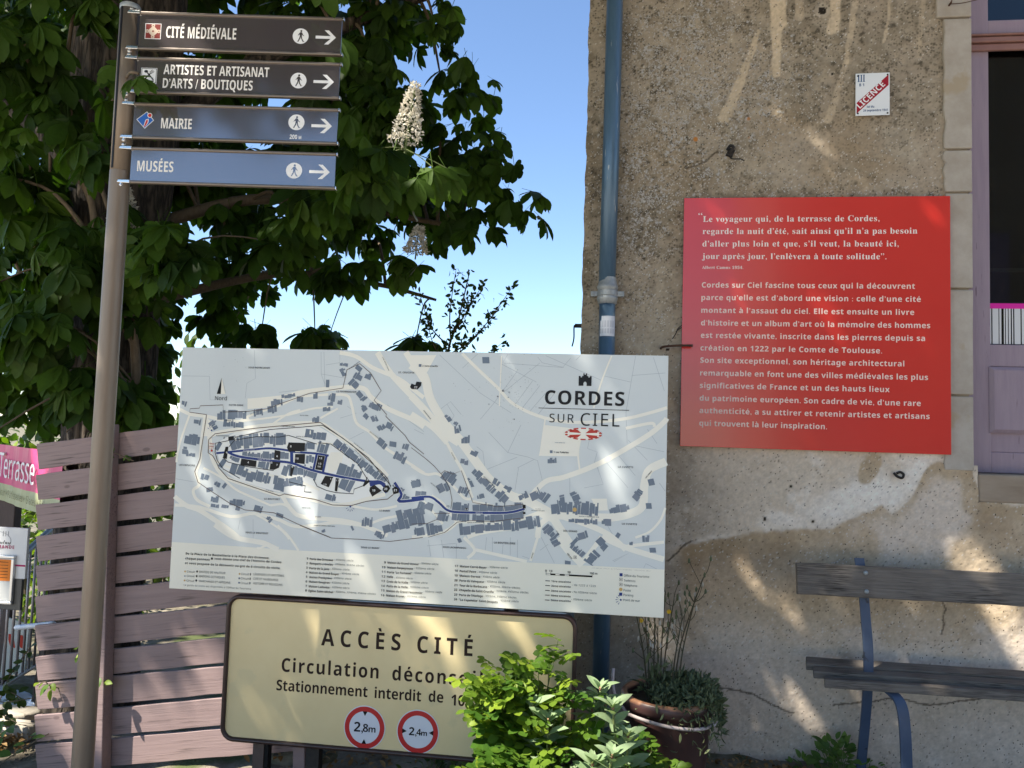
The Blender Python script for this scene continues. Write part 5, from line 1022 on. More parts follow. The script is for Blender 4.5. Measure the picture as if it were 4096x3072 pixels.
'rt':(361,'!169 545 256 659 204 659/169 545 256 536 256 659/92 510 256 536 169 545/92 510 411 536 256 536/92 510 411 468 411 536/92 468 411 468 92 510/168 468 411 468 92 468/168 156 256 468 168 468/256 468 411 468 168 468/168 156 256 158 256 468/168 156 259 128 256 158/170 116 259 128 168 156/170 116 266 104 259 128/178 82 266 104 170 116/178 82 279 86 266 104/178 82 297 72 279 86/190 55 297 72 178 82/405 70 415 6 415 73/190 55 317 65 297 72/394 68 415 6 405 70/381 65 415 6 394 68/367 64 415 6 381 65/190 55 340 62 317 65/353 62 415 6 367 64/340 62 415 6 353 62/190 55 415 6 340 62/206 33 415 6 190 55/225 17 415 6 206 33/247 5 415 6 225 17/247 5 404 2 415 6/272 -4 404 2 247 5/272 -4 391 -2 404 2/272 -4 375 -5 391 -2/298 -8 375 -5 272 -4/298 -8 358 -8 375 -5/298 -8 341 -10 358 -8/325 -10 341 -10 298 -8'),
'st':(340,'!252 606 291 631 268 631/252 606 291 462 291 631/232 579 291 462 252 606/207 549 291 462 232 579/178 517 291 462 207 549/144 483 291 462 178 517/106 446 291 462 144 483/106 446 385 462 291 462/106 446 385 415 385 462/106 415 385 415 106 446/148 415 385 415 106 415/148 106 291 415 148 415/291 415 385 415 148 415/148 106 291 122 291 415/148 106 292 103 291 122/367 83 407 98 383 111/151 69 292 103 148 106/151 69 294 88 292 103/367 83 370 36 407 98/151 69 298 76 294 88/348 66 370 36 367 83/151 69 305 67 298 76/160 39 305 67 151 69/160 39 314 62 305 67/326 60 370 36 348 66/160 39 326 60 314 62/160 39 370 36 326 60/174 16 370 36 160 39/174 16 321 -2 370 36/195 -1 321 -2 174 16/224 -11 321 -2 195 -1/224 -11 260 -14 321 -2'),
'bu':(657,'300 546 151 546 151 190 157 126 175 76 204 38 243 11 290 -5 345 -10 411 -2 442 9 470 24 494 45 513 70 521 70 541 0 655 0 655 546 506 546 506 289 503 236 495 191 481 156 460 130 429 114 388 109 360 112 338 122 321 139 309 162 302 192'),
'cu':(590,'384 308 239 299 130 189 147 169 197 215 147 118 131 63 133 44 140 27 167 3 186 -3 207 -5 233 -2 261 6 317 38 370 92 365 63 368 44 375 27 388 14 406 3 428 -3 477 -3 521 15 572 56 610 92 591 112 544 68 509 41 487 32 479 33 473 44 499 96 619 308 474 299 416 198 353 114 315 73 286 48 267 40 258 42 253 47 251 55 254 71'),
'ru':(618,'244 536 155 536 155 185 160 123 177 74 204 36 242 11 291 -5 350 -10 384 -8 417 -1 448 10 476 25 500 46 520 71 524 71 537 0 609 0 609 536 521 536 521 257 517 199 506 151 486 113 457 85 416 68 363 63 297 77 257 120 244 191'),
'su':(558,'287 462 93 462 93 438 112 436 126 430 140 407 144 369 144 144 147 96 157 57 173 26 197 3 229 -10 271 -15 300 -13 327 -6 353 5 377 20 398 38 416 60 416 -15 488 4 554 15 612 19 612 44 579 51 569 58 563 68 558 104 558 462 358 462 358 438 379 436 395 430 405 422 415 392 416 98 394 73 368 58 339 53 311 60 300 68 288 94'),
'bv':(569,'232 546 76 546 284 0 437 0 645 546 489 546 373 197 362 123 358 123 352 177 337 235'),
'rv':(508,'170 536 76 536 279 0 380 0 584 536 490 536 331 78 327 78 284 220'),
'sv':(456,'320 462 72 462 72 437 88 434 100 428 125 389 288 -15 314 -15 472 384 490 415 500 426 513 434 530 439 530 462 379 462 379 438 410 434 429 423 435 405 427 376 351 182 268 411 272 426 286 435 320 438'),
'bx':(578,'259 546 90 546 266 279 81 0 250 0 365 187 480 0 649 0 463 279 641 546 472 546 365 372'),
'by':(569,'239 546 76 546 293 4 274 -48 244 -92 223 -107 198 -117 110 -114 110 -232 186 -240 236 -235 282 -221 324 -198 360 -164 390 -122 414 -70 645 546 485 546 368 178 363 144 360 144 347 224'),
'sy':(447,'317 462 69 462 71 437 92 433 124 387 285 -7 262 -82 230 -131 216 -143 204 -147 194 -145 188 -140 185 -98 180 -84 159 -65 129 -59 111 -61 96 -68 83 -79 68 -108 66 -125 69 -149 77 -169 91 -186 109 -199 130 -206 154 -209 199 -203 236 -182 268 -142 300 -78 480 403 488 418 509 435 522 437 522 462 378 462 378 437 418 431 429 418 428 387 352 177 267 409 272 426 287 434 317 437'),
'bz':(488,'525 546 118 546 118 432 356 432 103 88 103 0 534 0 534 114 279 114 525 449'),
'b’':(219,'218 678 182 691 151 684 130 664 122 630 129 601 147 581 175 571 175 533 164 498 135 464 135 445 197 478 236 530 249 598 241 645'),
's’':(219,'218 678 182 691 151 684 130 664 122 630 129 601 147 581 175 571 175 533 164 498 135 464 135 445 197 478 236 530 249 598 241 645'),
's“':(427,'449 672 449 691 387 658 348 606 335 538 343 491 366 458 402 445 433 452 454 472 462 506 455 535 437 555 409 565 409 603 420 638/231 672 231 691 169 658 130 606 117 538 125 491 148 458 184 445 215 452 236 472 244 506 237 535 219 555 191 565 191 603 202 638'),
's”':(427,'431 678 395 691 364 684 343 664 335 630 342 601 360 581 388 571 388 533 377 498 348 464 348 445 410 478 449 530 462 598 454 645/213 678 177 691 146 684 125 664 117 630 124 601 142 581 170 571 170 533 159 498 130 464 130 445 192 478 231 530 244 598 236 645'),
'r•':(354,'315 448 253 465 191 448 146 403 129 341 146 279 191 234 253 217 315 234 360 279 377 341 360 403')}

CROWN_CLUMPS=[
(-652,657,612,43,13),(-386,604,572,34,13),(-440,730,638,41,13),(-252,571,543,30,13),(-683,694,625,45,13),(-623,642,565,41,13),
(-618,713,616,43,13),(-536,692,610,41,13),(-410,604,519,34,13),(-398,656,548,36,13),(-290,562,515,30,13),(-292,720,619,37,13),
(-235,635,522,32,13),(-629,691,560,42,13),(-586,711,555,42,13),(-553,711,553,41,13),(-459,676,514,37,13),(-385,697,507,36,13),
(-340,695,549,36,13),(-271,665,518,33,13),(-222,620,467,30,13),(-187,639,520,31,13),(-687,716,514,44,13),(-541,573,434,35,13),
(-467,586,418,33,13),(-487,653,476,36,13),(-480,724,517,39,13),(-344,570,425,30,13),(-342,624,461,32,13),(-258,651,438,31,13),
(-259,723,480,34,13),(-185,635,434,30,13),(-555,567,404,34,13),(-562,598,407,35,13),(-581,674,437,39,13),(-447,629,411,34,13),
(-472,709,424,37,13),(-379,694,433,35,13),(-310,603,377,29,13),(-278,697,426,33,13),(-228,653,418,31,13),(-206,660,433,31,13),
(-116,563,359,25,13),(-644,659,354,39,13),(-606,676,372,39,13),(-576,687,371,38,13),(-532,701,352,37,13),(-399,644,369,32,13),
(-336,563,353,28,13),(-305,591,327,28,13),(-234,572,347,27,13),(-243,655,353,30,13),(-166,612,350,27,13),(-673,737,356,42,13),
(-462,560,305,31,13),(-490,639,324,34,13),(-467,729,305,36,13),(-573,639,243,36,13),(-467,571,257,31,13),(-425,571,263,30,13),
(-363,564,253,28,13),(-559,659,236,36,13),(-579,700,224,38,13),(-439,623,228,32,13),(-446,689,226,34,13),(-588,649,151,36,13),
(-452,607,166,31,13),(-408,494,507,30,11),(-328,525,504,29,11),(-290,549,528,30,11),(-188,509,492,26,11),(-152,495,491,25,11),
(-498,494,451,31,11),(-473,507,445,31,11),(-421,508,489,30,11),(-352,507,487,29,11),(-335,537,498,30,11),(-234,516,444,26,11),
(-232,521,474,27,11),(-171,534,461,26,11),(-431,502,434,30,11),(-423,547,420,31,11),(-382,515,435,29,11),(-306,523,408,27,11),
(-261,529,436,27,11),(-195,501,387,24,11),(-174,509,418,25,11),(-475,490,347,29,11),(-431,508,389,29,11),(-396,502,370,28,11),
(-332,503,349,26,11),(-308,498,362,26,11),(-241,540,360,26,11),(-206,513,353,24,11),(-152,492,375,23,11),(-491,524,322,30,11),
(-413,490,324,27,11),(-403,499,319,27,11),(-358,512,309,26,11),(-311,521,336,26,11),(-237,540,345,25,11),(-191,522,318,24,11),
(-157,524,341,24,11),(-421,501,294,28,11),(-391,539,271,28,11),(-350,522,297,27,11),(-489,522,239,30,11),(-436,518,244,28,11),
(-392,537,236,28,11),(-343,514,205,25,11),(-434,517,181,28,11),(-368,545,191,27,11),(-406,418,410,26,7),(-329,375,364,22,7),
(-348,367,346,22,7),(-312,375,321,21,7),(-122,408,352,19,7),(-338,387,294,22,7),(-125,364,290,17,7),(-344,419,286,23,7),
(-304,391,255,21,7),(-262,410,259,20,7),(-222,367,248,18,7),(-163,397,281,18,7),(-355,389,228,22,7),(-315,380,213,20,7),
(-294,369,236,20,7),(-272,405,226,20,7),(-356,381,186,21,7),(-321,375,207,20,7),(-291,365,209,19,7),(-316,362,151,20,7),
(-305,388,398,21,4),(-286,393,393,20,4),(-314,403,345,21,4),(-271,387,348,19,4),(-261,376,341,19,4),(-275,375,305,18,4),
(-281,402,276,19,4),(-283,377,242,18,4),(-251,382,253,18,4),(-205,464,291,18,4),(-260,484,291,20,4),(-204,437,270,17,4),
(-207,477,277,18,4),(-283,385,178,17,9),(-275,413,173,17,9),(-306,404,152,18,9),(-217,672,330,18,6),(-381,684,317,20,6),
(-349,725,305,21,6),(-305,752,322,21,6),(-360,689,250,20,6),(-285,597,232,17,6),(-284,742,245,20,6),(-300,581,290,21,9),
(-327,606,260,22,9),(-237,593,229,16,8),(-155,593,225,15,8),(-211,566,278,17,7),(-125,537,475,7,3),(-124,545,453,7,3),
(-105,493,410,7,2),(-96,501,391,7,2),(-96,551,415,7,1),(-116,537,419,7,3),(-114,550,381,7,3),(-86,493,353,7,2),
(-83,526,369,7,1),(-97,490,334,7,3),(-75,501,337,7,2),(-69,493,329,7,1),(-89,503,324,7,3),(-65,507,313,7,2),
(-57,495,304,7,1),(-83,535,316,7,2),(-98,530,312,7,2),(-118,537,308,7,3),(-141,558,299,7,3),(-142,509,280,7,2),
(-127,507,274,7,1),(-147,511,271,7,2),(-175,546,275,7,2),(-124,535,299,7,2),(-181,542,282,7,2),(-57,506,316,7,2),
(-51,499,304,7,1),(-75,523,327,7,3),(-93,553,365,7,3),(-88,508,367,7,2),(-93,543,404,7,2),(-109,539,419,7,3),
(-113,515,446,7,2),(-112,538,403,7,3),(-105,554,394,7,2),(-78,504,348,7,2),(-67,508,308,7,2),(-85,517,304,7,2),
(-100,503,295,7,3),(-117,518,320,7,4),(-112,541,337,7,4),(-103,549,366,7,4),(-127,536,376,7,4),(-119,527,396,7,4),
(-133,554,425,7,4),(-127,503,440,7,4),(-126,538,440,7,3)]
# ------------------------------------------------------------------ palette
M = {}
M['zinc'] = pmat('pipe_paint', (.07, .13, .20), (.10, .17, .25), scale=9, rough=.33, metallic=.25, bump=.05, stretch=(3, 3, .4), c3=(.30, .33, .35), s3=22, t3=.66)
M['zinc_grey'] = pmat('galvanised_collar', (.26, .28, .29), (.36, .38, .38), scale=30, rough=.5, metallic=.35, bump=.2)
M['purple'] = pmat('mauve_paint', (.27, .205, .25), (.31, .24, .28), scale=5, rough=.5, bump=.12, bscale=25, stretch=(8, 8, .8), c3=(.16, .11, .14), s3=8, t3=.66)
M['moulding'] = pmat('brown_moulding', (.20, .10, .085), (.25, .13, .11), scale=8, rough=.45)
M['red'] = pmat('red_enamel', (.60, .030, .022), (.62, .034, .024), scale=3, rough=.2, ior=1.6, coat=.25)
M['cream'] = flat('cream_print', (.85, .76, .70), .5)
M['pink'] = flat('pale_pink_print', (.84, .66, .58), .5)
M['enamel'] = pmat('white_enamel', (.78, .80, .82), (.74, .77, .80), scale=6, rough=.2)
M['blueprint'] = flat('blue_print', (.03, .09, .22), .4)
M['crimson'] = flat('crimson_print', (.34, .02, .035), .35)
M['white'] = flat('white_print', (.80, .80, .80), .45)
M['black'] = flat('black_print', (.012, .012, .014), .4)
M['rust'] = pmat('rusty_iron', (.045, .022, .014), (.10, .045, .025), scale=60, rough=.85, bump=.5)
M['iron'] = pmat('black_iron', (.012, .011, .011), (.03, .024, .02), scale=60, rough=.7, bump=.4)
M['sticker'] = flat('sticker_paper', (.62, .64, .68), .6)
M['stickergrey'] = flat('sticker_grey_ink', (.30, .32, .36), .6)
M['glass'] = None

# ------------------------------------------------------------------ the ground: one sheet, finer near the wall
def ground_z(x, y):
    z = -.02 - .16 * sstep(-1.5, -3.1, x) - .25 * sstep(4.4, 6.4, y) * sstep(-.2, -2.0, x)
    far = np.hypot(x, y); return z - 2.5 * sstep(9, 40, y) * sstep(60, 30, far) - 4 * sstep(40, 300, far)
def grid_axis(fine0, fine1, step, ext):
    a = list(np.arange(fine0, fine1, step)); k = step
    lo = [fine0]; hi = [a[-1]]
    while hi[-1] < ext: k *= 1.35; hi.append(hi[-1] + k)
    k = step
    while lo[-1] > -ext: k *= 1.35; lo.append(lo[-1] - k)
    return np.array(lo[:0:-1] + a + hi[1:])
gx, gy = grid_axis(-4.6, 2.6, .045, 600), grid_axis(2.4, 5.4, .045, 600)
GX, GY = np.meshgrid(gx, gy, indexing='ij'); GZ = ground_z(GX, GY); near = sstep(9, 4, np.hypot(GX, GY - 3.5))
GZ = GZ + near * ((fbm(GX, GY, 3.5, 3, 5) - .5) * .10 + (fbm(GX, GY, 22, 9, 3) - .5) * .022)
nx, ny = len(gx), len(gy); idx = np.arange(nx * ny).reshape(nx, ny)
Fq = np.stack([idx[:-1, :-1], idx[1:, :-1], idx[1:, 1:], idx[:-1, 1:]], -1).reshape(-1, 4)
gm, nt, N, L, P = nmat('ground_earth_and_bounce_paving')
tc = N.new('ShaderNodeTexCoord'); n1 = N.new('ShaderNodeTexNoise'); n1.inputs['Scale'].default_value = 4; n1.inputs['Detail'].default_value = 10; n1.inputs['Roughness'].default_value = .7; L.new(tc.outputs['Object'], n1.inputs[0])
cr = N.new('ShaderNodeValToRGB'); e = cr.color_ramp.elements; e[0].position = .32; e[0].color = (.075, .06, .042, 1); e[1].position = .7; e[1].color = (.30, .255, .20, 1)
k = e.new(.5); k.color = (.16, .135, .095, 1); L.new(n1.outputs[0], cr.inputs[0])
n2 = N.new('ShaderNodeTexNoise'); n2.inputs['Scale'].default_value = 2.2; n2.inputs['Detail'].default_value = 6; L.new(tc.outputs['Object'], n2.inputs[0])
mr = N.new('ShaderNodeMapRange'); mr.inputs[1].default_value = .52; mr.inputs[2].default_value = .62; L.new(n2.outputs[0], mr.inputs[0])
mx = N.new('ShaderNodeMix'); mx.data_type = 'RGBA'; mx.inputs[7].default_value = (.07, .085, .025, 1); L.new(cr.outputs[0], mx.inputs[6]); L.new(mr.outputs[0], mx.inputs[0])
sx_ = N.new('ShaderNodeSeparateXYZ'); L.new(tc.outputs['Object'], sx_.inputs[0])
pv = N.new('ShaderNodeMapRange'); pv.inputs[1].default_value = 2.6; pv.inputs[2].default_value = 2.2; L.new(sx_.outputs['Y'], pv.inputs[0])
n4 = N.new('ShaderNodeTexNoise'); n4.inputs['Scale'].default_value = 14; n4.inputs['Detail'].default_value = 8; L.new(tc.outputs['Object'], n4.inputs[0])
c4 = N.new('ShaderNodeMix'); c4.data_type = 'RGBA'; c4.inputs[6].default_value = (.43, .375, .30, 1); c4.inputs[7].default_value = (.52, .46, .38, 1); L.new(n4.outputs[0], c4.inputs[0])  # unseen paving, kept pale to bounce sunlight onto the wall
m4 = N.new('ShaderNodeMix'); m4.data_type = 'RGBA'; L.new(pv.outputs[0], m4.inputs[0]); L.new(mx.outputs[2], m4.inputs[6]); L.new(c4.outputs[2], m4.inputs[7])
L.new(m4.outputs[2], P.inputs['Base Color']); P.inputs['Roughness'].default_value = .95
bu = N.new('ShaderNodeBump'); bu.inputs['Strength'].default_value = .8; bu.inputs['Distance'].default_value = .01; n5 = N.new('ShaderNodeTexNoise'); n5.inputs['Scale'].default_value = 70; n5.inputs['Detail'].default_value = 8; L.new(tc.outputs['Object'], n5.inputs[0]); L.new(n5.outputs[0], bu.inputs['Height']); L.new(bu.outputs[0], P.inputs['Normal'])
g = np_mesh('ground', np.stack([GX, GY, GZ], -1).reshape(-1, 3), Fq, gm); tag(g, kind='structure')

# ------------------------------------------------------------------ the building: rendered wall, jamb stones, shop door
WY = 4.193
bld = thing('stone_house', 'old house with lichen stained plaster wall and mauve shop door', 'house', (.8, WY, 0))
def child(o): o.parent = bld; o.matrix_parent_inverse = Matrix.Translation(-Vector(bld.location)); return o
st = .0065; xs = np.arange(-.172, 2.75, st); zs = np.arange(-.35, 4.75, st)
X, Z = np.meshgrid(xs, zs, indexing='ij'); n_x, n_z = X.shape
rng = np.random.default_rng(11)
f1 = fbm(X, Z, 1.6, 1, 6); f2 = fbm(X, Z, 6, 2, 5); f3 = fbm(X, Z, 25, 3, 4); f4 = fbm(X, Z, 70, 4, 2); spk = rng.random(X.shape)
def mixc(a, b, t): return a * (1 - t[..., None]) + np.array(b) * t[..., None]
col = np.ones(X.shape + (3,)) * np.array((.345, .29, .222))
col = mixc(col, (.40, .345, .265), sstep(.42, .62, f2)); col = mixc(col, (.29, .225, .15), sstep(.5, .7, f1))
# weathered dark upper wall
up = sstep(2.55, 3.2, Z + (f1 - .5) * 1.1) ; leftz = sstep(.95, .15, X + (f2 - .5) * .5) * sstep(1.95, 2.5, Z + (f1 - .5) * .8)
dk = np.clip(np.maximum(up * .72, leftz), 0, 1) * (1 - .65 * np.exp(-((Z - 3.08 - (f1 - .5) * .4) / .17) ** 2) * sstep(.5, .9, X))
dk = np.clip(dk + .55 * np.exp(-((Z - 2.90) / .035) ** 2) * sstep(.25, .4, X) * (.4 + f3), 0, 1)
col = mixc(col, (.25, .215, .16), dk * .5)
col = mixc(col, (.14, .115, .08), dk * sstep(.38, .68, f3 * .4 + f2 * .6) * .8)
col = mixc(col, (.06, .05, .036), np.clip(dk * 1.2, 0, 1) * sstep(.60, .72, f4 * .6 + f3 * .4))
# lime runs
runs = np.zeros(X.shape)
def streak(a, b, w0, w1, s=.97, c=(.52, .43, .31)):
    global col, runs
    d = capsule(X + (f2 - .5) * .03, Z, a, b, w0, w1); t = sstep(1.15, .8, d + (f3 - .5) * .5) * s; runs = np.maximum(runs, t); col = mixc(col, c, t * (.75 + .25 * f4))
streak((.842, 4.6), (.836, 3.57), .045, .022); streak((.86, 4.6), (.85, 3.85), .05, .045)
streak((.745, 3.8), (.575, 3.33), .012, .032, .75); streak((1.15, 4.6), (1.141, 3.80), .055, .022); streak((1.13, 3.84), (1.12, 3.79), .03, .02)
streak((1.30, 4.4), (1.20, 3.62), .02, .014, .6); streak((1.20, 3.62), (1.10, 3.30), .014, .02, .5); streak((1.46, 4.3), (1.39, 3.72), .012, .007, .65); streak((1.62, 4.3), (1.56, 3.66), .018, .010, .4)
streak((.975, 4.5), (.955, 3.87), .045, .02, .55); streak((.90, 4.0), (.80, 3.55), .01, .008, .4)
# white lichen
wl = np.exp(-(((X - .33) / .30) ** 2 + ((Z - 3.62) / .42) ** 2)) + .8 * np.exp(-(((X - .13) / .16) ** 2 + ((Z - 2.85) / .5) ** 2)) + .35 * np.exp(-(((X - .45) / .3) ** 2 + ((Z - 3.2) / .3) ** 2)) + .5 * np.exp(-(((X - .75) / .25) ** 2 + ((Z - 3.5) / .25) ** 2)) + .3 * np.exp(-((Z - 2.92) / .06) ** 2)
wl = np.clip(wl * (.55 + .9 * f2), 0, 1) * (1 - runs); dk_ = dk * (1 - .9 * runs)
# lighter lower plaster, its colour raised further for the light it receives
bx = np.array([.30, .57, .77, 1.137, 1.237, 1.377, 1.429, 1.531, 1.596, 1.66, 1.74, 1.805, 1.86, 2.0, 2.8]); bz = np.array([1.00, 1.077, 1.121, 1.156, 1.212, 1.278, 1.244, 1.344, 1.492, 1.515, 1.515, 1.482, 1.35, 1.31, 1.31]); edge0 = np.interp(X, bx, bz)
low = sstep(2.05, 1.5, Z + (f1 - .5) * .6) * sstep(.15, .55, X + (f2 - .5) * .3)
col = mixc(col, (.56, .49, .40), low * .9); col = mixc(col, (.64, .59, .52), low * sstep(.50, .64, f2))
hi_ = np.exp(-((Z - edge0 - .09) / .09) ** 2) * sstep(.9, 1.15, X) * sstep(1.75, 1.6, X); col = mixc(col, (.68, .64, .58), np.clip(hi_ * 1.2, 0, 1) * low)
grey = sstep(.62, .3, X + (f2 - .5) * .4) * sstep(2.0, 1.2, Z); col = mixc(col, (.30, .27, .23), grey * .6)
# newer brown cement patch laid over the bottom of the wall
bx = np.array([.30, .57, .77, 1.137, 1.237, 1.377, 1.429, 1.531, 1.596, 1.66, 1.74, 1.805, 1.86, 2.0, 2.8]); bz = np.array([1.00, 1.077, 1.121, 1.156, 1.212, 1.278, 1.244, 1.344, 1.492, 1.515, 1.515, 1.482, 1.35, 1.31, 1.31])
edge = np.interp(X, bx, bz) + (f3 - .5) * .035 + (f2 - .5) * .02
pm = sstep(.012, -.012, Z - edge) * sstep(.34, .42, X + (f2 - .5) * .12)
bl = sstep(1.1, .8, np.hypot((X - 1.315 - (Z - 1.46) * .35) / .05, (Z - 1.462) / .085) + (f2 - .5) * 1.2)
col = mixc(col, (.365, .285, .185), bl * .85)
pcol = np.ones_like(col) * np.array((.43, .345, .245)); pcol = mixc(pcol, (.30, .225, .145), sstep(.42, .62, f1))  # patch colour also brightened for the light low on the wall
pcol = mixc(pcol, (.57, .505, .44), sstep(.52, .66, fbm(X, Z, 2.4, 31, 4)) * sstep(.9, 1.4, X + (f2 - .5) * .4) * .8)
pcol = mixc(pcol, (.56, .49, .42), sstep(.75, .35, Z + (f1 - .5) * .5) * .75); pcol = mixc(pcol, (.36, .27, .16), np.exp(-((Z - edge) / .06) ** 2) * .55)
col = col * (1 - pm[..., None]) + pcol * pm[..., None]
# grain: dark pits and pale specks in the plaster
g_ = (.80 + .30 * f4 + .12 * (spk - .5)) ; pit = (spk > .984) & (f4 < .6); pale_grit = (spk < .014)
col = col * g_[..., None]; col[pit] *= .35; col[pale_grit] = col[pale_grit] * .4 + np.array((.36, .35, .33))
for (hx, hz, hr) in [(1.093, 3.70, .008), (1.123, 3.554, .008), (1.072, 3.905, .022), (.29, 2.065, .009), (.80, 1.19, .009), (1.04, 1.19, .007), (1.62, 2.62, .006), (1.36, 3.33, .005), (.93, 1.36, .007)]:
    col[np.hypot(X - hx, Z - hz) < hr] = (.02, .016, .012); rg = np.hypot(X - hx, Z - hz); col = mixc(col, (.42, .37, .3), ((rg > hr) & (rg < hr * 1.9)) * .5)
for pts in [[(.372, 3.05), (.42, 3.065), (.47, 3.09), (.52, 3.13), (.56, 3.14)], [(.3, .95), (.37, 1.02), (.43, 1.06)], [(1.15, .28), (1.4, .33), (1.6, .31), (1.85, .36)], [(1.62, .9), (1.68, .78), (1.66, .66)], [(.55, .33), (.75, .30), (.95, .22)]]:
    for a, b in zip(pts[:-1], pts[1:]): col = mixc(col, (.06, .045, .03), sstep(1.3, .7, capsule(X + (f3 - .5) * .03, Z + (f2 - .5) * .03, a, b, .0045, .0045)) * .8)
col = np.clip(col * np.array((1.18, 1.15, 1.125)), .008, .8)
depth = (f2 - .5) * .016 + (f3 - .5) * .008 + (f1 - .5) * .02 + pm * .010 * (1 - .5 * np.exp(-((Z - edge) / .02) ** 2)) + low * (1 - pm) * .004
jx = (fbm(Z, Z * 0 + 3, 9, 55, 4) - .5) * .018 * sstep(.03, 0, X + .172)
V = np.stack([X + jx, WY - depth, Z], -1).reshape(-1, 3)
idx = np.arange(n_x * n_z).reshape(n_x, n_z); Q = np.stack([idx[:-1, :-1], idx[1:, :-1], idx[1:, 1:], idx[:-1, 1:]], -1)
hole = ((X > 1.70) & (Z > 1.50)) | ((X > 1.835) & (Z > 1.315)); Q = Q[~hole[:-1, :-1]]
# back and flank of the house as plain masonry behind the rendered face
wm, nt, N, L, P = nmat('weathered_plaster')
at = N.new('ShaderNodeAttribute'); at.attribute_name = 'wcol'; al = N.new('ShaderNodeAttribute'); al.attribute_name = 'lich'; ad_ = N.new('ShaderNodeAttribute'); ad_.attribute_name = 'dark'
tc = N.new('ShaderNodeTexCoord')
def vor(scale, seedoff, feat='F1'):
    mp = N.new('ShaderNodeMapping'); mp.inputs['Location'].default_value = seedoff; L.new(tc.outputs['Object'], mp.inputs[0]); v = N.new('ShaderNodeTexVoronoi'); v.inputs['Scale'].default_value = scale; L.new(mp.outputs[0], v.inputs[0]); return v
def thr(src, a, b): r = N.new('ShaderNodeMapRange'); r.inputs[1].default_value = a; r.inputs[2].default_value = b; L.new(src, r.inputs[0]); return r.outputs[0]
def mul(a, b): m = N.new('ShaderNodeMath'); m.operation = 'MULTIPLY'; L.new(a, m.inputs[0]); L.new(b, m.inputs[1]); return m.outputs[0]
def over(base, c, fac): x = N.new('ShaderNodeMix'); x.data_type = 'RGBA'; x.inputs[7].default_value = (*c, 1); L.new(base, x.inputs[6]); L.new(fac, x.inputs[0]); return x.outputs[2]
c = at.outputs['Color']
v1 = vor(75, (0, 0, 0)); n_ = N.new('ShaderNodeTexNoise'); n_.inputs['Scale'].default_value = 14; n_.inputs['Detail'].default_value = 5; L.new(tc.outputs['Object'], n_.inputs[0])
sep = N.new('ShaderNodeSeparateColor'); L.new(v1.outputs['Color'], sep.inputs[0])
spot = mul(thr(v1.outputs['Distance'], .60, .30), thr(sep.outputs[0], .45, .6)); c = over(c, (.13, .108, .078), mul(spot, mul(ad_.outputs['Fac'], thr(n_.outputs[0], .42, .55))))
n2_ = N.new('ShaderNodeTexNoise'); n2_.inputs['Scale'].default_value = 35; n2_.inputs['Detail'].default_value = 6; n2_.inputs['Roughness'].default_value = .7; L.new(tc.outputs['Object'], n2_.inputs[0])
v2 = vor(64, (3, 1, 7)); s2 = N.new('ShaderNodeSeparateColor'); L.new(v2.outputs['Color'], s2.inputs[0])
ms = N.new('ShaderNodeMath'); ms.operation = 'LESS_THAN'; L.new(s2.outputs[1], ms.inputs[0]); L.new(al.outputs['Fac'], ms.inputs[1])
c = over(c, (.40, .385, .365), mul(mul(thr(v2.outputs['Distance'], .62, .35), ms.outputs[0]), mul(thr(n_.outputs[0], .47, .53), thr(n2_.outputs[0], .46, .54))))
v5 = vor(130, (9, 1, 4)); s5 = N.new('ShaderNodeSeparateColor'); L.new(v5.outputs['Color'], s5.inputs[0]); ms5 = N.new('ShaderNodeMath'); ms5.operation = 'LESS_THAN'; L.new(s5.outputs[1], ms5.inputs[0]); L.new(al.outputs['Fac'], ms5.inputs[1]); c = over(c, (.38, .36, .335), mul(mul(thr(v5.outputs['Distance'], .6, .4), ms5.outputs[0]), thr(n2_.outputs[0], .44, .5)))
v3 = vor(9, (5, 2, 1)); s3 = N.new('ShaderNodeSeparateColor'); L.new(v3.outputs['Color'], s3.inputs[0]); c = over(c, (.42, .17, .045), mul(mul(thr(v3.outputs['Distance'], .14, .09), thr(s3.outputs[2], .84, .86)), ad_.outputs['Fac']))
v4 = vor(95, (1, 8, 2)); s4 = N.new('ShaderNodeSeparateColor'); L.new(v4.outputs['Color'], s4.inputs[0]); c = over(c, (.035, .028, .02), mul(thr(v4.outputs['Distance'], .34, .22), thr(s4.outputs[0], .93, .95)))
c = over(c, (.55, .52, .47), mul(thr(v4.outputs['Distance'], .30, .22), thr(s4.outputs[1], .90, .92)))
L.new(c, P.inputs['Base Color']); P.inputs['Roughness'].default_value = .95; P.inputs['Specular IOR Level'].default_value = .2
nb = N.new('ShaderNodeTexNoise'); nb.inputs['Scale'].default_value = 110; nb.inputs['Detail'].default_value = 8; nb.inputs['Roughness'].default_value = .75; L.new(tc.outputs['Object'], nb.inputs[0]); bu = N.new('ShaderNodeBump'); bu.inputs['Strength'].default_value = .65; bu.inputs['Distance'].default_value = .005; L.new(nb.outputs[0], bu.inputs['Height']); L.new(bu.outputs[0], P.inputs['Normal'])
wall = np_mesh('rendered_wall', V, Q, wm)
a_ = wall.data.attributes.new('wcol', 'FLOAT_COLOR', 'POINT'); a_.data.foreach_set('color', np.concatenate([col, np.ones(X.shape + (1,))], -1).astype(np.float32).ravel())
a_ = wall.data.attributes.new('lich', 'FLOAT', 'POINT'); a_.data.foreach_set('value', (wl * .62).astype(np.float32).ravel())
a_ = wall.data.attributes.new('dark', 'FLOAT', 'POINT'); a_.data.foreach_set('value', np.clip(dk_ * 1.1 + .10, 0, 1).astype(np.float32).ravel())
wall.data.polygons.foreach_set('use_smooth', [True] * len(wall.data.polygons)); child(wall)
M['plain'] = pmat('plain_plaster', (.30, .25, .18), (.22, .18, .13), scale=8, rough=.95, bump=.5)
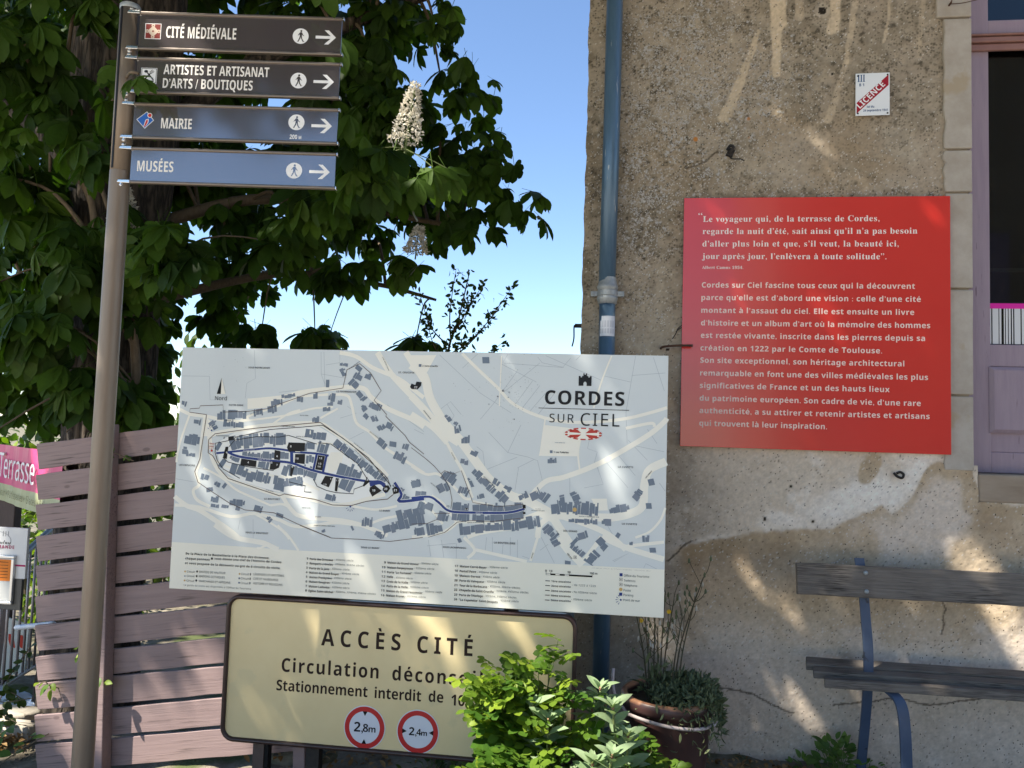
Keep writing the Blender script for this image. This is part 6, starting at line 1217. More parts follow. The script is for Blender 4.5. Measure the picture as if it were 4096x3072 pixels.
mb = MB(); mb.b2((-.16, WY + .03, -.3), (1.75, 9, 6.2)); mb.b2((1.75, WY + 1.6, -.3), (4.4, 9, 6.2)); mb.b2((1.75, WY + .03, 5.2), (4.4, WY + 1.6, 6.2)); mb.b2((3.3, WY + .03, -.3), (4.4, WY + 1.6, 5.2)); mb.b2((1.76, WY + .22, -.3), (3.3, WY + 1.6, 1.30))
mb.b2((-.16, WY + .03, 4.75), (1.75, WY - .005, 6.2)) ; child(mb.build('masonry', M['plain']))
M['stone'] = pmat('dressed_stone', (.34, .295, .24), (.43, .385, .33), scale=7, rough=.9, bump=.45, bscale=45, c3=(.36, .295, .21), s3=5, t3=.62)
jz = [1.47, 1.854, 2.40, 2.902, 3.129, 3.832, 4.55, 5.2]; r = random.Random(4)
for i in range(7):
    mb = MB(); z0, z1 = jz[i] + .005, jz[i + 1] - .005; pts = []
    n = 10; wob = [1.668 + (.012 if i < 5 else -.018) + r.uniform(-.008, .008) for _ in range(n + 1)]
    for k in range(n + 1): pts.append((wob[k], z0 + (z1 - z0) * k / n))
    pts += [(1.816 + r.uniform(-.002, .002), z1), (1.815, (z0 + z1) / 2), (1.816, z0)][0:3]
    mb.prism(pts[::-1], WY - .012 - r.uniform(0, .003), WY + .2, lambda u, v, h: (u, h, v)); child(mb.build('jamb_stone', M['stone'], bevel=.006))
mb = MB(); mb.b2((1.70, WY + .004, 1.5), (1.8, WY + .19, 5.0)); child(mb.build('mortar_joint', M['plain']))
mb = MB(); mb.b2((1.838, WY - .005, 1.318), (3.3, WY + .3, 1.462)); child(mb.build('doorstep', pmat('sill_stone', (.25, .19, .135), (.33, .265, .20), scale=6, rough=.9, bump=.5, stretch=(.5, 1, 2)), bevel=.012, seg=3))
DY = 4.333
mb = MB(); mb.b2((1.818, DY, 1.464), (1.966, DY + .06, 5.0)); mb.b2((1.966, DY + .004, 1.464), (3.1, DY + .06, 1.572)); mb.b2((1.966, DY + .006, 3.79), (3.1, DY + .06, 3.895)); mb.b2((1.966, DY + .006, 2.02), (3.1, DY + .05, 2.136)); mb.b2((3.0, DY, 1.464), (3.2, DY + .06, 5.0)); mb.b2((1.966, DY + .012, 1.572), (3.1, DY + .05, 2.02))
child(mb.build('door_frame', M['purple'], bevel=.004))
mb = MB(); mb.b2((1.818, DY - .035, 3.755), (3.2, DY - .002, 3.785)); mb.b2((1.818, DY - .022, 3.715), (3.2, DY - .002, 3.752)); mb.b2((1.818, DY - .045, 3.788), (3.2, DY - .002, 3.80)); child(mb.build('transom_moulding', M['moulding'], bevel=.006, seg=3))
mb = MB(); F = lambda u, v, h: (u, DY + h, v)
o_, i_ = [(1.955, 1.671), (2.95, 1.671), (2.95, 2.017), (1.955, 2.017)], [(1.975, 1.69), (2.93, 1.69), (2.93, 2.0), (1.975, 2.0)]
mb.add([F(u, v, .011) for u, v in o_] + [F(u, v, -.004) for u, v in o_] + [F(u, v, -.018) for u, v in i_], [(0, 1, 5, 4), (1, 2, 6, 5), (2, 3, 7, 6), (3, 0, 4, 7), (4, 5, 9, 8), (5, 6, 10, 9), (6, 7, 11, 10), (7, 4, 8, 11), (8, 9, 10, 11)])
child(mb.build('door_panel', M['purple']))
gl, nt, N, L, P = nmat('shop_glass'); N.remove(P); tr = N.new('ShaderNodeBsdfTransparent'); tr.inputs[0].default_value = (.42, .44, .42, 1); gs = N.new('ShaderNodeBsdfGlossy'); gs.inputs['Roughness'].default_value = .02; gs.inputs[0].default_value = (.9, .95, 1, 1)
fr = N.new('ShaderNodeFresnel'); fr.inputs[0].default_value = 1.5; mm = N.new('ShaderNodeMixShader'); L.new(fr.outputs[0], mm.inputs[0]); L.new(tr.outputs[0], mm.inputs[1]); L.new(gs.outputs[0], mm.inputs[2]); L.new(mm.outputs[0], N['Material Output'].inputs[0])
mb = MB(); mb.b2((1.966, DY + .028, 2.136), (3.0, DY + .034, 3.79)); pane = child(mb.build('window_pane', gl))
mb = MB(); mb.b2((1.966, DY + .028, 3.895), (3.0, DY + .034, 4.98)); child(mb.build('window_pane', gl))
mb = MB(); FF = lambda u, v, h: (u, DY + .0275 - h, v); mb.poly([(1.967, 2.330), (3.0, 2.330), (3.0, 2.358), (1.967, 2.358)], .0006, FF, 0); mb.poly([(1.967, 2.138), (3.0, 2.138), (3.0, 2.142), (1.967, 2.142)], .0006, FF, 2); mb.poly([(1.967, 2.358), (3.0, 2.358), (3.0, 2.366), (1.967, 2.366)], .0006, FF, 2)
x = 1.972; r = random.Random(8)
while x < 2.98:
    w = r.choice([.006, .01, .02, .03]); mb.poly([(x, 2.142), (x + w, 2.142), (x + w, 2.330), (x, 2.330)], .0005, FF, 1); x += w + r.choice([.004, .006, .012])
bs = mb.build('barcode_sticker', [flat('magenta_film', (.68, .03, .33), .4), flat('white_film', (.62, .62, .62), .5), M['black']]); bs.parent = pane
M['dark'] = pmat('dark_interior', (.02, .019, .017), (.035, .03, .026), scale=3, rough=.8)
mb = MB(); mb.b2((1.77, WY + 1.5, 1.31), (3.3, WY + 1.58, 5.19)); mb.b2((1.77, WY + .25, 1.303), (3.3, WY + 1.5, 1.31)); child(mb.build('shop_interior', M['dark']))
mb = MB(); mb.b2((2.03, WY + .5, 1.32), (2.048, WY + .52, 2.62)); mb.b2((2.048, WY + .5, 2.60), (2.6, WY + .52, 2.62)); mb.b2((2.048, WY + .5, 2.2), (2.6, WY + .52, 2.212)); child(mb.build('display_shelf', pmat('grey_metal', (.25, .27, .27), rough=.4, metallic=.5)))

# ------------------------------------------------------------------ things fixed to the wall
def pipe():
    px, py = -.034, 4.115
    t = thing('drainpipe', 'blue grey metal rainwater pipe running up the corner of the wall', 'drainpipe', (px, py, 0))
    mb = MB(); mb.tube([(px - .006, py, 2.33), (px, py, 3.2), (px + .004, py, 6.0)], .0445, 28); a = mb.build('upper_pipe', M['zinc'], smooth=True)
    mb = MB(); mb.tube([(px + .012, py, -.1), (px + .006, py, 1.4), (px - .002, py, 2.36)], .043, 28); b = mb.build('lower_pipe', M['zinc'], smooth=True)
    mb = MB(); mb.lathe((px - .002, py, 0), [(.0445, 2.435), (.0455, 2.42), (.052, 2.395), (.056, 2.385), (.056, 2.377), (.051, 2.371), (.0515, 2.333), (.055, 2.328), (.055, 2.316), (.0505, 2.310), (.0505, 2.296), (.0435, 2.292)], 32); c = mb.build('collar', M['zinc_grey'], smooth=True)
    mb = MB(); mb.lathe((px - .002, py, 0), [(.0525, 2.365), (.0545, 2.363), (.0545, 2.337), (.0525, 2.335)], 32)
    for s in (-1, 1):
        mb.b2((px - .002 + (s * .048 if s > 0 else -.088), py - .006, 2.334), (px - .002 + (.088 if s > 0 else -.048), py + .006, 2.362))
        mb.tube([(px - .002 + s * .074, py - .012, 2.348), (px - .002 + s * .074, WY, 2.348)], .006, 10)
    d = mb.build('bracket', M['zinc_grey'], bevel=.002)
    mb = MB(); n = 14; rad = .0436
    for (z0, z1, m, a0, a1, rr) in [(2.118, 2.225, 0, -150, -28, 0)] + [(2.165, 2.20, 1, -148 + 19 * q, -148 + 19 * q + 13, .0003) for q in range(6)] + [(2.132, 2.158, 1, -146 + 19 * q, -146 + 19 * q + 12, .0003) for q in range(6)]:
        A = [R_(a0 + (a1 - a0) * i / n) for i in range(n + 1)]
        mb.add([(px + .001 + (rad + .0005 + rr) * math.cos(q), py + (rad + .0005 + rr) * math.sin(q), z) for z in (z0, z1) for q in A], [(i, i + 1, n + 2 + i, n + 1 + i) for i in range(n)], m)
    e = mb.build('sticker', [M['sticker'], flat('sticker_ink', (.48, .50, .55), .6)])
    for o in (a, b, c, d, e): o.parent = t; o.matrix_parent_inverse = Matrix.Translation(-Vector(t.location))
pipe()

def adopt(t, *obs):
    for o in obs: o.parent = t; o.matrix_parent_inverse = Matrix.Translation(-Vector(t.location))

# red quotation panel
t = thing('quotation_panel', 'glossy red panel with French text in cream letters on the wall', 'panel', (1.028, WY - .03, 1.553))
FR = plane_frame((.360, WY - .036, 1.553), 0, .001); mb = MB(); mb.prism([(0, 0), (1338, 0), (1338, 1324), (0, 1324)], -18, 0, FR); bo = mb.build('board', M['red'], bevel=.0015)
sp = []
for u in (200, 1140):
    for v in (180, 1140): mb = MB(); mb.tube([FR(u, v, -45), FR(u, v, -17)], .012, 10); sp.append(mb.build('spacer', M['iron']))
lt = lettering('lettering', RED_TEXT, FR, .6, {'cream': 0, 'pink': 1}, None, [M['cream'], M['pink']]); adopt(t, bo, *sp, lt)

# licence plate
t = thing('licence_plate', 'small white enamel licence plate with diagonal crimson band screwed to the wall', 'sign', (1.322, WY - .02, 3.313))
FL = plane_frame((1.236, WY - .026, 3.312), R_(-1.5), .001); mb = MB(); mb.prism([(0, 0), (169, 0), (169, 228), (0, 228)], -3, 0, FL); bo = mb.build('plate', M['enamel'], bevel=.001)
mb = MB(); mb.poly([(5, 12), (163, 160), (163, 217), (5, 69)], .5, FL); bd = mb.build('band', M['crimson'])
E_ = [("III", 's', 9, 182, 38, 38, 'b'), ("81", 'b', 17, 158, 15, 25, 'b'), ("loi du", 'b', 56, 41, 12, 36, 'b'), ("24 septembre 1941", 'b', 38, 21, 12, 121, 'b'), ("LICENCE", 'b', 23, 37, 31, 176, 'w', 't', 44.6)]
lt = lettering('lettering', E_, FL, .9, {'b': 0, 'w': 1}, None, [M['blueprint'], M['white']])
sc_ = []
for u, v in ((11, 214), (158, 216), (11, 12), (158, 10)): mb = MB(); mb.tube([FL(u, v, -1), FL(u, v, 2.5)], .0045, 10); sc_.append(mb.build('screw', M['iron']))
adopt(t, bo, bd, lt, *sc_)

# small ironwork of the wall
mb = MB(); mb.tube(smooth_path([(.255, WY + .02, 2.068), (.262, WY - .05, 2.073), (.33, WY - .075, 2.078), (.413, WY - .08, 2.079)]), .0065, 8); tag(mb.build('iron_rod', M['rust'], smooth=True), 'rusty bent iron rod sticking out of the wall beside the red panel', 'iron rod')
mb = MB(); mb.tube(smooth_path([(.59, WY + .02, 3.13), (.595, WY - .03, 3.125), (.612, WY - .035, 3.15), (.598, WY - .02, 3.165), (.582, WY - .03, 3.14)]), .008, 8); mb.box((.60, WY - .012, 3.128), (.035, .03, .04), rot=Matrix.Rotation(.4, 3, 'Y'))
mb.tube(smooth_path([(.593, WY - .02, 3.11), (.605, WY - .03, 3.09), (.65, WY - .03, 3.088), (.672, WY - .03, 3.078)]), .003, 6); tag(mb.build('wall_hook', M['iron'], smooth=False), 'black iron hook with a loose wire end above the red panel', 'hook')
mb = MB(); mb.tube(smooth_path([(1.432, WY - .012, 1.452), (1.445, WY - .02, 1.435), (1.468, WY - .022, 1.428), (1.476, WY - .02, 1.445), (1.46, WY - .02, 1.457), (1.443, WY - .02, 1.450)]), .0065, 8); tag(mb.build('wall_ring', M['iron'], smooth=True), 'black iron ring set in the pale plaster below the red panel', 'ring')
mb = MB(); mb.tube([(1.705, WY + .01, 3.897), (1.704, WY - .045, 3.90)], .005, 6); mb.tube(smooth_path([(1.704, WY - .03, 3.898), (1.76, WY - .04, 3.895), (1.83, WY - .05, 3.905)]), .0022, 5); mb.tube([(1.704, WY - .03, 3.898), (1.722, WY - .03, 3.94), (1.735, WY - .03, 3.97)], .0022, 5); tag(mb.build('nail', M['rust']), 'rusty nail with trailing wire in the top jamb stone', 'nail')
mb = MB(); mb.tube(smooth_path([(.37, WY - .03, 2.20), (.34, WY - .03, 2.175), (.33, WY - .02, 2.15), (.312, WY - .015, 2.12)]), .0028, 5); mb.tube(smooth_path([(.372, WY - .03, 2.188), (.345, WY - .028, 2.172), (.33, WY - .02, 2.158)]), .0028, 5); tag(mb.build('wire_scrap', M['iron']), 'scrap of dark wire poking out from the left edge of the red panel', 'wire')
mb = MB(); mb.tube(smooth_path([(-.16, WY + .05, 2.19), (-.20, WY + .03, 2.19), (-.213, WY + .02, 2.185), (-.213, WY + .02, 2.12), (-.222, WY + .02, 2.075)]), .004, 6); mb.box((-.19, WY + .04, 2.192), (.04, .02, .02)); tag(mb.build('shutter_hook', M['iron']), 'thin black iron hook hanging off the left corner of the house', 'hook')

# the shaded house across the street, behind the camera: what the glossy signs reflect and what keeps the street in half light
t = thing('opposite_house', 'plain rendered house in shade across the street opposite the wall', 'house', (6, -9, 0)); mb = MB(); mb.b2((3.5, -15, -.3), (18, -9, 10.5))
ob = mb.build('walls', pmat('ochre_render', (.33, .27, .20), (.28, .225, .165), scale=1.5, rough=.9)); mb = MB(); mb.add([(3.1, -15.4, 10.4), (18.4, -15.4, 10.4), (18.4, -8.6, 10.4), (3.1, -8.6, 10.4), (3.1, -12, 12.4), (18.4, -12, 12.4)], [(0, 1, 5, 4), (2, 3, 4, 5), (0, 4, 3), (1, 2, 5), (3, 2, 1, 0)]); rf = mb.build('roof', pmat('roof_tiles', (.22, .10, .06), (.30, .15, .09), scale=9, rough=.9)); kk_ = [ob, rf]
for x in (4.6, 7.4, 10.2, 13):
    for z in (1.0, 4.6): mb = MB(); mb.b2((x, -8.99, z), (x + 1, -8.93, z + 1.6)); kk_.append(mb.build('shutter', M['purple'], bevel=.01))
adopt(t, *kk_)
# ------------------------------------------------------------------ town map panel
t = thing('map_panel', 'large pale enamel town map panel titled CORDES SUR CIEL', 'map panel', (-.885, 3.41, .83))
FM = plane_frame((-2.006, 3.40, .832), 0, .001); mb = MB(); mb.prism([(0, 0), (2245, 0), (2245, 1118), (0, 1118)], -19, 0, FM)
bo = mb.build('board', pmat('panel_enamel', (.80, .775, .665), (.82, .795, .685), scale=4, rough=.3), bevel=.0015)
mapm = [pmat('map_field', (.60, .64, .645), (.62, .655, .655), scale=3, rough=.3), flat('map_cream', (.85, .82, .72), .3), flat('map_town', (.84, .84, .80), .3), flat('map_slate', (.165, .205, .26), .3),
        flat('map_blue', (.02, .045, .20), .3), flat('map_black', (.008, .008, .01), .3), flat('map_brown', (.09, .05, .035), .3), flat('map_line', (.36, .40, .43), .3), flat('map_red', (.50, .05, .035), .3), flat('map_slate_light', (.19, .225, .28), .3), flat('map_ochre', (.60, .40, .15), .3), flat('map_stain', (.20, .21, .22), .5)]
mb = MB(); mb.poly([(1, 212), (600, 203), (2244, 203), (2244, 1117), (1, 1117)], .3, FM, 0)
def clipy(pts): return [(min(max(u, 2), 2243), min(max(v, 204), 1116)) for u, v in pts]
for i, p in enumerate(MAP_LINES): mb.strip(clipy(p), 1.6, .4, FM, 7)
for i, p in enumerate(MAP_AREAS): mb.poly(clipy(p), .5 + .012 * i, FM, 2 if len(p) > 8 else 1)
for i, (w, p) in enumerate(MAP_ROADS): mb.strip(clipy(smooth2(p, 5)), w, .7 + .004 * i, FM, 1)
r = random.Random(3); kk = 0
for wd, p in MAP_BANDS:
    P = [np.array(q, float) for q in p]; wd *= 1.36
    for a, b in zip(P[:-1], P[1:]):
        d = b - a; ln = np.linalg.norm(d); d /= ln; n = np.array((-d[1], d[0])); x = 0
        while x < ln - 4:
            w = min(r.choice((r.uniform(9, 18), r.uniform(16, 40))), ln - x)
            if r.random() > .03:
                h0 = -wd / 2 * r.uniform(.55, 1.1); h1 = wd / 2 * r.uniform(.45, 1.15); g = .45; sk = n * 0 + d * r.uniform(-3, 3); kk += 1; hh = 1.0 + .0008 * kk
                q = [a + d * (x + g) + n * h0, a + d * (x + w - g) + n * h0, a + d * (x + w - g) + n * h1 + sk, a + d * (x + g) + n * h1 + sk]
                if r.random() < .3: c = a + d * (x + w * .5) + n * h1; q = q[:3] + [c, a + d * (x + w * .5) + n * h1 * .5, a + d * (x + g) + n * h1 * .5]
                mb.poly(clipy([tuple(z) for z in q]), hh, FM, 3 if r.random() < .8 else 9)
            x += w
for i, (w, p) in enumerate(MAP_STREET): mb.strip(smooth2(p, 4), w * .9, 1.5 + .003 * i, FM, 2); mb.strip(smooth2(p, 4), w * .68, 1.55 + .003 * i, FM, 4)
for i, p in enumerate(MAP_BLACK): mb.poly(p, 1.75 + .001 * i, FM, 5)
for i, (c, w, p) in enumerate(MAP_WALLS): mb.strip(p, w * .85, 1.65 + .003 * i, FM, {'brown': 6, 'dark': 6, 'black': 5}[c])
u, v = 1888, 979; mb.poly([(u - 28, v), (u - 7, v), (u - 7, v + 12), (u - 3, v + 18), (u + 3, v + 18), (u + 7, v + 12), (u + 7, v), (u + 28, v), (u + 28, v + 43), (u + 20, v + 43), (u + 20, v + 37), (u + 14, v + 37), (u + 14, v + 43), (u + 8, v + 43), (u + 8, v + 55), (u + 3, v + 55), (u + 3, v + 49), (u - 3, v + 49), (u - 3, v + 55), (u - 8, v + 55), (u - 8, v + 43), (u - 14, v + 43), (u - 14, v + 37), (u - 20, v + 37), (u - 20, v + 43), (u - 28, v + 43)], 1.8, FM, 5)
mb.strip([(1687, 877), (2081, 877)], 2.6, 1.8, FM, 5)
EX, EY, ea, eb = 1886, 769, 81, 27
mb.poly(circ(EX, EY, ea - 3, eb - 2), 1.8, FM, 1)
for k in range(14): a0 = k * 360 / 14 + 4; mb.poly(circ(EX, EY, ea, eb, 6, a0, a0 + 17) + circ(EX, EY, ea * .86, eb * .80, 6, a0, a0 + 17)[::-1], 1.82, FM, 8)
for sx in (-1, 1):
    for sy in (-1, 1): q = [(EX + sx * 9, EY + sy * 3), (EX + sx * 62, EY + sy * 6), (EX + sx * 58, EY + sy * 14), (EX + sx * 40, EY + sy * 19), (EX + sx * 26, EY + sy * 18)]; mb.poly(q if sx * sy > 0 else q[::-1], 1.82, FM, 8)
mb.poly([(203, 980), (183, 903), (203, 903)], 1.8, FM, 5); mb.poly([(203, 980), (203, 903), (225, 904)], 1.8, FM, 1); mb.poly(circ(173, 639, 5), 1.85, FM, 8)
for (cx, cy, a) in [(167, 733, 90), (793, 664, 90), (849, 410, 270), (2051, 66, 180)]:
    mb.poly(circ(cx + (0 if a != 180 else 12), cy, 4), 1.85, FM, 4)
    for da in (-62, -31, 0, 31, 62):
        d0, d1 = R_(a + da - 4), R_(a + da + 4); ox = cx + (0 if a != 180 else 12)
        mb.poly([(ox + 9 * math.cos(R_(a + da)), cy + 9 * math.sin(R_(a + da))), (ox + 22 * math.cos(d0), cy + 22 * math.sin(d0)), (ox + 22 * math.cos(d1), cy + 22 * math.sin(d1))], 1.85, FM, 4)
def rect(cx, cy, w, h=None, hh=1.8, m=5): h = h or w; mb.poly([(cx - w / 2, cy - h / 2), (cx + w / 2, cy - h / 2), (cx + w / 2, cy + h / 2), (cx - w / 2, cy + h / 2)], hh, FM, m)
for a, b, m in [(1740, 1760, 1), (1760, 1780, 5), (1780, 1800, 1), (1800, 1820, 5), (1820, 1840, 1), (1840, 1939, 5)]: mb.strip([(a, 158), (b, 158)], 7, 1.8, FM, 5); (mb.strip([(a + 1, 158), (b - 1, 158)], 4.5, 1.83, FM, m))
for x in (1740, 1760, 1840, 1939): mb.strip([(x, 154), (x, 167)], 1.2, 1.84, FM, 5)
for k, y in enumerate((129, 109, 88, 68, 47)): mb.strip([(1738, y), (1758, y)], 3, 1.8, FM, 5 if k < 3 else 6)
for k, y in enumerate((172, 152, 131, 110, 90)):
    if k in (0, 4): rect(2062, y, 13, m=4)
    elif k == 3: mb.poly(circ(2062, y, 7.5), 1.8, FM, 10)
    else: rect(2062, y, 13); rect(2062, y, 10.5, hh=1.82, m=1); rect(2062, y, 4, 7, hh=1.84)
rect(203, 146, 9)
for k, (y1, y2) in enumerate(((81, 84), (60, 64), (40, 44))): rect(75, y1, 7, m=(10, 7, 10)[k]); rect(340, y2, 7, m=(10, 3, 3)[k]); mb.poly(circ(134 - k, y1 + 3, 4, 5), 1.8, FM, 5); mb.strip([(392, y2 - 4), (392, y2 + 6)], 4, 1.8, FM, 5)
for (a, b) in ((1146, 1054), (1748, 687)): rect(a, b, 12, m=3)
mb.poly(circ(1857, 440, 9), 1.85, FM, 10); rect(1864, 236, 13); rect(1864, 236, 10.5, hh=1.82, m=1); rect(1864, 236, 4, 7, hh=1.84)
rect(645, 738, 6, 18, hh=1.95, m=1); rect(582, 651, 0.1); rect(590, 648, 24, 3, hh=1.95, m=1)
for s_ in range(150):
    a = r.gauss(0, 1); b = r.gauss(0, 1); cx, cy, big = (1590 + a * 45, 935 + b * 75, r.random() < .06) if s_ < 110 else (1400 + a * 60, 960 + b * 60, r.random() < .15) if s_ < 135 else (290 + a * 60, 1000 + b * 50, False)
    q = (r.uniform(3, 6.5) if big else r.uniform(.8, 2)); mb.poly([(cx + q * r.uniform(.6, 1.1) * math.cos(R_(60 * k)), cy + q * r.uniform(.6, 1.1) * math.sin(R_(60 * k))) for k in range(6)], 2.0 + .002 * s_, FM, 11 if r.random() < .6 else 7)
mp_ = mb.build('map_print', mapm)
lt = lettering('lettering', MAP_TEXT, FM, 2.4, {'black': 0, 'ink': 1, 'white': 2, 'red': 3, 'blue': 4}, None, [M['black'], flat('grey_ink', (.045, .055, .07), .4), M['white'], flat('red_ink', (.45, .06, .04), .4), M['blueprint']])
po = []
for x in (-1.30, -.42): mb = MB(); mb.b2((x - .03, 3.445, -.1), (x + .03, 3.495, 1.86)); mb.b2((x - .02, 3.419, 1.5), (x + .02, 3.446, 1.56)); mb.b2((x - .02, 3.419, .95), (x + .02, 3.446, 1.01)); po.append(mb.build('support_post', M['iron']))
for x in (-.95, -.62): mb = MB(); mb.b2((x - .006, 3.408, 1.945), (x + .006, 3.416, 1.957)); po.append(mb.build('fixing_clip', M['iron']))
adopt(t, bo, mp_, lt, *po)

# ------------------------------------------------------------------ ACCES CITE road sign
t = thing('access_sign', 'cream road sign with brown frame reading ACCÈS CITÉ below the town map', 'road sign', (-.92, 3.43, .15))
FA = plane_frame((-1.727, 3.42, .165), 0, .001)
def rrect(w, h, r, i=0, n=8): return [p for cx, cy, a in ((w - r, r, -90), (w - r, h - r, 0), (r, h - r, 90), (r, r, 180)) for p in circ(cx, cy, r - i, None, n, a, a + 90)]
mb = MB(); mb.prism(rrect(1602, 654, 62, 14), -10, 0, FA); bo = mb.build('board', pmat('cream_sheeting', (.73, .60, .335), (.69, .555, .30), scale=3.5, rough=.32, c3=(.66, .55, .31), s3=8, t3=.62))
mb = MB(); o_, i_ = rrect(1602, 654, 62), rrect(1602, 654, 62, 19); n = len(o_)
for a, b in ((-24, 14),): mb.add([FA(u, v, a) for u, v in o_] + [FA(u, v, b - 6) for u, v in o_] + [FA((p[0] * 2 + q[0]) / 3, (p[1] * 2 + q[1]) / 3, b) for p, q in zip(o_, i_)] + [FA((p[0] + q[0] * 2) / 3, (p[1] + q[1] * 2) / 3, b) for p, q in zip(o_, i_)] + [FA(u, v, b - 6) for u, v in i_] + [FA(u, v, a) for u, v in i_], [(k * n + i, k * n + (i + 1) % n, ((k + 1) % 6) * n + (i + 1) % n, ((k + 1) % 6) * n + i) for k in range(6) for i in range(n)])
frm = mb.build('frame', pmat('brown_frame', (.045, .024, .02), (.06, .034, .028), scale=20, rough=.35), smooth=True)
lt = lettering('lettering', ACCESS_TEXT, FA, .6, {'brown': 0}, None, [flat('brown_lettering', (.022, .011, .009), .4)])
lg = []; pm2 = [pmat('brown_post_paint', (.085, .058, .05), (.10, .07, .06), scale=9, rough=.5, c3=(.5, .5, .48), s3=9, t3=.70), M['black']]
for x in (-1.558, -.36): mb = MB(); mb.b2((x - .026, 3.45, -.3), (x + .026, 3.50, .78)); mb.b2((x + .0262, 3.455, -.3), (x + .045, 3.495, .78), 1); lg.append(mb.build('post', pm2))
adopt(t, bo, frm, lt, *lg)
redr = pmat('red_ring', (.50, .028, .028), rough=.3); wht = pmat('white_sheeting', (.66, .68, .74), rough=.3)
for cx, cy, txt, hor in [(672, 107, "2,8m", False), (914, 107, "2,4m", True)]:
    mb = MB(); mb.prism(circ(cx, cy, 95, None, 48), .2, 1.2, FA, 0); d = mb.build('disc', wht)
    mb = MB(); ring(mb, cx, cy, 70, 91, 1.6, FA, 0, 56); rg = mb.build('red_ring', redr); rg.parent = d
    mb = MB()
    for s in (-1, 1):
        q = [(s * 70, 11 * s), (s * 70, -11 * s), (s * 50, 0)]; q = [(cx + a, cy + b) for a, b in q] if hor else [(cx - b, cy + a) for a, b in q]; mb.poly(q[::-1], 2, FA)
    k = .82 if hor else 1.0; prepare({(c, 'b') for c in "2,84m"} | {('H', 'b')})
    set_text(mb, FA, "2,", 'b', cx - 48 * k, cy - 20 * k, 42 * k, 0, 2, 0); set_text(mb, FA, txt[2], 'b', cx - 7 * k, cy - 20 * k + 2, 34 * k, 0, 2, 0); set_text(mb, FA, "m", 'b', cx + 19 * k, cy - 20 * k + 2, 27 * k, 32 * k, 2, 0)
    x = mb.build('lettering', M['black']); x.parent = d; d.name = 'restriction_disc'; adopt(t, d)

# ------------------------------------------------------------------ finger post and its four blades
PA = R_(7.379); PX, PY = -2.03, 2.90
M['pole'] = pmat('bronze_pole', (.20, .155, .118), (.24, .19, .145), scale=6, rough=.48, metallic=.4, stretch=(6, 6, .6))
t = thing('sign_pole', 'tall bronze metal pole carrying the four direction signs', 'pole', (PX, PY, -.15))
mb = MB(); mb.tube([(PX - .001, PY, -.2), (PX - .002, PY, 1.5), (PX, PY, 2.62)], [.0405, .0400, .0392], 36, cap=False); mb.tube([(PX, PY, 2.615), (PX, PY, 3.312)], .0385, 36); po = mb.build('shaft', M['pole'], smooth=False)
for p in po.data.polygons: p.use_smooth = len(p.vertices) == 4
mb = MB(); mb.lathe((PX, PY, 0), [(.0390, 3.305), (.0405, 3.307), (.0405, 3.322), (.037, 3.328), (.001, 3.330)], 36); cp = mb.build('cap', M['zinc_grey'], smooth=True)
mb = MB(); a = R_(-106); mb.box((PX + .0375 * math.cos(a), PY + .0375 * math.sin(a), 2.965), (.006, .009, .68), rot=Matrix.Rotation(a, 3, 'Z')); sl_ = mb.build('slot', M['black']); adopt(t, po, cp, sl_)
M['rail'] = pmat('bronze_rail', (.19, .155, .13), (.22, .18, .15), scale=10, rough=.38, metallic=.6); M['chrome'] = pmat('polished_clamp', (.72, .72, .72), rough=.22, metallic=.95)
def signmat(name, c): return pmat(name, c, tuple(x * 1.12 for x in c), scale=2, rough=.10, ior=2.5)
sgm = signmat('brown_gloss_print', (.070, .058, .062))
W_ = [M['white'], M['black'], flat('emblem_brown', (.20, .035, .03), .4), flat('emblem_cream', (.55, .45, .36), .4), flat('emblem_blue', (.03, .12, .42), .4), flat('emblem_red', (.50, .03, .03), .4), sgm]
def walker(mb, F, cx, cy, R, h):
    mb.poly(circ(cx, cy, R, None, 36), h, F, 0); k = R
    P = lambda L: [(cx + a * k, cy + b * k) for a, b in L]
    mb.poly(circ(cx + .06 * k, cy + .66 * k, .13 * k, None, 14), h + .2, F, 6)
    mb.poly(P([(-.12, .46), (-.02, .52), (.14, .50), (.20, .40), (.16, .0), (-.10, -.02), (-.14, .2)]), h + .2, F, 6)
    mb.poly(P([(.14, .46), (.20, .40), (.30, .18), (.44, .06), (.40, .0), (.22, .12), (.13, .3)][::-1]), h + .22, F, 6)
    mb.poly(P([(-.12, .46), (-.22, .30), (-.36, .12), (-.32, .06), (-.14, .22), (-.06, .36)]), h + .22, F, 6)
    mb.poly(P([(-.10, .02), (.04, .0), (-.06, -.38), (-.26, -.74), (-.38, -.70), (-.20, -.34)][::-1]), h + .24, F, 6)
    mb.poly(P([(.0, .02), (.16, .02), (.20, -.30), (.40, -.66), (.48, -.62), (.50, -.70), (.30, -.74), (.06, -.30)][::-1]), h + .26, F, 6)
def arrow(mb, F, u, v, h): mb.poly([(u, v - 6), (u + 62, v - 6), (u + 36, v - 30), (u + 54, v - 30), (u + 84, v), (u + 54, v + 30), (u + 36, v + 30), (u + 62, v + 6), (u, v + 6)], h, F, 0)
SG = [(3.131, 151, 'brown direction sign reading CITÉ MÉDIÉVALE with red and cream emblem'), (2.947, 142, 'brown direction sign reading ARTISTES ET ARTISANAT with fork and spoon emblem'), (2.756, 140, 'glossy direction sign reading MAIRIE with blue and red diamond emblem'), (2.570, 140, 'bottom direction sign reading MUSÉES with no emblem')]
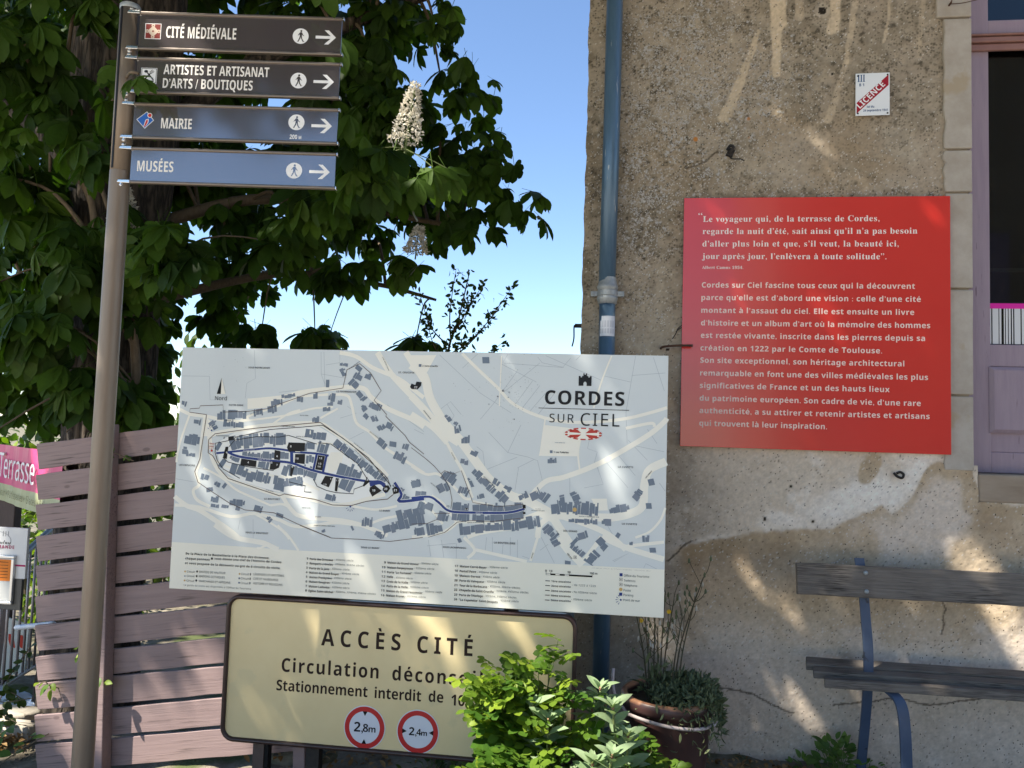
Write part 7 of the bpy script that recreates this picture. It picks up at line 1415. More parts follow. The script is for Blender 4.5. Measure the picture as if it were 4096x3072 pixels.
for k, (z0, H, lab) in enumerate(SG):
    t = thing('direction_sign', lab, 'direction sign', (PX, PY, z0), 'direction signs on the pole')
    F = plane_frame((PX + .056 * math.cos(PA) + .028 * math.sin(PA), PY + .056 * math.sin(PA) - .028 * math.cos(PA), z0), PA, .001); Wd = 836
    mb = MB(); mb.prism([(0, 4), (Wd, 4), (Wd, H - 4), (0, H - 4)], -6, 0, F); pl = mb.build('panel', sgm)
    kids = [pl]
    for v in (0, H):
        mb = MB(); mb.prism([(-4, v - 6), (Wd + 3, v - 6), (Wd + 3, v + 6), (-4, v + 6)], -13, 7, F); kids.append(mb.build('rail', M['rail'], bevel=.004, seg=3))
        mb = MB(); mb.prism([(Wd + 3.2, v - 6.5), (Wd + 9, v - 6.5), (Wd + 9, v + 6.5), (Wd + 3.2, v + 6.5)], -13, 7.5, F); kids.append(mb.build('end_cap', M['chrome'], bevel=.002))
        mb = MB(); mb.prism([(-48, v - 5), (4, v - 7), (4, v + 7), (-44, v + 7)], -12, 11, F); s = 1 if v else -1
        mb.tube([F(-34, v + s * 4, 0), F(-34, v + s * 20, 0)], .0075, 12); mb.tube([F(-34, v + s * 11, 0), F(-34, v + s * 17, 0)], .0095, 12); mb.tube([F(-36, v, -8), F(-52, v, -30)], .006, 8)
        kids.append(mb.build('clamp', M['chrome'], bevel=.002))
    mb = MB(); arrow(mb, F, 730, H * .5 + (-4 if k != 2 else 2), .4); kids.append(mb.build('arrow', W_)); mb = MB()
    walker(mb, F, 668 if k != 2 else 668, H * .5 + (-2 if k != 2 else 14), 33, .4)
    kids.append(mb.build('walker_symbol', W_)); mb = MB()
    if k == 2: prepare({(c, 'b') for c in "200M"}); set_text(mb, F, "200", 'b', 643, 14, 18, 31, .4, 0); set_text(mb, F, "M", 'b', 680, 14, 14, 11, .4, 0); kids.append(mb.build('distance_lettering', W_)); mb = MB()
    if k == 0:
        for a, m, hh in ((33, 0, .3), (30.5, 2, .5)): mb.poly([(58 - a, 75 - a), (58 + a, 75 - a), (58 + a, 75 + a), (58 - a, 75 + a)], hh, F, m)
        mb.poly(circ(58, 75, 24, None, 4), .7, F, 3)
        for a in range(4): ca, sa = math.cos(R_(90 * a)), math.sin(R_(90 * a)); mb.poly(circ(58 + 24 * ca, 75 + 24 * sa, 7.5, None, 14), .8, F, 3); mb.poly(circ(58 + 24 * ca, 75 + 24 * sa, 2.5, None, 8), .9, F, 2)
        mb.poly(circ(58, 75, 4, None, 10), .9, F, 2)
    if k == 1:
        for a, b, m, hh in ((33, 33, 0, .3), (31, 31, 1, .5), (28.5, 28.5, 0, .7)): mb.poly([(52 - a, 70 - b), (52 + a, 70 - b), (52 + a, 70 + b), (52 - a, 70 + b)], hh, F, m)
        mb.poly(circ(40, 88, 8, 6, 14), .9, F, 1); mb.strip([(45, 83), (72, 52)], 5, .9, F, 1); mb.strip([(36, 56), (58, 80)], 5, .92, F, 1)
        for d in (-5, 0, 5): mb.strip([(57 + d * .6, 81 - d * .6), (70 + d * .7, 92 - d * .7)], 2.2, .94, F, 1)
        mb.poly([(30, 45), (74, 45), (74, 50), (30, 50)], .9, F, 1)
    if k == 2:
        q = lambda a, m, hh: mb.poly([(48 + x * a, 74 + y * a) for x, y in ((0, -1), (1, 0), (.15, 1), (-1, .05))], hh, F, m)
        q(36, 0, .3); q(33, 4, .5); mb.poly([(42, 46), (52, 48), (62, 66), (62, 80), (50, 76), (46, 62)], .7, F, 0); mb.poly([(44, 46), (51, 49), (59, 66), (59, 77), (52, 73), (49, 62)], .9, F, 5); mb.poly(circ(66, 94, 10, None, 16), .9, F, 0); mb.poly(circ(66, 94, 7.5, None, 16), 1.1, F, 5)
    if mb.v: kids.append(mb.build('emblem', W_))
    tx = [[("CITÉ MÉDIÉVALE", 'b', 112, 50, 48, 290, 'w')], [("ARTISTES ET ARTISANAT", 'b', 111, 79, 41, 435, 'w'), ("D’ARTS / BOUTIQUES", 'b', 111, 21, 41, 370, 'w')], [("MAIRIE", 'b', 114, 42, 43, 126, 'w')], [("MUSÉES", 'b', 27, 46, 44, 148, 'w')]][k]
    kids.append(lettering('lettering', tx, F, .4, {'w': 0}, None, [flat('warm_white_letters', (.80, .77, .72), .5)]))
    adopt(t, *kids)

# ------------------------------------------------------------------ mauve slatted fence
t = thing('slatted_fence', 'mauve wooden fence of tilted horizontal boards behind the pole and the town map', 'fence', (-2.4, 3.6, -.15))
fw = woodmat('mauve_boards', (.25, .175, .168), (.30, .213, .202), (.085, .058, .052), grain=.9, rough=.62, axis=(1.1, 26, 26), knot=(.13, .085, .08), bump=.4, line=(.55, .70))
LM = [1.402, 1.246, 1.092, .940, .792, .643, .502, .354, .217, .068, -.077]; r = random.Random(6); tilt = math.atan(.155)
for k, zc in enumerate(LM):
    x0 = -2.887 + .0103 * k; x1 = -1.22 + r.uniform(-.02, .02); ln = x1 - x0; mb = MB(); n = 14; hw = .0635 - (.004 if k == 7 else 0)
    tops = [(-ln / 2 + ln * i / n, hw + r.uniform(-.0022, .0022)) for i in range(n + 1)]; bots = [(-ln / 2 + ln * i / n, -hw + r.uniform(-.0022, .0022)) for i in range(n + 1)]
    bots[0] = (bots[0][0] + r.uniform(0, .006), bots[0][1]); mb.prism(bots + tops[::-1], -.011, .011, lambda u, v, h: (u, -h, v))
    o = mb.build('board', fw, bevel=.0025); o.location = (x0 + ln / 2 * 1.0, 3.611 + r.uniform(-.003, .003), zc + .155 * ln / 2); o.rotation_euler = (r.uniform(-.015, .015), -tilt + r.uniform(-.004, .004), 0); loc = Vector(o.location); o.parent = t; o.matrix_parent_inverse = Matrix.Translation(-Vector(t.location))
for a, b, w in (((-2.4645, 1.576), (-2.392, -.25), .058), ((-1.46, 1.70), (-1.385, -.2), .058)):
    mb = MB(); d = Vector((b[0] - a[0], 0, b[1] - a[1])); mb.box(((a[0] + b[0]) / 2, 3.562, (a[1] + b[1]) / 2), (w, .072, d.length), rot=Vector((0, 0, -1)).rotation_difference(d).to_matrix()); o = mb.build('post', fw, bevel=.004); adopt(t, o)
# ------------------------------------------------------------------ the terrace corner left of the fence
t = thing('terrace_banner', 'pink and green banner reading Terrasse half hidden behind the fence', 'banner', (-3.75, 4.58, 1.0))
BA_ = math.atan2(-.62, .79); FB = plane_frame((-3.075 - .79 * 1.75, 4.05 + .62 * 1.75, 0), BA_, 1.0)
mb = MB(); n = 24
for (v0, v1, m) in ((1.02, 1.137, 1), (1.137, 1.403, 0)):
    for i in range(n):
        u0, u1 = 1.75 * i / n, 1.75 * (i + 1) / n; w = lambda u, v: .006 * math.sin(u * 9) + .004 * math.sin(u * 23 + v * 20)
        mb.add([FB(u0, v0, w(u0, v0)), FB(u1, v0, w(u1, v0)), FB(u1, v1, w(u1, v1)), FB(u0, v1, w(u0, v1))], [(0, 1, 2, 3)], m)
cl = mb.build('cloth', [pmat('pink_vinyl', (.62, .045, .20), rough=.35), pmat('olive_vinyl', (.40, .42, .24), rough=.4)])
sd = cl.modifiers.new('thick', 'SOLIDIFY'); sd.thickness = .002
lt = lettering('lettering', [("Terrasse", 'r', .30, 1.185, .165, .93, 'w'), ("Plat du jour • Pâtisseries • Glaces • Boissons", 'r', .10, 1.062, .046, 1.60, 'g')], FB, .014, {'w': 0, 'g': 1}, None, [M['white'], flat('olive_ink', (.12, .12, .055), .5)])
adopt(t, cl, lt)
M['brownpost'] = pmat('brown_timber', (.075, .048, .042), (.10, .065, .055), scale=10, rough=.6, stretch=(6, 6, 1), bump=.2)
mb = MB(); mb.b2((-4.42, 4.99, -.4), (-4.13, 5.06, 1.30)); tag(mb.build('banner_post', M['brownpost'], bevel=.005), 'dark brown timber post under the banner at the left edge', 'post')
t = thing('menu_board', 'white and charcoal menu board with orange notice in silver frame', 'menu board', (-3.2, 3.75, .59))
FN = plane_frame((-3.60, 3.745, .594), 0, 1.0); mb = MB(); mb.prism([(0, 0), (.57, 0), (.57, .162), (0, .162)], -.018, 0, FN, 1); mb.prism([(0, .1622), (.585, .1622), (.585, .424), (0, .424)], -.018, 0, FN, 0)
bo = mb.build('board', [pmat('board_white', (.66, .66, .66), rough=.35), pmat('board_charcoal', (.06, .06, .058), (.075, .075, .07), scale=8, rough=.4)], bevel=.002)
mb = MB()
for q in ([(.10, .030), (.53, .030), (.53, .046), (.10, .046)], [(.10, .266), (.53, .266), (.53, .282), (.10, .282)], [(.10, .0462), (.116, .0462), (.116, .2658), (.10, .2658)], [(.514, .0462), (.53, .0462), (.53, .2658), (.514, .2658)]): mb.prism(q, .0005, .018, FN)
fr_ = mb.build('poster_frame', pmat('aluminium', (.62, .63, .64), rough=.28, metallic=.7), bevel=.004, seg=3)
mb = MB(); mb.prism([(.116, .0462), (.514, .0462), (.514, .2658), (.116, .2658)], .0005, .003, FN, 0); mb.prism([(.125, .148), (.508, .148), (.508, .258), (.125, .258)], .0032, .0042, FN, 1)
for i, w in enumerate((.2, .12, .25, .18, .1, .22)): mb.strip([(.49 - w, .245 - i * .016), (.49, .245 - i * .016)], .0025, .0046, FN, 2)
nt_ = mb.build('notice', [flat('notice_paper', (.55, .55, .53), .5), flat('orange_paper', (.72, .21, .03), .5), M['black']])
mb = MB(); mb.poly([(0, .226), (.584, .226), (.584, .235), (0, .235)], .0008, FN, 1)
ring(mb, .40, .355, .090, .0935, .0008, FN, 2, 40, .52)
for x in (.445, .460, .475): mb.strip([(x, .378), (x, .405)], .004, .001, FN, 2)
lg = mb.build('emblem', [M['black'], flat('raspberry', (.42, .02, .12), .4), flat('soft_grey', (.30, .30, .31), .5)])
lt = lettering('lettering', [("facture", 'c', .405, .338, .021, .088, 'k'), ("GOURMANDE", 'b', .338, .315, .017, .176, 'r')], FN, .0012, {'k': 0, 'r': 1}, None, [M['black'], flat('raspberry_ink', (.36, .02, .10), .4)])
mb = MB(); mb.b2((-3.42, 3.768, -.3), (-3.30, 3.80, .60)); pt = mb.build('stand', M['brownpost']); adopt(t, bo, fr_, nt_, lg, lt, pt)
t = thing('steel_railing', 'grey steel railing with thin upright bars beside the menu board', 'railing', (-3.8, 4.7, -.2)); M['steel'] = pmat('grey_rail_paint', (.36, .30, .29), (.42, .36, .34), scale=20, rough=.4, metallic=.3)
P0, D_ = Vector((-3.62, 4.26, 0)), Vector((-.19, .46, 0)); ks = []
for i in range(-2, 9):
    p = P0 + D_ * (i * .24 + .5); mb = MB(); mb.tube([(p.x, p.y, -.075 - .012 * i), (p.x, p.y, .66 + .02 * i)], .0085, 10); ks.append(mb.build('bar', M['steel'], smooth=True))
mb = MB(); a, b = P0 + D_ * .0, P0 + D_ * 2.5; mb.tube([(a.x, a.y, -.05), (b.x, b.y, -.17)], .013, 10); ks.append(mb.build('bottom_rail', M['steel'])); mb = MB(); mb.tube([(a.x, a.y, .62), (b.x, b.y, .83)], .021, 12); ks.append(mb.build('handrail', M['zinc_grey'])); adopt(t, *ks)
t = thing('leaning_board', 'white board with red zigzag mark propped behind the railing', 'board', (-4.03, 4.95, -.2)); FW = plane_frame((-4.12, 4.95, -.19), R_(-4), 1.0)
mb = MB(); mb.prism([(0, 0), (.19, .05), (.205, .37), (.02, .41)], -.012, 0, FW); bo = mb.build('panel', pmat('dirty_white', (.60, .575, .50), (.52, .49, .42), scale=8, rough=.5)); mb = MB()
for u in (.045, .125): mb.poly([(u, .30), (u + .035, .30), (u + .05, .255), (u + .06, .21), (u + .022, .215), (u + .002, .26)], .0012, FW)
adopt(t, bo, mb.build('red_mark', flat('sign_red', (.50, .05, .03), .4)))
mb = MB(); mb.tube(smooth_path([(-3.045, 3.745, .505), (-3.01, 3.742, .512), (-2.9, 3.735, .53), (-2.815, 3.73, .545)]), [.008] + [.017] * 17 + [.010], 14, flat=.8); tag(mb.build('roller_tube', pmat('blue_white_plastic', (.56, .62, .72), (.70, .73, .78), scale=14, rough=.3), smooth=True), 'pale blue plastic tube lying behind the fence boards near the menu board', 'tube')
# crumpled white plastic sheet beyond the kerb
xs_, ys_ = np.meshgrid(np.linspace(-3.75, -3.22, 34), np.linspace(4.22, 4.42, 16), indexing='ij'); zz = -.16 + .10 * sstep(0, 1, (ys_ - 4.22) / .2) + (fbm(xs_, ys_, 9, 71, 4) - .5) * .12; ii = np.arange(34 * 16).reshape(34, 16)
sh = np_mesh('plastic_sheet', np.stack([xs_, ys_, zz], -1).reshape(-1, 3), np.stack([ii[:-1, :-1], ii[1:, :-1], ii[1:, 1:], ii[:-1, 1:]], -1).reshape(-1, 4), pmat('white_plastic', (.68, .72, .78), rough=.25)); sd = sh.modifiers.new('thick', 'SOLIDIFY'); sd.thickness = .004; tag(sh, 'crumpled white plastic sheet on the ground behind the kerb stones', 'plastic sheet')
M['kerb'] = pmat('pale_limestone', (.40, .35, .28), (.48, .43, .36), scale=9, rough=.9, bump=.6)
def boulder(name, c, d, seed, lab, cat, mat, group=None, yaw=0):
    r = random.Random(seed); V = []; F = []; nu, nv = 18, 11
    for j in range(nv):
        b = -math.pi / 2 + math.pi * j / (nv - 1)
        for i in range(nu):
            a = 2 * math.pi * i / nu; x, y, z = math.cos(a) * math.cos(b), math.sin(a) * math.cos(b), math.sin(b); q = max(abs(x), abs(y), abs(z)); k = (1 / q) ** .72
            wob = 1 + .10 * math.sin(3 * x + seed) * math.cos(4 * y + seed * 2) + .05 * math.sin(9 * z + 7 * x + seed); cx, cy = x * k * d[0] / 2 * wob, y * k * d[1] / 2 * wob
            V.append((c[0] + cx * math.cos(yaw) - cy * math.sin(yaw), c[1] + cx * math.sin(yaw) + cy * math.cos(yaw), c[2] + z * k * d[2] / 2 * wob))
    F = [(j * nu + i, j * nu + (i + 1) % nu, (j + 1) * nu + (i + 1) % nu, (j + 1) * nu + i) for j in range(nv - 1) for i in range(nu)]
    mb = MB(); mb.add(V, F); return tag(mb.build(name, mat, smooth=True, loc=c), lab, cat, group)
boulder('kerb_stone', (-3.42, 4.03, -.145), (.62, .13, .12), 3, 'long pale kerb stone at the left edge behind the leaf litter', 'kerb stone', M['kerb'])
boulder('kerb_stone', (-3.62, 4.19, -.13), (.75, .16, .10), 5, 'shaded kerb stone just behind the long pale one', 'kerb stone', M['kerb'])
M['moss'] = pmat('mossy_rock', (.26, .22, .165), (.10, .10, .045), scale=5, rough=.95, bump=1.0, bscale=30, dist=.01, c3=(.05, .045, .035), s3=14, t3=.55)
for c, d, s, l in [((-1.48, 3.86, -.07), (.42, .34, .16), 1, 'sunlit mossy rock under the left end of the road sign'), ((-1.05, 3.92, -.10), (.5, .36, .18), 2, 'shaded mossy rock under the middle of the road sign'), ((-1.86, 3.95, -.10), (.36, .34, .14), 7, 'mossy rock beside the foot of the fence')]: boulder('mossy_rock', c, d, s, l, 'rock', M['moss'], 'rocks under the road sign')

# ------------------------------------------------------------------ bench
t = thing('bench', 'weathered grey wooden bench with blue metal legs against the wall', 'bench', (1.6, 3.9, -.02)); bw = woodmat('weathered_planks', (.115, .097, .082), (.20, .172, .146), (.035, .028, .022), grain=1.2, rough=.85, axis=(1.8, 52, 52), knot=(.035, .028, .024), bump=.8, line=(.44, .60))
ks = []
def plank(name, x0, x1, y, z, d, h, rx, seed, notch=0):
    r = random.Random(seed); mb = MB(); ln = x1 - x0; n = 26; T = [(-ln / 2 + ln * i / n, h / 2 + r.uniform(-.0016, .0016)) for i in range(n + 1)]; B = [(-ln / 2 + ln * i / n, -h / 2 + r.uniform(-.0016, .0016)) for i in range(n + 1)]
    if notch: T[0] = (T[0][0] + .012, T[0][1]); B[0] = (B[0][0] - .006, B[0][1])
    mb.prism(B + T[::-1], -d / 2, d / 2, lambda u, v, hh: (u, -hh, v)); o = mb.build(name, bw, bevel=.004); o.location = ((x0 + x1) / 2, y, z); o.rotation_euler = (rx, 0, 0); o.parent = t; o.matrix_parent_inverse = Matrix.Translation(-Vector(t.location)); return o
plank('backrest', .902, 2.62, 3.935, .939, .032, .148, R_(-9), 1)
plank('seat_slat', .962, 2.62, 4.000, .522, .034, .085, R_(-82), 2, 1); plank('seat_slat', .972, 2.62, 3.905, .508, .034, .085, R_(-90), 3, 1); plank('seat_slat', .998, 2.62, 3.810, .492, .038, .075, R_(-98), 4, 1)
M['bluelegs'] = pmat('blue_steel', (.052, .078, .132), (.068, .098, .16), scale=9, rough=.38, metallic=.1, c3=(.02, .022, .03), s3=16, t3=.66)
for dx in (0, 1.17):
    mb = MB()
    def bar(pts, w, d):
        P = smooth_path(pts, 6); vs = []; 
        for i, p in enumerate(P):
            q = (P[min(i + 1, len(P) - 1)] - P[max(i - 1, 0)]).normalized(); nrm = Vector((0, q.z, -q.y)).normalized()
            for sx, sy in ((-1, -1), (1, -1), (1, 1), (-1, 1)): vs.append((p.x + dx + sx * w / 2, p.y + nrm.y * sy * d / 2, p.z + nrm.z * sy * d / 2))
        n = len(P); mb.add(vs, [(4 * i + k, 4 * i + (k + 1) % 4, 4 * i + 4 + (k + 1) % 4, 4 * i + 4 + k) for i in range(n - 1) for k in range(4)] + [(3, 2, 1, 0), (4 * n - 4, 4 * n - 3, 4 * n - 2, 4 * n - 1)])
    bar([(1.205, 3.985, 1.042), (1.215, 3.965, .93), (1.222, 3.935, .75), (1.227, 3.915, .60), (1.226, 3.925, .42), (1.224, 3.97, .20), (1.222, 4.03, -.03)], .044, .014); a = mb.build('rear_leg', M['bluelegs'], bevel=.002)
    mb = MB(); bar([(1.25, 3.96, .497), (1.27, 3.86, .484), (1.30, 3.785, .462), (1.318, 3.752, .425), (1.326, 3.735, .33), (1.330, 3.72, .12), (1.332, 3.70, -.04)], .048, .016); b = mb.build('front_leg', M['bluelegs'], bevel=.002)
    adopt(t, a, b)
    for z, y in ((.982, 3.922), (.897, 3.909)):
        mb = MB(); k = [(.0001, -.006), (.006, -.005), (.0105, -.001), (.0108, .003)]; seg = 14
        mb.add([(1.217 + dx + math.cos(2 * math.pi * i / seg) * rr, y + hh, z + math.sin(2 * math.pi * i / seg) * rr) for rr, hh in k for i in range(seg)], [(j * seg + i, (j + 1) * seg + i, (j + 1) * seg + (i + 1) % seg, j * seg + (i + 1) % seg) for j in range(3) for i in range(seg)])
        adopt(t, mb.build('bolt', M['zinc_grey'], smooth=True))

# ------------------------------------------------------------------ flower pot
PC = (.285, 3.69, 0)
t = thing('flower_pot', 'large dark brown clay pot with worn orange rim by the wall', 'flower pot', PC)
mb = MB(); mb.lathe(PC, [(.0, -.03), (.150, -.03), (.158, .0), (.180, .20), (.196, .36), (.198, .375), (.212, .382), (.217, .405), (.213, .428), (.203, .437), (.188, .434), (.180, .415), (.178, .33), (.0, .33)], 48)
pm_, nt, N, L, P = nmat('glazed_clay'); tc = N.new('ShaderNodeTexCoord'); n1 = N.new('ShaderNodeTexNoise'); n1.inputs['Scale'].default_value = 7; n1.inputs['Detail'].default_value = 8; L.new(tc.outputs['Object'], n1.inputs[0])
sp_ = N.new('ShaderNodeSeparateXYZ'); L.new(tc.outputs['Object'], sp_.inputs[0]); a1 = N.new('ShaderNodeMath'); a1.operation = 'MULTIPLY_ADD'; a1.inputs[1].default_value = .09; L.new(n1.outputs[0], a1.inputs[0]); L.new(sp_.outputs['Z'], a1.inputs[2])
r1 = N.new('ShaderNodeMapRange'); r1.inputs[1].default_value = .462; r1.inputs[2].default_value = .478; L.new(a1.outputs[0], r1.inputs[0]); x1 = N.new('ShaderNodeMix'); x1.data_type = 'RGBA'; x1.inputs[6].default_value = (.055, .026, .024, 1); x1.inputs[7].default_value = (.42, .20, .10, 1); L.new(r1.outputs[0], x1.inputs[0])
L.new(x1.outputs[2], P.inputs['Base Color']); P.inputs['Roughness'].default_value = .42; bu = N.new('ShaderNodeBump'); bu.inputs['Strength'].default_value = .25; bu.inputs['Distance'].default_value = .004; L.new(n1.outputs[0], bu.inputs['Height']); L.new(bu.outputs[0], P.inputs['Normal'])
po = mb.build('pot_body', pm_, smooth=True, loc=PC); po.location = (0, 0, 0); po.parent = t
mb = MB(); mb.lathe(PC, [(.0, .395), (.10, .40), (.181, .385)], 30); so_ = mb.build('soil', pmat('potting_soil', (.06, .045, .03), (.10, .08, .05), scale=40, rough=1, bump=1)); adopt(t, so_)
mb = MB(); pts = [(PC[0] + .228 * math.cos(R_(a)), PC[1] + .228 * math.sin(R_(a)), .36 + .012 * math.sin(R_(a * 2)) + (.02 if a < 200 else 0)) for a in range(196, 352, 6)]
pts = [(.035, 3.62, .545), (.032, 3.60, .49), (.048, 3.58, .43)] + pts[3:]; mb.tube(smooth_path(pts, 2), .0075, 10); tag(mb.build('garden_hose', pmat('faded_hose', (.52, .44, .42), (.44, .37, .35), scale=30, rough=.5), smooth=True), 'faded pinkish white hose looped round the front of the clay pot', 'hose')
# ------------------------------------------------------------------ foliage
rng = np.random.default_rng(21)
M['chestnut'] = leafmat('chestnut_leaf', (.024, .050, .010), (.064, .118, .016), .38, .5, None, .18)
M['pinnate'] = leafmat('bright_leaf', (.055, .125, .016), (.22, .30, .028), .40, .45, (1.35, 1.45, .4))
M['valerian'] = leafmat('grey_green_leaf', (.17, .25, .12), (.29, .37, .21), .25, .5, (1.2, 1.3, .6))
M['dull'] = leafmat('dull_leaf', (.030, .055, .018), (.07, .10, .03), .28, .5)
M['sedum'] = leafmat('succulent_leaf', (.075, .10, .055), (.19, .22, .11), .15, .5, (1.2, 1.2, .6))
M['dry'] = leafmat('dry_leaf', (.20, .11, .045), (.36, .24, .11), .15, .8, (1.2, 1, .6))
M['bark'] = None
bk, nt, N, L, P = nmat('chestnut_bark'); tc = N.new('ShaderNodeTexCoord'); mp = N.new('ShaderNodeMapping'); mp.inputs['Scale'].default_value = (16, 16, 3.6); L.new(tc.outputs['Object'], mp.inputs[0])
v_ = N.new('ShaderNodeTexVoronoi'); v_.feature = 'DISTANCE_TO_EDGE'; v_.inputs['Scale'].default_value = 1.2; n_ = N.new('ShaderNodeTexNoise'); n_.inputs['Scale'].default_value = 2; n_.inputs['Detail'].default_value = 8; L.new(mp.outputs[0], n_.inputs[0]); vv = N.new('ShaderNodeVectorMath'); L.new(mp.outputs[0], vv.inputs[0]); L.new(n_.outputs['Color'], vv.inputs[1]); L.new(vv.outputs[0], v_.inputs[0])
cr = N.new('ShaderNodeValToRGB'); e = cr.color_ramp.elements; e[0].position = .0; e[0].color = (.014, .010, .007, 1); e[1].position = .30; e[1].color = (.085, .064, .047, 1); L.new(v_.outputs['Distance'], cr.inputs[0]); L.new(cr.outputs[0], P.inputs['Base Color']); P.inputs['Roughness'].default_value = .95
bu = N.new('ShaderNodeBump'); bu.inputs['Strength'].default_value = 1; bu.inputs['Distance'].default_value = .02; L.new(v_.outputs['Distance'], bu.inputs['Height']); L.new(bu.outputs[0], P.inputs['Normal'])
M['twig'] = pmat('brown_twig', (.10, .072, .045), (.15, .11, .07), scale=20, rough=.8, bump=.4, stretch=(3, 3, 1)); M['greenstem'] = pmat('green_stem', (.10, .14, .04), (.14, .16, .06), scale=12, rough=.6)

SUNV = np.array(SUN)
# places where the leaves overhead leave a gap for the sun: (x, y, z, radius)
GAPS = [(-.40, 3.08, .50, .17), (-.18, 3.08, .58, .13), (-.50, 3.05, .40, .10), (-.02, 3.0, .42, .13), (.10, 3.1, .50, .08), (.13, 3.58, .47, .06), (.20, 4.19, 2.06, .08),
        (-2.05, 3.6, .04, .17), (-2.66, 3.6, .30, .15), (-2.33, 3.6, .12, .08), (-1.76, 3.6, .10, .10), (-2.75, 3.6, .78, .05), (-2.25, 3.6, .62, .045), (-1.60, 3.42, .50, .05), (-1.42, 3.42, .30, .05), (-1.20, 3.42, .62, .035), (-1.72, 3.4, 1.15, .055), (-1.50, 3.4, 1.48, .045), (-1.40, 3.4, .95, .05), (-1.05, 3.4, 1.62, .03), (-.85, 3.4, .95, .035),
        (-3.24, 3.75, .95, .10), (-3.1, 3.75, .80, .06), (1.74, 4.19, 1.16, .08), (1.98, 4.19, .84, .11), (.88, 4.19, .42, .06), (1.12, 4.19, .20, .05), (-3.3, 4.0, -.12, .25), (-1.56, 3.8, -.05, .14), (.07, 4.07, .55, .04), (.40, 4.17, 2.0, .03), (-5.4, 7.0, .6, .8), (-4.2, 5.4, -.3, .3), (2.1, 4.3, 1.85, .07),
        (-1.2, 4.2, 3.35, .18), (-1.0, 4.2, 3.0, .14), (-3.6, 4.2, 1.9, .25), (-3.2, 4.0, 1.7, .10), (-3.5, 3.9, .4, .2)]
GP = np.array([g[:3] for g in GAPS]); GR = np.array([g[3] for g in GAPS])
def shaded(p, extra):
    """False for leaf positions that would close one of the gaps in the canopy"""
    ok = np.ones(len(p), bool)
    for q, rr in zip(GP, GR):
        w = p - q; s = -(w @ SUNV); d = np.linalg.norm(w + s[:, None] * SUNV, axis=1); ok &= ~((s > .9) & (d < rr + extra))
    return ok
def rand_dirs(n): v = rng.normal(size=(n, 3)); return v / np.linalg.norm(v, axis=1, keepdims=True)
fine = [palmate(9, rng, 7 if i % 3 else 5) for i in range(6)]; coarse = [palmate(3, rng, 7) for i in range(4)]

tree = thing('horse_chestnut', 'big dark horse chestnut tree with white flower spikes behind the signs and fence', 'tree', (-3.14, 4.5, -.3))
# trunk: ridged, flaring at the root
na, nz = 96, 150; A, H = np.meshgrid(np.linspace(0, 2 * np.pi, na, endpoint=False), np.linspace(-.75, 6.6, nz), indexing='ij')
rad = .255 + .20 * np.exp(-(H + .75) / .38) + .06 * sstep(2.2, 3.6, H) - .03 * sstep(4.5, 6.5, H); rad = rad * (1 + .10 * np.exp(-(H + .75) / .5) * np.cos(5 * A + 1))
rad = rad + (fbm(A * 5, H * 1.2, 1.5, 5, 5) - .5) * .045 + (fbm(A * 16, H * 2.5, 1.0, 8, 3) - .5) * .018
cx = -3.14 + .02 * np.sin(H); cy = 4.5 + .05 * sstep(2, 6, H); Vt = np.stack([cx + rad * np.cos(A), cy + rad * np.sin(A), H], -1).reshape(-1, 3); ii = np.arange(na * nz).reshape(na, nz); i2 = np.roll(ii, -1, 0)
tk = np_mesh('trunk', Vt, np.stack([ii[:, :-1], i2[:, :-1], i2[:, 1:], ii[:, 1:]], -1).reshape(-1, 4), bk); tk.data.polygons.foreach_set('use_smooth', [True] * len(tk.data.polygons)); kids = [tk]
LIMBS = [[(-3.1, 4.55, 3.3), (-2.6, 4.9, 4.0), (-1.9, 5.2, 4.5), (-1.1, 5.4, 4.9)], [(-3.0, 4.7, 2.9), (-2.5, 5.0, 3.15), (-2.0, 5.5, 3.25), (-1.5, 5.7, 3.2), (-1.1, 5.6, 3.1)], [(-3.2, 4.6, 2.3), (-2.6, 5.6, 2.75), (-2.0, 6.2, 2.8), (-1.5, 6.4, 2.7)], [(-3.25, 4.5, 3.0), (-4.0, 4.8, 3.6), (-5.0, 5.2, 4.2)], [(-3.1, 4.4, 4.4), (-3.0, 3.2, 5.4), (-2.6, 1.8, 6.0), (-2.2, .6, 6.2)],
         [(-2.72, 4.16, 1.55), (-2.735, 4.15, 1.95), (-2.78, 4.1, 2.35), (-2.83, 4.08, 2.62), (-2.95, 4.08, 2.90), (-3.05, 4.1, 3.1)], [(-3.0, 4.3, 2.2), (-2.97, 4.1, 2.55), (-3.02, 4.08, 2.85), (-3.14, 4.1, 3.02), (-3.3, 4.12, 3.2)], [(-2.97, 4.1, 2.60), (-2.90, 4.08, 2.75), (-2.82, 4.08, 2.88)], [(-3.3, 4.5, 1.9), (-3.9, 5.0, 2.3), (-4.6, 5.6, 2.5)], [(-3.0, 4.7, 5.0), (-1.8, 4.0, 6.3), (-.6, 3.0, 7.0)], [(-3.2, 4.4, 5.2), (-5.0, 3.4, 6.4), (-6.8, 2.4, 6.9)]]
RAD = [.085, .045, .04, .09, .11, .030, .034, .022, .06, .12, .12]; nodes = []
for p, r0 in zip(LIMBS, RAD):
    q = smooth_path(p, 6); mb = MB(); mb.tube(q, [r0 * (1 - .72 * i / (len(q) - 1)) for i in range(len(q))], 10); kids.append(mb.build('limb', M['twig'] if r0 < .05 else bk, smooth=True)); nodes += [tuple(v) for v in q[3:]]
nodes = np.array(nodes)
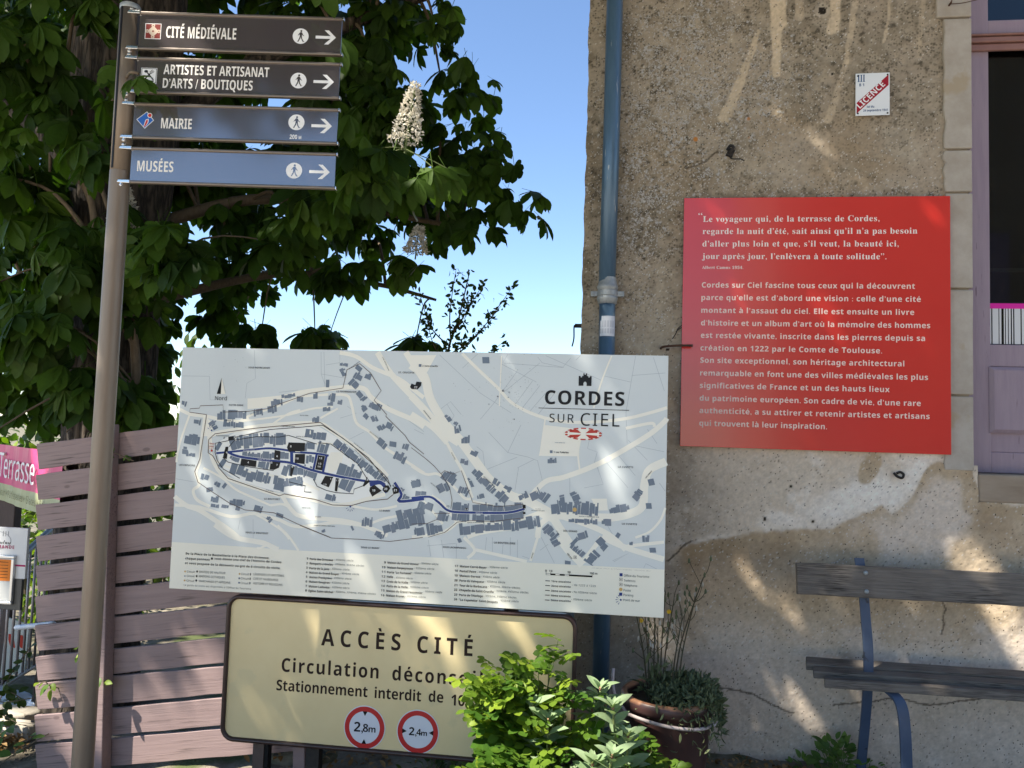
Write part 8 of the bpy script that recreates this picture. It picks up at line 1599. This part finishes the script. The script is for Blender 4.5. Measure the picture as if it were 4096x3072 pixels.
# visible crown
pos = []; tb = MB(); sc = []; bend = []
for (x, y, z, r_, n) in CROWN_CLUMPS:
    n = int(n * 2.7) if r_ > 10 else n
    c = np.array((x, y, z)) / 100.; R0 = r_ / 100.; d = rand_dirs(n) * (rng.random((n, 1)) ** .4) * R0 * np.array([1, 1, .85]); pos.append(c + d); bend.append(d + rng.normal(size=(n, 3)) * .1)
    sc.append(np.full(n, .178 if r_ > 10 else .155))
    k = nodes[np.argmin(np.linalg.norm(nodes - c, axis=1) + np.where(nodes[:, 2] < c[2] - .3, 0, .25))]; mid = (k + c) / 2 + np.array((0, 0, .18)) * np.linalg.norm(k - c)
    if np.linalg.norm(k - c) < (1.9 if c[2] < 2.75 else .9) and n > 3: q = .55 if c[2] < 2.75 else 1; tb.tube(smooth_path([k, mid, c], 4), [.016 * q, .015 * q, .014 * q, .013 * q, .012 * q, .011 * q, .010 * q, .008 * q, .006 * q], 5, cap=False)
pos = np.vstack(pos); bend = np.vstack(bend); sc = np.concatenate(sc)
fl_ = np.array((-1.18, 4.2, 3.38)); ok = shaded(pos, .04) & ~((pos[:, 0] < -2.8) & (pos[:, 1] < 4.6) & (pos[:, 2] < 1.66)) & ~((np.abs(pos[:, 0] + 1.17) < .22) & (pos[:, 1] < 4.75) & (pos[:, 2] > 3.12) & (pos[:, 2] < 3.75)); pos, bend, sc = pos[ok], bend[ok], sc[ok]
dirs = bend / (np.linalg.norm(bend, axis=1, keepdims=True) + 1e-6) * .8 + rand_dirs(len(pos)) * .5; dirs[:, 2] = dirs[:, 2] * .35 - .45; dirs[:, 1] -= .25; ups = np.array([0, -.45, 1.0]) + rand_dirs(len(pos)) * .5
sc = sc * rng.uniform(.55, 1.3, len(pos)); tint = np.clip(rng.normal(.45, .3, len(pos)), 0, 1)
# leaves set singly: below the big flower, in front of the signs and pole
SPEC = [(-1.36, 4.15, 3.16, -.6, -.5, -.8, .20, .95), (-1.24, 4.1, 3.12, -.1, -.6, -.9, .20, .9), (-1.02, 4.15, 3.05, .25, -.4, -.9, .21, 1.0), (-.95, 4.2, 3.06, .6, -.3, -.8, .19, .9), (-1.10, 4.1, 2.98, -.3, -.5, -.9, .18, .7), (-1.12, 2.72, 3.31, .15, .1, -1, .14, .5), (-1.25, 2.68, 3.36, -.4, .1, -.8, .12, .5), (-1.88, 2.76, 2.95, .9, -.1, -.22, .085, .6), (-1.93, 2.78, 2.95, -.9, -.2, -.25, .08, .5), (-1.55, 4.0, 3.75, .3, -.5, -.8, .20, .7), (-1.5, 4.1, 3.35, -.6, -.4, -.6, .17, .6), (-2.63, 4.0, 2.62, .2, -.6, -1, .20, .75), (-2.70, 4.0, 2.55, -.5, -.5, -.7, .19, .7), (-2.42, 4.0, 2.6, .4, -.5, -.9, .18, .6), (-3.06, 3.95, 2.66, -.2, -.6, -.5, .17, .6), (-2.98, 3.95, 2.68, .6, -.4, -.5, .15, .6), (-3.4, 4.0, 3.2, .4, -.5, -.7, .18, .5), (-3.05, 4.0, 3.1, .3, -.6, -.6, .17, .5)]
S_ = np.array(SPEC); pos = np.vstack([pos, S_[:, :3]]); dirs = np.vstack([dirs, S_[:, 3:6]]); ups = np.vstack([ups, np.tile([0, -.8, .6], (len(S_), 1))]); sc = np.concatenate([sc, S_[:, 6]]); tint = np.concatenate([tint, S_[:, 7]])
V, Fq, T = scatter(fine, pos, frames(dirs, ups), sc, rng, tint); kids.append(np_mesh('crown', V, Fq, M['chestnut'], tint=T))
for p in ([(-1.2, 2.3, 4.3), (-1.15, 2.6, 3.7), (-1.12, 2.7, 3.36)], [(-1.15, 2.6, 3.7), (-1.25, 2.66, 3.40)], [(-2.5, 3.6, 3.3), (-2.1, 3.0, 3.05), (-1.93, 2.78, 2.98), (-1.88, 2.76, 2.965)]): tb.tube(smooth_path(p, 4), .006, 5, cap=False)
kids.append(tb.build('twigs', M['twig'], smooth=True))
# the high part of the crown, spreading over the street
C_ = []
while len(C_) < 430:
    x, y, z = rng.uniform(-9.5, 1.9), rng.uniform(-3.2, 6.0), rng.uniform(4.9, 8.8)
    if y > 0 and z < 2.55 + .66 * y: continue
    if x > -.2 and y > 3.7: continue
    if y < -.9 and not (-5.2 < x < -2.4 and 5.2 < z < 6.6): continue
    if ((x + 3.4) / 6.6) ** 4 + ((y - 1.6) / 5.2) ** 4 > 1: continue
    C_.append((x, y, z))
C_ += [(rng.uniform(-4.6, -1.4), rng.uniform(-2.9, -1.3), rng.uniform(5.15, 6.6)) for _ in range(46)]  # extra clumps added behind the camera for the upper signs to mirror
C_ = np.array(C_); n = 30; pos = np.repeat(C_, n, 0) + rand_dirs(len(C_) * n) * (rng.random((len(C_) * n, 1)) ** .4) * .62; ok = shaded(pos, .06); ok &= ~((pos[:, 1] > 0) & (pos[:, 2] < 2.3 + .66 * pos[:, 1])); pos = pos[ok]
# loose leaves added out of view to keep the wall and panels shaded
e1 = np.cross(SUNV, (0, 0, 1.0)); e1 /= np.linalg.norm(e1); e2 = np.cross(SUNV, e1); CELL = .075
cells = {tuple(c) for c in np.floor(np.stack([pos @ e1, pos @ e2], -1) / CELL).astype(int)}
def fill(x0, x1, z0, z1, y, n, keep, m=3):
    out = []
    for _ in range(n):
        q = np.array((rng.uniform(x0, x1), y, rng.uniform(z0, z1))); c = np.floor(np.array((q @ e1, q @ e2)) / CELL).astype(int)
        if rng.random() < keep or sum((c[0] + i, c[1] + j) in cells for i in (-1, 0, 1) for j in (-1, 0, 1)) >= m: continue
        zt = rng.uniform(6.2, 8.4); pt = q - SUNV * ((zt - q[2]) / -SUNV[2])
        if shaded(pt[None], .02)[0]:
            for k in range(3): out.append(pt + rng.normal(size=3) * .05)
            cells.add(tuple(c)); cells.add((c[0] + 1, c[1])); cells.add((c[0], c[1] + 1))
    return out
add = fill(-.2, 2.2, 1.5, 4.1, 4.15, 9000, 0, 6) + fill(.2, 2.2, .0, 1.5, 4.15, 2500, .25) + fill(-2.0, .25, .83, 1.95, 3.38, 2500, .15) + fill(-1.7, -.1, .15, .8, 3.38, 800, .3) + fill(-2.9, -2.0, .5, 1.5, 3.58, 1200, .2)
pos = np.vstack([pos, np.array(add)]) if add else pos
dirs = rand_dirs(len(pos)); dirs[:, 2] = dirs[:, 2] * .4 - .3; V, Fq, T = scatter(coarse, pos, frames(dirs, np.array([0, 0, 1.0]) + rand_dirs(len(pos)) * .6), rng.uniform(.17, .25, len(pos)), rng, rng.random(len(pos)))
kids.append(np_mesh('high_crown', V, Fq, M['chestnut'], tint=T))
# flower spikes
pet = leafmat('white_petal', (.62, .58, .50), (.74, .72, .68), .3, .6, (1.1, 1.05, .9))
for (bx_, by_, bz_, h_, w_, lean) in [(-1.20, 4.2, 3.19, .40, .085, .05), (-1.30, 4.9, 2.74, .20, .07, .02), (-2.84, 4.12, 2.70, .26, .075, .0), (-3.66, 4.1, 2.02, .22, .08, .02)]:
    n = 760; t_ = rng.random(n) ** 1.25; lv = np.floor(t_ * 11) / 11 + rng.normal(0, .012, n); an = rng.integers(0, 7, n) * .9 + lv * 40 + rng.normal(0, .16, n); rr = w_ * (1 - lv) ** .8 * rng.uniform(.55, 1.05, n) + .008
    p = np.stack([bx_ + lean * lv + rr * np.cos(an), by_ + rr * np.sin(an), bz_ + .12 * h_ + .88 * h_ * lv], -1); bl_ = [blade(1, .6, 2, .55, .2, .1)]
    V, Fq, T = scatter(bl_, p, frames(rand_dirs(n) + np.stack([np.cos(an), np.sin(an), np.ones(n) * .3], -1) * .6, rand_dirs(n)), rng.uniform(.016, .027, n), rng, rng.random(n)); f = np_mesh('flower_spike', V, Fq, pet, tint=T)
    mb = MB(); mb.tube([(bx_, by_, bz_ - .03), (bx_ + lean * .5, by_, bz_ + h_ * .5), (bx_ + lean, by_, bz_ + h_ * .97)], [.006, .004, .002], 6)
    for q in range(26): l = rng.random() * .85; a = rng.random() * 6.28; r1_ = w_ * (1 - l) ** .8 * .8; b0 = Vector((bx_ + lean * l, by_, bz_ + .12 * h_ + .88 * h_ * l - .012)); mb.tube([b0, b0 + Vector((r1_ * math.cos(a), r1_ * math.sin(a), .012))], .0013, 4, cap=False)
    st_ = mb.build('flower_stalk', M['greenstem']); st_.parent = f; kids.append(f)
mb = MB()
for a, b in (((-1.20, 4.2, 3.19), (-1.36, 4.15, 3.17)), ((-1.20, 4.2, 3.19), (-1.02, 4.15, 3.06)), ((-1.20, 4.2, 3.18), (-1.24, 4.1, 3.13)), ((-1.20, 4.2, 3.18), (-.95, 4.2, 3.07))): mb.tube(smooth_path([a, ((a[0] + b[0]) / 2, (a[1] + b[1]) / 2, (a[2] + b[2]) / 2 + .01), b], 3), .0028, 5)
mb.tube(smooth_path([(-1.20, 4.2, 3.2), (-1.22, 4.35, 3.05), (-1.3, 4.8, 3.0), (-1.4, 5.3, 3.08)], 4), .007, 6); kids.append(mb.build('leaf_stalks', M['greenstem'])); adopt(tree, *kids)

def leafcloud(name, mat, tmpl, pos, dirs, ups, sc, tint=None): V, Fq, T = scatter(tmpl, pos, frames(dirs, ups), sc, rng, rng.random(len(pos)) if tint is None else tint); return np_mesh(name, V, Fq, mat, tint=T)
# young plum behind the map
t = thing('young_plum_tree', 'thin leafy sapling against the sky behind the top edge of the map', 'tree', (-1.15, 5.5, -.3)); mb = MB(); pos = []; dr = []
BR = [[(-1.15, 5.5, -.4), (-1.17, 5.5, 1.2), (-1.19, 5.5, 2.1), (-1.12, 5.5, 2.4), (-1.05, 5.5, 2.75)]] + [[(-1.17, 5.5, z0), ((-1.17 + x) / 2 - .02, 5.48, (z0 + z) / 2 - .06), (x, y, z)] for z0, x, y, z in [(2.1, -.72, 5.4, 2.62), (2.15, -.80, 5.45, 2.5), (2.0, -.78, 5.5, 2.25), (2.2, -1.42, 5.5, 2.60), (2.1, -1.36, 5.5, 2.42), (2.3, -.95, 5.5, 2.66), (2.25, -1.15, 5.5, 2.78), (1.95, -.92, 5.5, 2.1), (1.95, -1.2, 5.45, 2.2), (2.0, -1.05, 5.45, 2.28), (2.3, -1.0, 5.4, 2.55)]]
for i, p in enumerate(BR):
    q = smooth_path(p, 8); mb.tube(q, [(.016 if i == 0 else .007) * (1 - .8 * k / (len(q) - 1)) for k in range(len(q))], 6)
    for k in range(len(q) // 3 if i else 18, len(q)):
        for _ in range(4 if k > len(q) * .5 else 2): pos.append(np.array(q[k]) + rng.normal(size=3) * .018); dr.append(rng.normal(size=3) + np.array([0, 0, .3]))
lf = leafcloud('foliage', M['dull'], [blade(1, .5, 5, .5, .2, .2)], np.array(pos), np.array(dr), rand_dirs(len(pos)), rng.uniform(.03, .06, len(pos))); adopt(t, mb.build('stems', M['twig'], smooth=True), lf)
# bright shrub in front of the road sign
t = thing('yellow_green_shrub', 'bright yellow green shrub with round leaflets in front of the road sign', 'shrub', (-.30, 3.2, -.05)); mb = MB(); pos = []; dr = []; cc = []; pin = [pinnate(rng, k, .84, l_, 5) for k, l_ in ((3, .36), (4, .31), (3, .38))]
TIPS = [(-0.506,3.03,0.26),(-0.522,3.05,0.18),(-0.404,3.1,0.4),(-0.482,3.05,0.14),(-0.465,3.03,0.59),(-0.449,3.05,0.64),(-0.417,3.02,0.61),(-0.42,3.05,0.64),(-0.425,3.06,0.53),(-0.416,3.05,0.61),(-0.411,3.1,0.64),(-0.379,3.04,0.6),(-0.347,3.08,0.65),(-0.262,3.1,0.68),(-0.222,3.14,0.74),(-0.19,3.15,0.78),(-0.166,3.08,0.66),(-0.142,3.05,0.58),(-0.182,2.98,0.52),(-0.371,2.97,0.42),(-0.326,2.94,0.38),(-0.246,2.95,0.42),(-0.383,2.98,0.34),(-0.394,2.95,0.22),(-0.358,2.92,0.26),(-0.262,2.92,0.28),(-0.45,3.02,0.26),(-0.4,3.05,0.53),(-0.294,3.02,0.5),(-0.409,3.08,0.59),(-0.126,3.02,0.44),(0.11,3.14,0.4),(0.19,3.2,0.36),(0.22,3.24,0.28)]
for i, tp in enumerate(TIPS):
    b = np.array((-.32, 3.22, -.05)) if i < 31 else np.array((.05, 3.25, -.05)); tp = np.array(tp); b = b + rng.normal(size=3) * np.array([.06, .04, 0]); md = (b + tp) / 2 + np.array([(tp[0] - b[0]) * .1, .02, .08]); q = smooth_path([b, md, tp], 9); mb.tube(q, [.005 * (1 - .75 * k / (len(q) - 1)) for k in range(len(q))], 5, cap=False)
    for k in range(5, len(q)):
        for _ in range(1 if k % 4 else 2): a = rng.random() * 6.28; pos.append(np.array(q[k])); dr.append(np.array([math.cos(a), math.sin(a) - .25, rng.uniform(-.2, .7)])); cc.append(np.clip((q[k].z - .15) * .8 + rng.normal(0, .3), 0, 1))  # leaf tint darkens downwards, painting the shade inside the shrub
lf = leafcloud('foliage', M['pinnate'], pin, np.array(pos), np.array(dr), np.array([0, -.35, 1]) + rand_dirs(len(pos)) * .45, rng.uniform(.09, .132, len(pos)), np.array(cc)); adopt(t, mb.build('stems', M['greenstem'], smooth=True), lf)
# grey green valerian
budm = pmat('bud_pink', (.30, .14, .10), rough=.7)
def valerian(c, stems, lab, seed):
    t = thing('valerian_plant', lab, 'plant', (c[0], c[1], -.05), 'valerian plants'); r = np.random.default_rng(seed); mb = MB(); pos = []; dr = []; s_ = []
    for tp in stems:
        q = smooth_path([(c[0] + r.normal() * .02, c[1] + r.normal() * .02, -.05), ((c[0] + tp[0]) / 2, (c[1] + tp[1]) / 2, tp[2] * .55), tp], 6); mb.tube(q, .0045, 6)
        for k in range(2, len(q)):
            a = 1.57 * k + r.normal() * .3; u = k / len(q)
            for sg in (0, math.pi): pos.append(np.array(q[k])); dr.append(np.array([math.cos(a + sg), math.sin(a + sg), .15 + .9 * u])); s_.append(.122 * (1.15 - .5 * u) * r.uniform(.85, 1.15))
        for a in range(5): pos.append(np.array(q[-1])); dr.append(np.array([.5 * math.cos(a * 1.26), .5 * math.sin(a * 1.26), 1])); s_.append(.05)
    lf = leafcloud('foliage', M['valerian'], [blade(1, .44, 6, .38, .35, .25), blade(1, .38, 6, .35, .3, .35)], np.array(pos), np.array(dr), np.array([0, -.3, 1]) + rand_dirs(len(pos)) * .2, np.array(s_)); bd_ = []
    for tp in stems: mb2 = MB(); mb2.lathe(tp, [(.001, .012), (.006, .008), (.006, .0), (.001, -.006)], 8); bd_.append(mb2.build('flower_bud', budm))
    adopt(t, mb.build('stems', M['greenstem'], smooth=True), lf, *bd_)
valerian((-.02, 3.0), [(-.04, 2.92, .40), (.03, 2.9, .44), (-.10, 2.95, .33), (.08, 2.95, .30)], 'grey green pointed leaved plant at the bottom edge in front of the shrub', 1)
valerian((.08, 3.12), [(.03, 3.05, .56), (.09, 3.05, .46)], 'pale pointed leaved plant beside the left of the clay pot', 2)
valerian((-.22, 3.1), [(-.27, 3.0, .56), (-.21, 2.98, .52)], 'pale pointed leaved stem growing up through the yellow green shrub', 3)
valerian((-.02, 3.25), [(-.02, 3.2, .58), (.0, 3.2, .52), (-.05, 3.18, .50)], 'pointed leaved stem in front of the drainpipe beside the road sign', 4)
# plants in the pot
t = thing('succulent_plant', 'grey green trailing succulent filling the clay pot and hanging over its right side', 'plant', (.33, 3.69, .40)); n = 1900; a = rng.random(n) * 6.28; rr = np.sqrt(rng.random(n)) * .175
p = np.stack([PC[0] + .03 + rr * np.cos(a), PC[1] + rr * np.sin(a), .405 + .03 * np.exp(-(rr / .14) ** 2) + rng.random(n) * .05 + .04 * np.clip(np.cos(a), 0, 1) * rr / .175], -1); m2 = 900; q = rng.random(m2); a2 = rng.normal(.0, .75, m2); q2 = np.stack([PC[0] + (.17 + .075 * np.sqrt(q)) * np.cos(a2), PC[1] + (.17 + .075 * np.sqrt(q)) * np.sin(a2), .44 + .03 * np.sin(q * 3) - .24 * q ** 1.6 * rng.uniform(.3, 1, m2) + rng.normal(0, .012, m2)], -1)
p = p[~((p[:, 0] < .21) & (rng.random(n) < .9))]; p = np.vstack([p, q2]); d = rand_dirs(len(p)) + np.array([0, -.2, .7]); adopt(t, leafcloud('foliage', M['sedum'], [blade(1, .30, 3, .5, .5, .1)], p, d, rand_dirs(len(p)), rng.uniform(.024, .044, len(p))))
t = thing('wild_flower', 'tall wiry weed with small yellow flowers and seed heads growing in the clay pot', 'plant', (.25, 3.69, .40)); mb = MB(); fl_k = []; sm_ = [pmat('green_bud', (.10, .12, .06), rough=.8), pmat('fluffy_seed', (.45, .42, .36), rough=.9)]; ym = flat('yellow_petal', (.75, .50, .02), .6); sb = MB(); r = random.Random(12)
_PR = .0095
def head(p, kind):
    if kind == 'y':
        hb = MB()
        for k in range(13): a = k * 6.283 / 13; hb.add([(p.x, p.y, p.z), (p.x + _PR * math.cos(a - .2), p.y - .004, p.z + _PR * math.sin(a - .2)), (p.x + _PR * 1.1 * math.cos(a), p.y - .006, p.z + _PR * 1.1 * math.sin(a)), (p.x + _PR * math.cos(a + .2), p.y - .004, p.z + _PR * math.sin(a + .2))], [(0, 1, 2, 3)])
        fl_k.append(hb.build('flower', ym))
    else:
        sb = MB(); sb.lathe(p, [(.0005, -.012), (.005, -.008), (.0055, .002), (.003, .010), (.0005, .013)], 7, 0 if r.random() < .68 else 1); fl_k.append(sb.build('seed_head', sm_, smooth=True))
STEMS = [((.20, 3.68), (.17, 3.62, .80)), ((.22, 3.69), (.215, 3.6, .86)), ((.25, 3.70), (.26, 3.62, .90)), ((.26, 3.69), (.30, 3.64, .86)), ((.31, 3.70), (.43, 3.64, .97)), ((.30, 3.68), (.34, 3.66, .78)), ((.19, 3.7), (.135, 3.62, .78)), ((.33, 3.7), (.40, 3.66, .88)), ((.24, 3.7), (.23, 3.64, .74))]
for i, (b, tp) in enumerate(STEMS):
    q = smooth_path([(b[0], b[1], .40), (b[0] * .75 + tp[0] * .25, b[1], .40 + (tp[2] - .4) * .45), tp], 6); mb.tube(q, [.0048 - .0026 * k / len(q) for k in range(len(q))], 6)
    for k in range(8):
        s0 = q[r.randint(6, len(q) - 1)]; e = Vector((s0.x + r.uniform(-.055, .055), s0.y + r.uniform(-.03, .03), s0.z + r.uniform(.03, .11))); mb.tube(smooth_path([s0, ((s0.x + e.x) / 2 + r.uniform(-.008, .008), s0.y, (s0.z + e.z) / 2 - .006), e], 3), .0017, 4, cap=False); head(e, 'y' if (i, k) in ((0, 0), (1, 3), (3, 1)) else 's')
n = 60; p = np.array([[r.uniform(.17, .34), r.uniform(3.64, 3.72), r.uniform(.42, .56)] for _ in range(n)]); adopt(t, mb.build('stems', pmat('wiry_stem', (.06, .068, .032), (.085, .062, .04), scale=30, rough=.7)), *fl_k, leafcloud('leaves', M['sedum'], [blade(1, .18, 4, .5, .2, .3)], p, rand_dirs(n) + np.array([0, -.3, .8]), rand_dirs(n), rng.uniform(.05, .09, n)))
# weed by the bench foot
def weed(name, c, n, R0, h, s, mat, lab, cat='weed', bl=None, group=None):
    t = thing(name, lab, cat, c, group); d = rand_dirs(n); d[:, 2] = np.abs(d[:, 2]); p = np.array(c) + d * np.array([R0, R0, h]) * (rng.random((n, 1)) ** .5); mb = MB()
    for k in range(0, n, 3): mb.tube([(c[0] + (p[k, 0] - c[0]) * .3, c[1] + (p[k, 1] - c[1]) * .3, c[2]), tuple(p[k])], .0018, 4, cap=False)
    adopt(t, leafcloud('foliage', mat, bl or [blade(1, .62, 5, .45, .25, .2)], p, d * .8 + rand_dirs(n) * .4 + np.array([0, -.3, .1]), np.array([0, -.3, 1]) + rand_dirs(n) * .4, rng.uniform(.7, 1.2, n) * s, np.clip(rng.normal(.5, .3, n), 0, 1)), mb.build('stems', M['greenstem']))
midg = leafmat('mid_green_leaf', (.06, .12, .03), (.13, .21, .055), .3, .5)
weed('wall_weed', (1.12, 4.02, .0), 90, .10, .20, .055, midg, 'small green weed at the foot of the wall beside the bench leg'); weed('wall_weed', (1.28, 4.06, -.01), 40, .10, .07, .035, midg, 'low green weed between the two bench legs'); weed('wall_weed', (.98, 4.05, -.01), 26, .08, .06, .04, midg, 'low green weed on the left of the small wall weed')
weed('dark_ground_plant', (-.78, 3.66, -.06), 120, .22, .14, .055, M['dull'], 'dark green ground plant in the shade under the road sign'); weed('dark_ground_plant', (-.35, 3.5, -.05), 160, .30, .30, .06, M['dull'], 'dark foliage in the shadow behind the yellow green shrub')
# climbing growth at the left edge and sprigs on the fence
def vine(pts_list, s, n, lab, mat, name='climbing_vine'):
    t = thing(name, lab, 'climbing plant', pts_list[0][0]); mb = MB(); p = []; d = []
    for pts in pts_list:
        q = smooth_path(pts, 8); mb.tube(q, .0028, 5)
        for k in range(n): p.append(np.array(q[int(len(q) * (k + .5) / n)]) + rng.normal(size=3) * .012); d.append(rng.normal(size=3) + np.array([0, -.5, -.2]))
    p = np.array(p); adopt(t, leafcloud('foliage', mat, [blade(1, .58, 6, .42, .25, .25)], p, np.array(d), np.array([0, -.6, .8]) + rand_dirs(len(p)) * .4, rng.uniform(.7, 1.25, len(p)) * s), mb.build('stems', M['twig']))
vine([[(-3.02, 3.56, -.24), (-2.95, 3.56, -.12), (-2.82, 3.57, -.02), (-2.70, 3.585, .055)], [(-2.96, 3.56, -.13), (-2.98, 3.55, -.05), (-2.93, 3.55, .03)], [(-3.25, 3.6, -.2), (-3.15, 3.58, -.1), (-3.0, 3.56, .06), (-2.86, 3.57, .08)]], .062, 9, 'vine with broad leaves creeping over the bottom left corner of the fence', midg)
vine([[(-3.4, 4.0, -.1), (-3.3, 3.98, .05), (-3.22, 3.95, .2), (-3.08, 3.9, .36)], [(-3.35, 3.95, .05), (-3.2, 3.9, .12), (-3.1, 3.88, .10)], [(-3.5, 3.9, .1), (-3.35, 3.88, .13), (-3.2, 3.86, .08), (-3.0, 3.84, .12)], [(-3.5, 3.95, -.02), (-3.3, 3.9, .02), (-3.1, 3.86, -.02)]], .055, 18, 'dark vine in front of the railing at the left edge', M['dull'])
weed('corner_plant', (-3.06, 3.52, -.30), 60, .13, .16, .075, midg, 'leafy plant in the bottom left corner of the picture', 'plant')
vine([[(-2.46, 3.60, 1.47), (-2.44, 3.55, 1.45), (-2.40, 3.55, 1.43), (-2.33, 3.57, 1.40)]], .04, 9, 'small sprig of leaves poking through near the top of the fence post', midg, 'fence_sprig')
vine([[(-2.56, 3.60, .42), (-2.48, 3.55, .40), (-2.42, 3.53, .36), (-2.36, 3.56, .32)], [(-2.56, 3.6, .43), (-2.54, 3.56, .46), (-2.5, 3.54, .46)]], .045, 9, 'bright leafy sprig across the lower part of the fence post', M['pinnate'], 'fence_sprig')
vine([[(-2.66, 3.62, .26), (-2.70, 3.57, .29), (-2.72, 3.56, .31), (-2.76, 3.56, .29)]], .05, 6, 'pale leaf sprig in a board gap between the pole and the fence end', M['pinnate'], 'fence_sprig')
# hedge and bright bush beyond the terrace
def bush(name, c, d, n, s, mat, lab, tint=None):
    t = thing(name, lab, 'hedge' if 'hedge' in name else 'bush', c); q = rand_dirs(n) * (rng.random((n, 1)) ** .33) * np.array(d) / 2; q *= 1 + .25 * np.sin(q[:, :1] * 5 + q[:, 2:] * 4); p = np.array(c) + q; dd = q + rand_dirs(n) * .7 + np.array([0, 0, -.2]); mb = MB()
    for k in range(7): e = p[k * 11]; mb.tube(smooth_path([(c[0] + rng.normal() * .1, c[1], c[2] - d[2] / 2 - .2), ((c[0] + e[0]) / 2, (c[1] + e[1]) / 2, c[2] - .1), tuple(e)], 4), .018, 5)
    adopt(t, leafcloud('foliage', mat, [blade(1, .5, 4, .5, .25, .2)], p, dd, rand_dirs(n) + np.array([0, 0, .8]), rng.uniform(.7, 1.3, n) * s, tint), mb.build('stems', M['twig']))
bush('bright_bush', (-5.35, 6.9, .35), (2.0, 1.4, 2.2), 1800, .085, M['pinnate'], 'sunlit bright green bush beyond the railing under the banner')
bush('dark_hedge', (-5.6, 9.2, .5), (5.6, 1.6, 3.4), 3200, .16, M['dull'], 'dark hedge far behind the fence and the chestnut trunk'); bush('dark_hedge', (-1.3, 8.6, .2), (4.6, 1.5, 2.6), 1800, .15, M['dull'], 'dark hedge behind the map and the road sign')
# dead leaves on the ground
n = 700; cl = np.array([(-3.3, 3.86, .28, .10), (-3.25, 3.95, .18, .06), (1.5, 3.95, .9, .10), (-1.3, 3.75, .5, .15), (.8, 4.0, .4, .1)]); k = rng.integers(0, len(cl), n); p = np.stack([cl[k, 0] + rng.normal(size=n) * cl[k, 2] * .5, np.minimum(cl[k, 1] + rng.normal(size=n) * cl[k, 3] * .6, 4.14), np.zeros(n)], -1); p[:, 2] = ground_z(p[:, 0], p[:, 1]) + .015 + rng.random(n) * .02 + .02 * (np.abs(p[:, 0] + 3.3) < .4)
lt = leafcloud('leaf_litter', M['dry'], [blade(1, .55, 3, .5, .4, .4)], p, rand_dirs(n) * np.array([1, 1, .3]), np.array([0, 0, 1]) + rand_dirs(n) * .5, rng.uniform(.02, .045, n)); tag(lt, kind='stuff', label='dry brown fallen leaves along the kerb and wall foot', cat='fallen leaves')
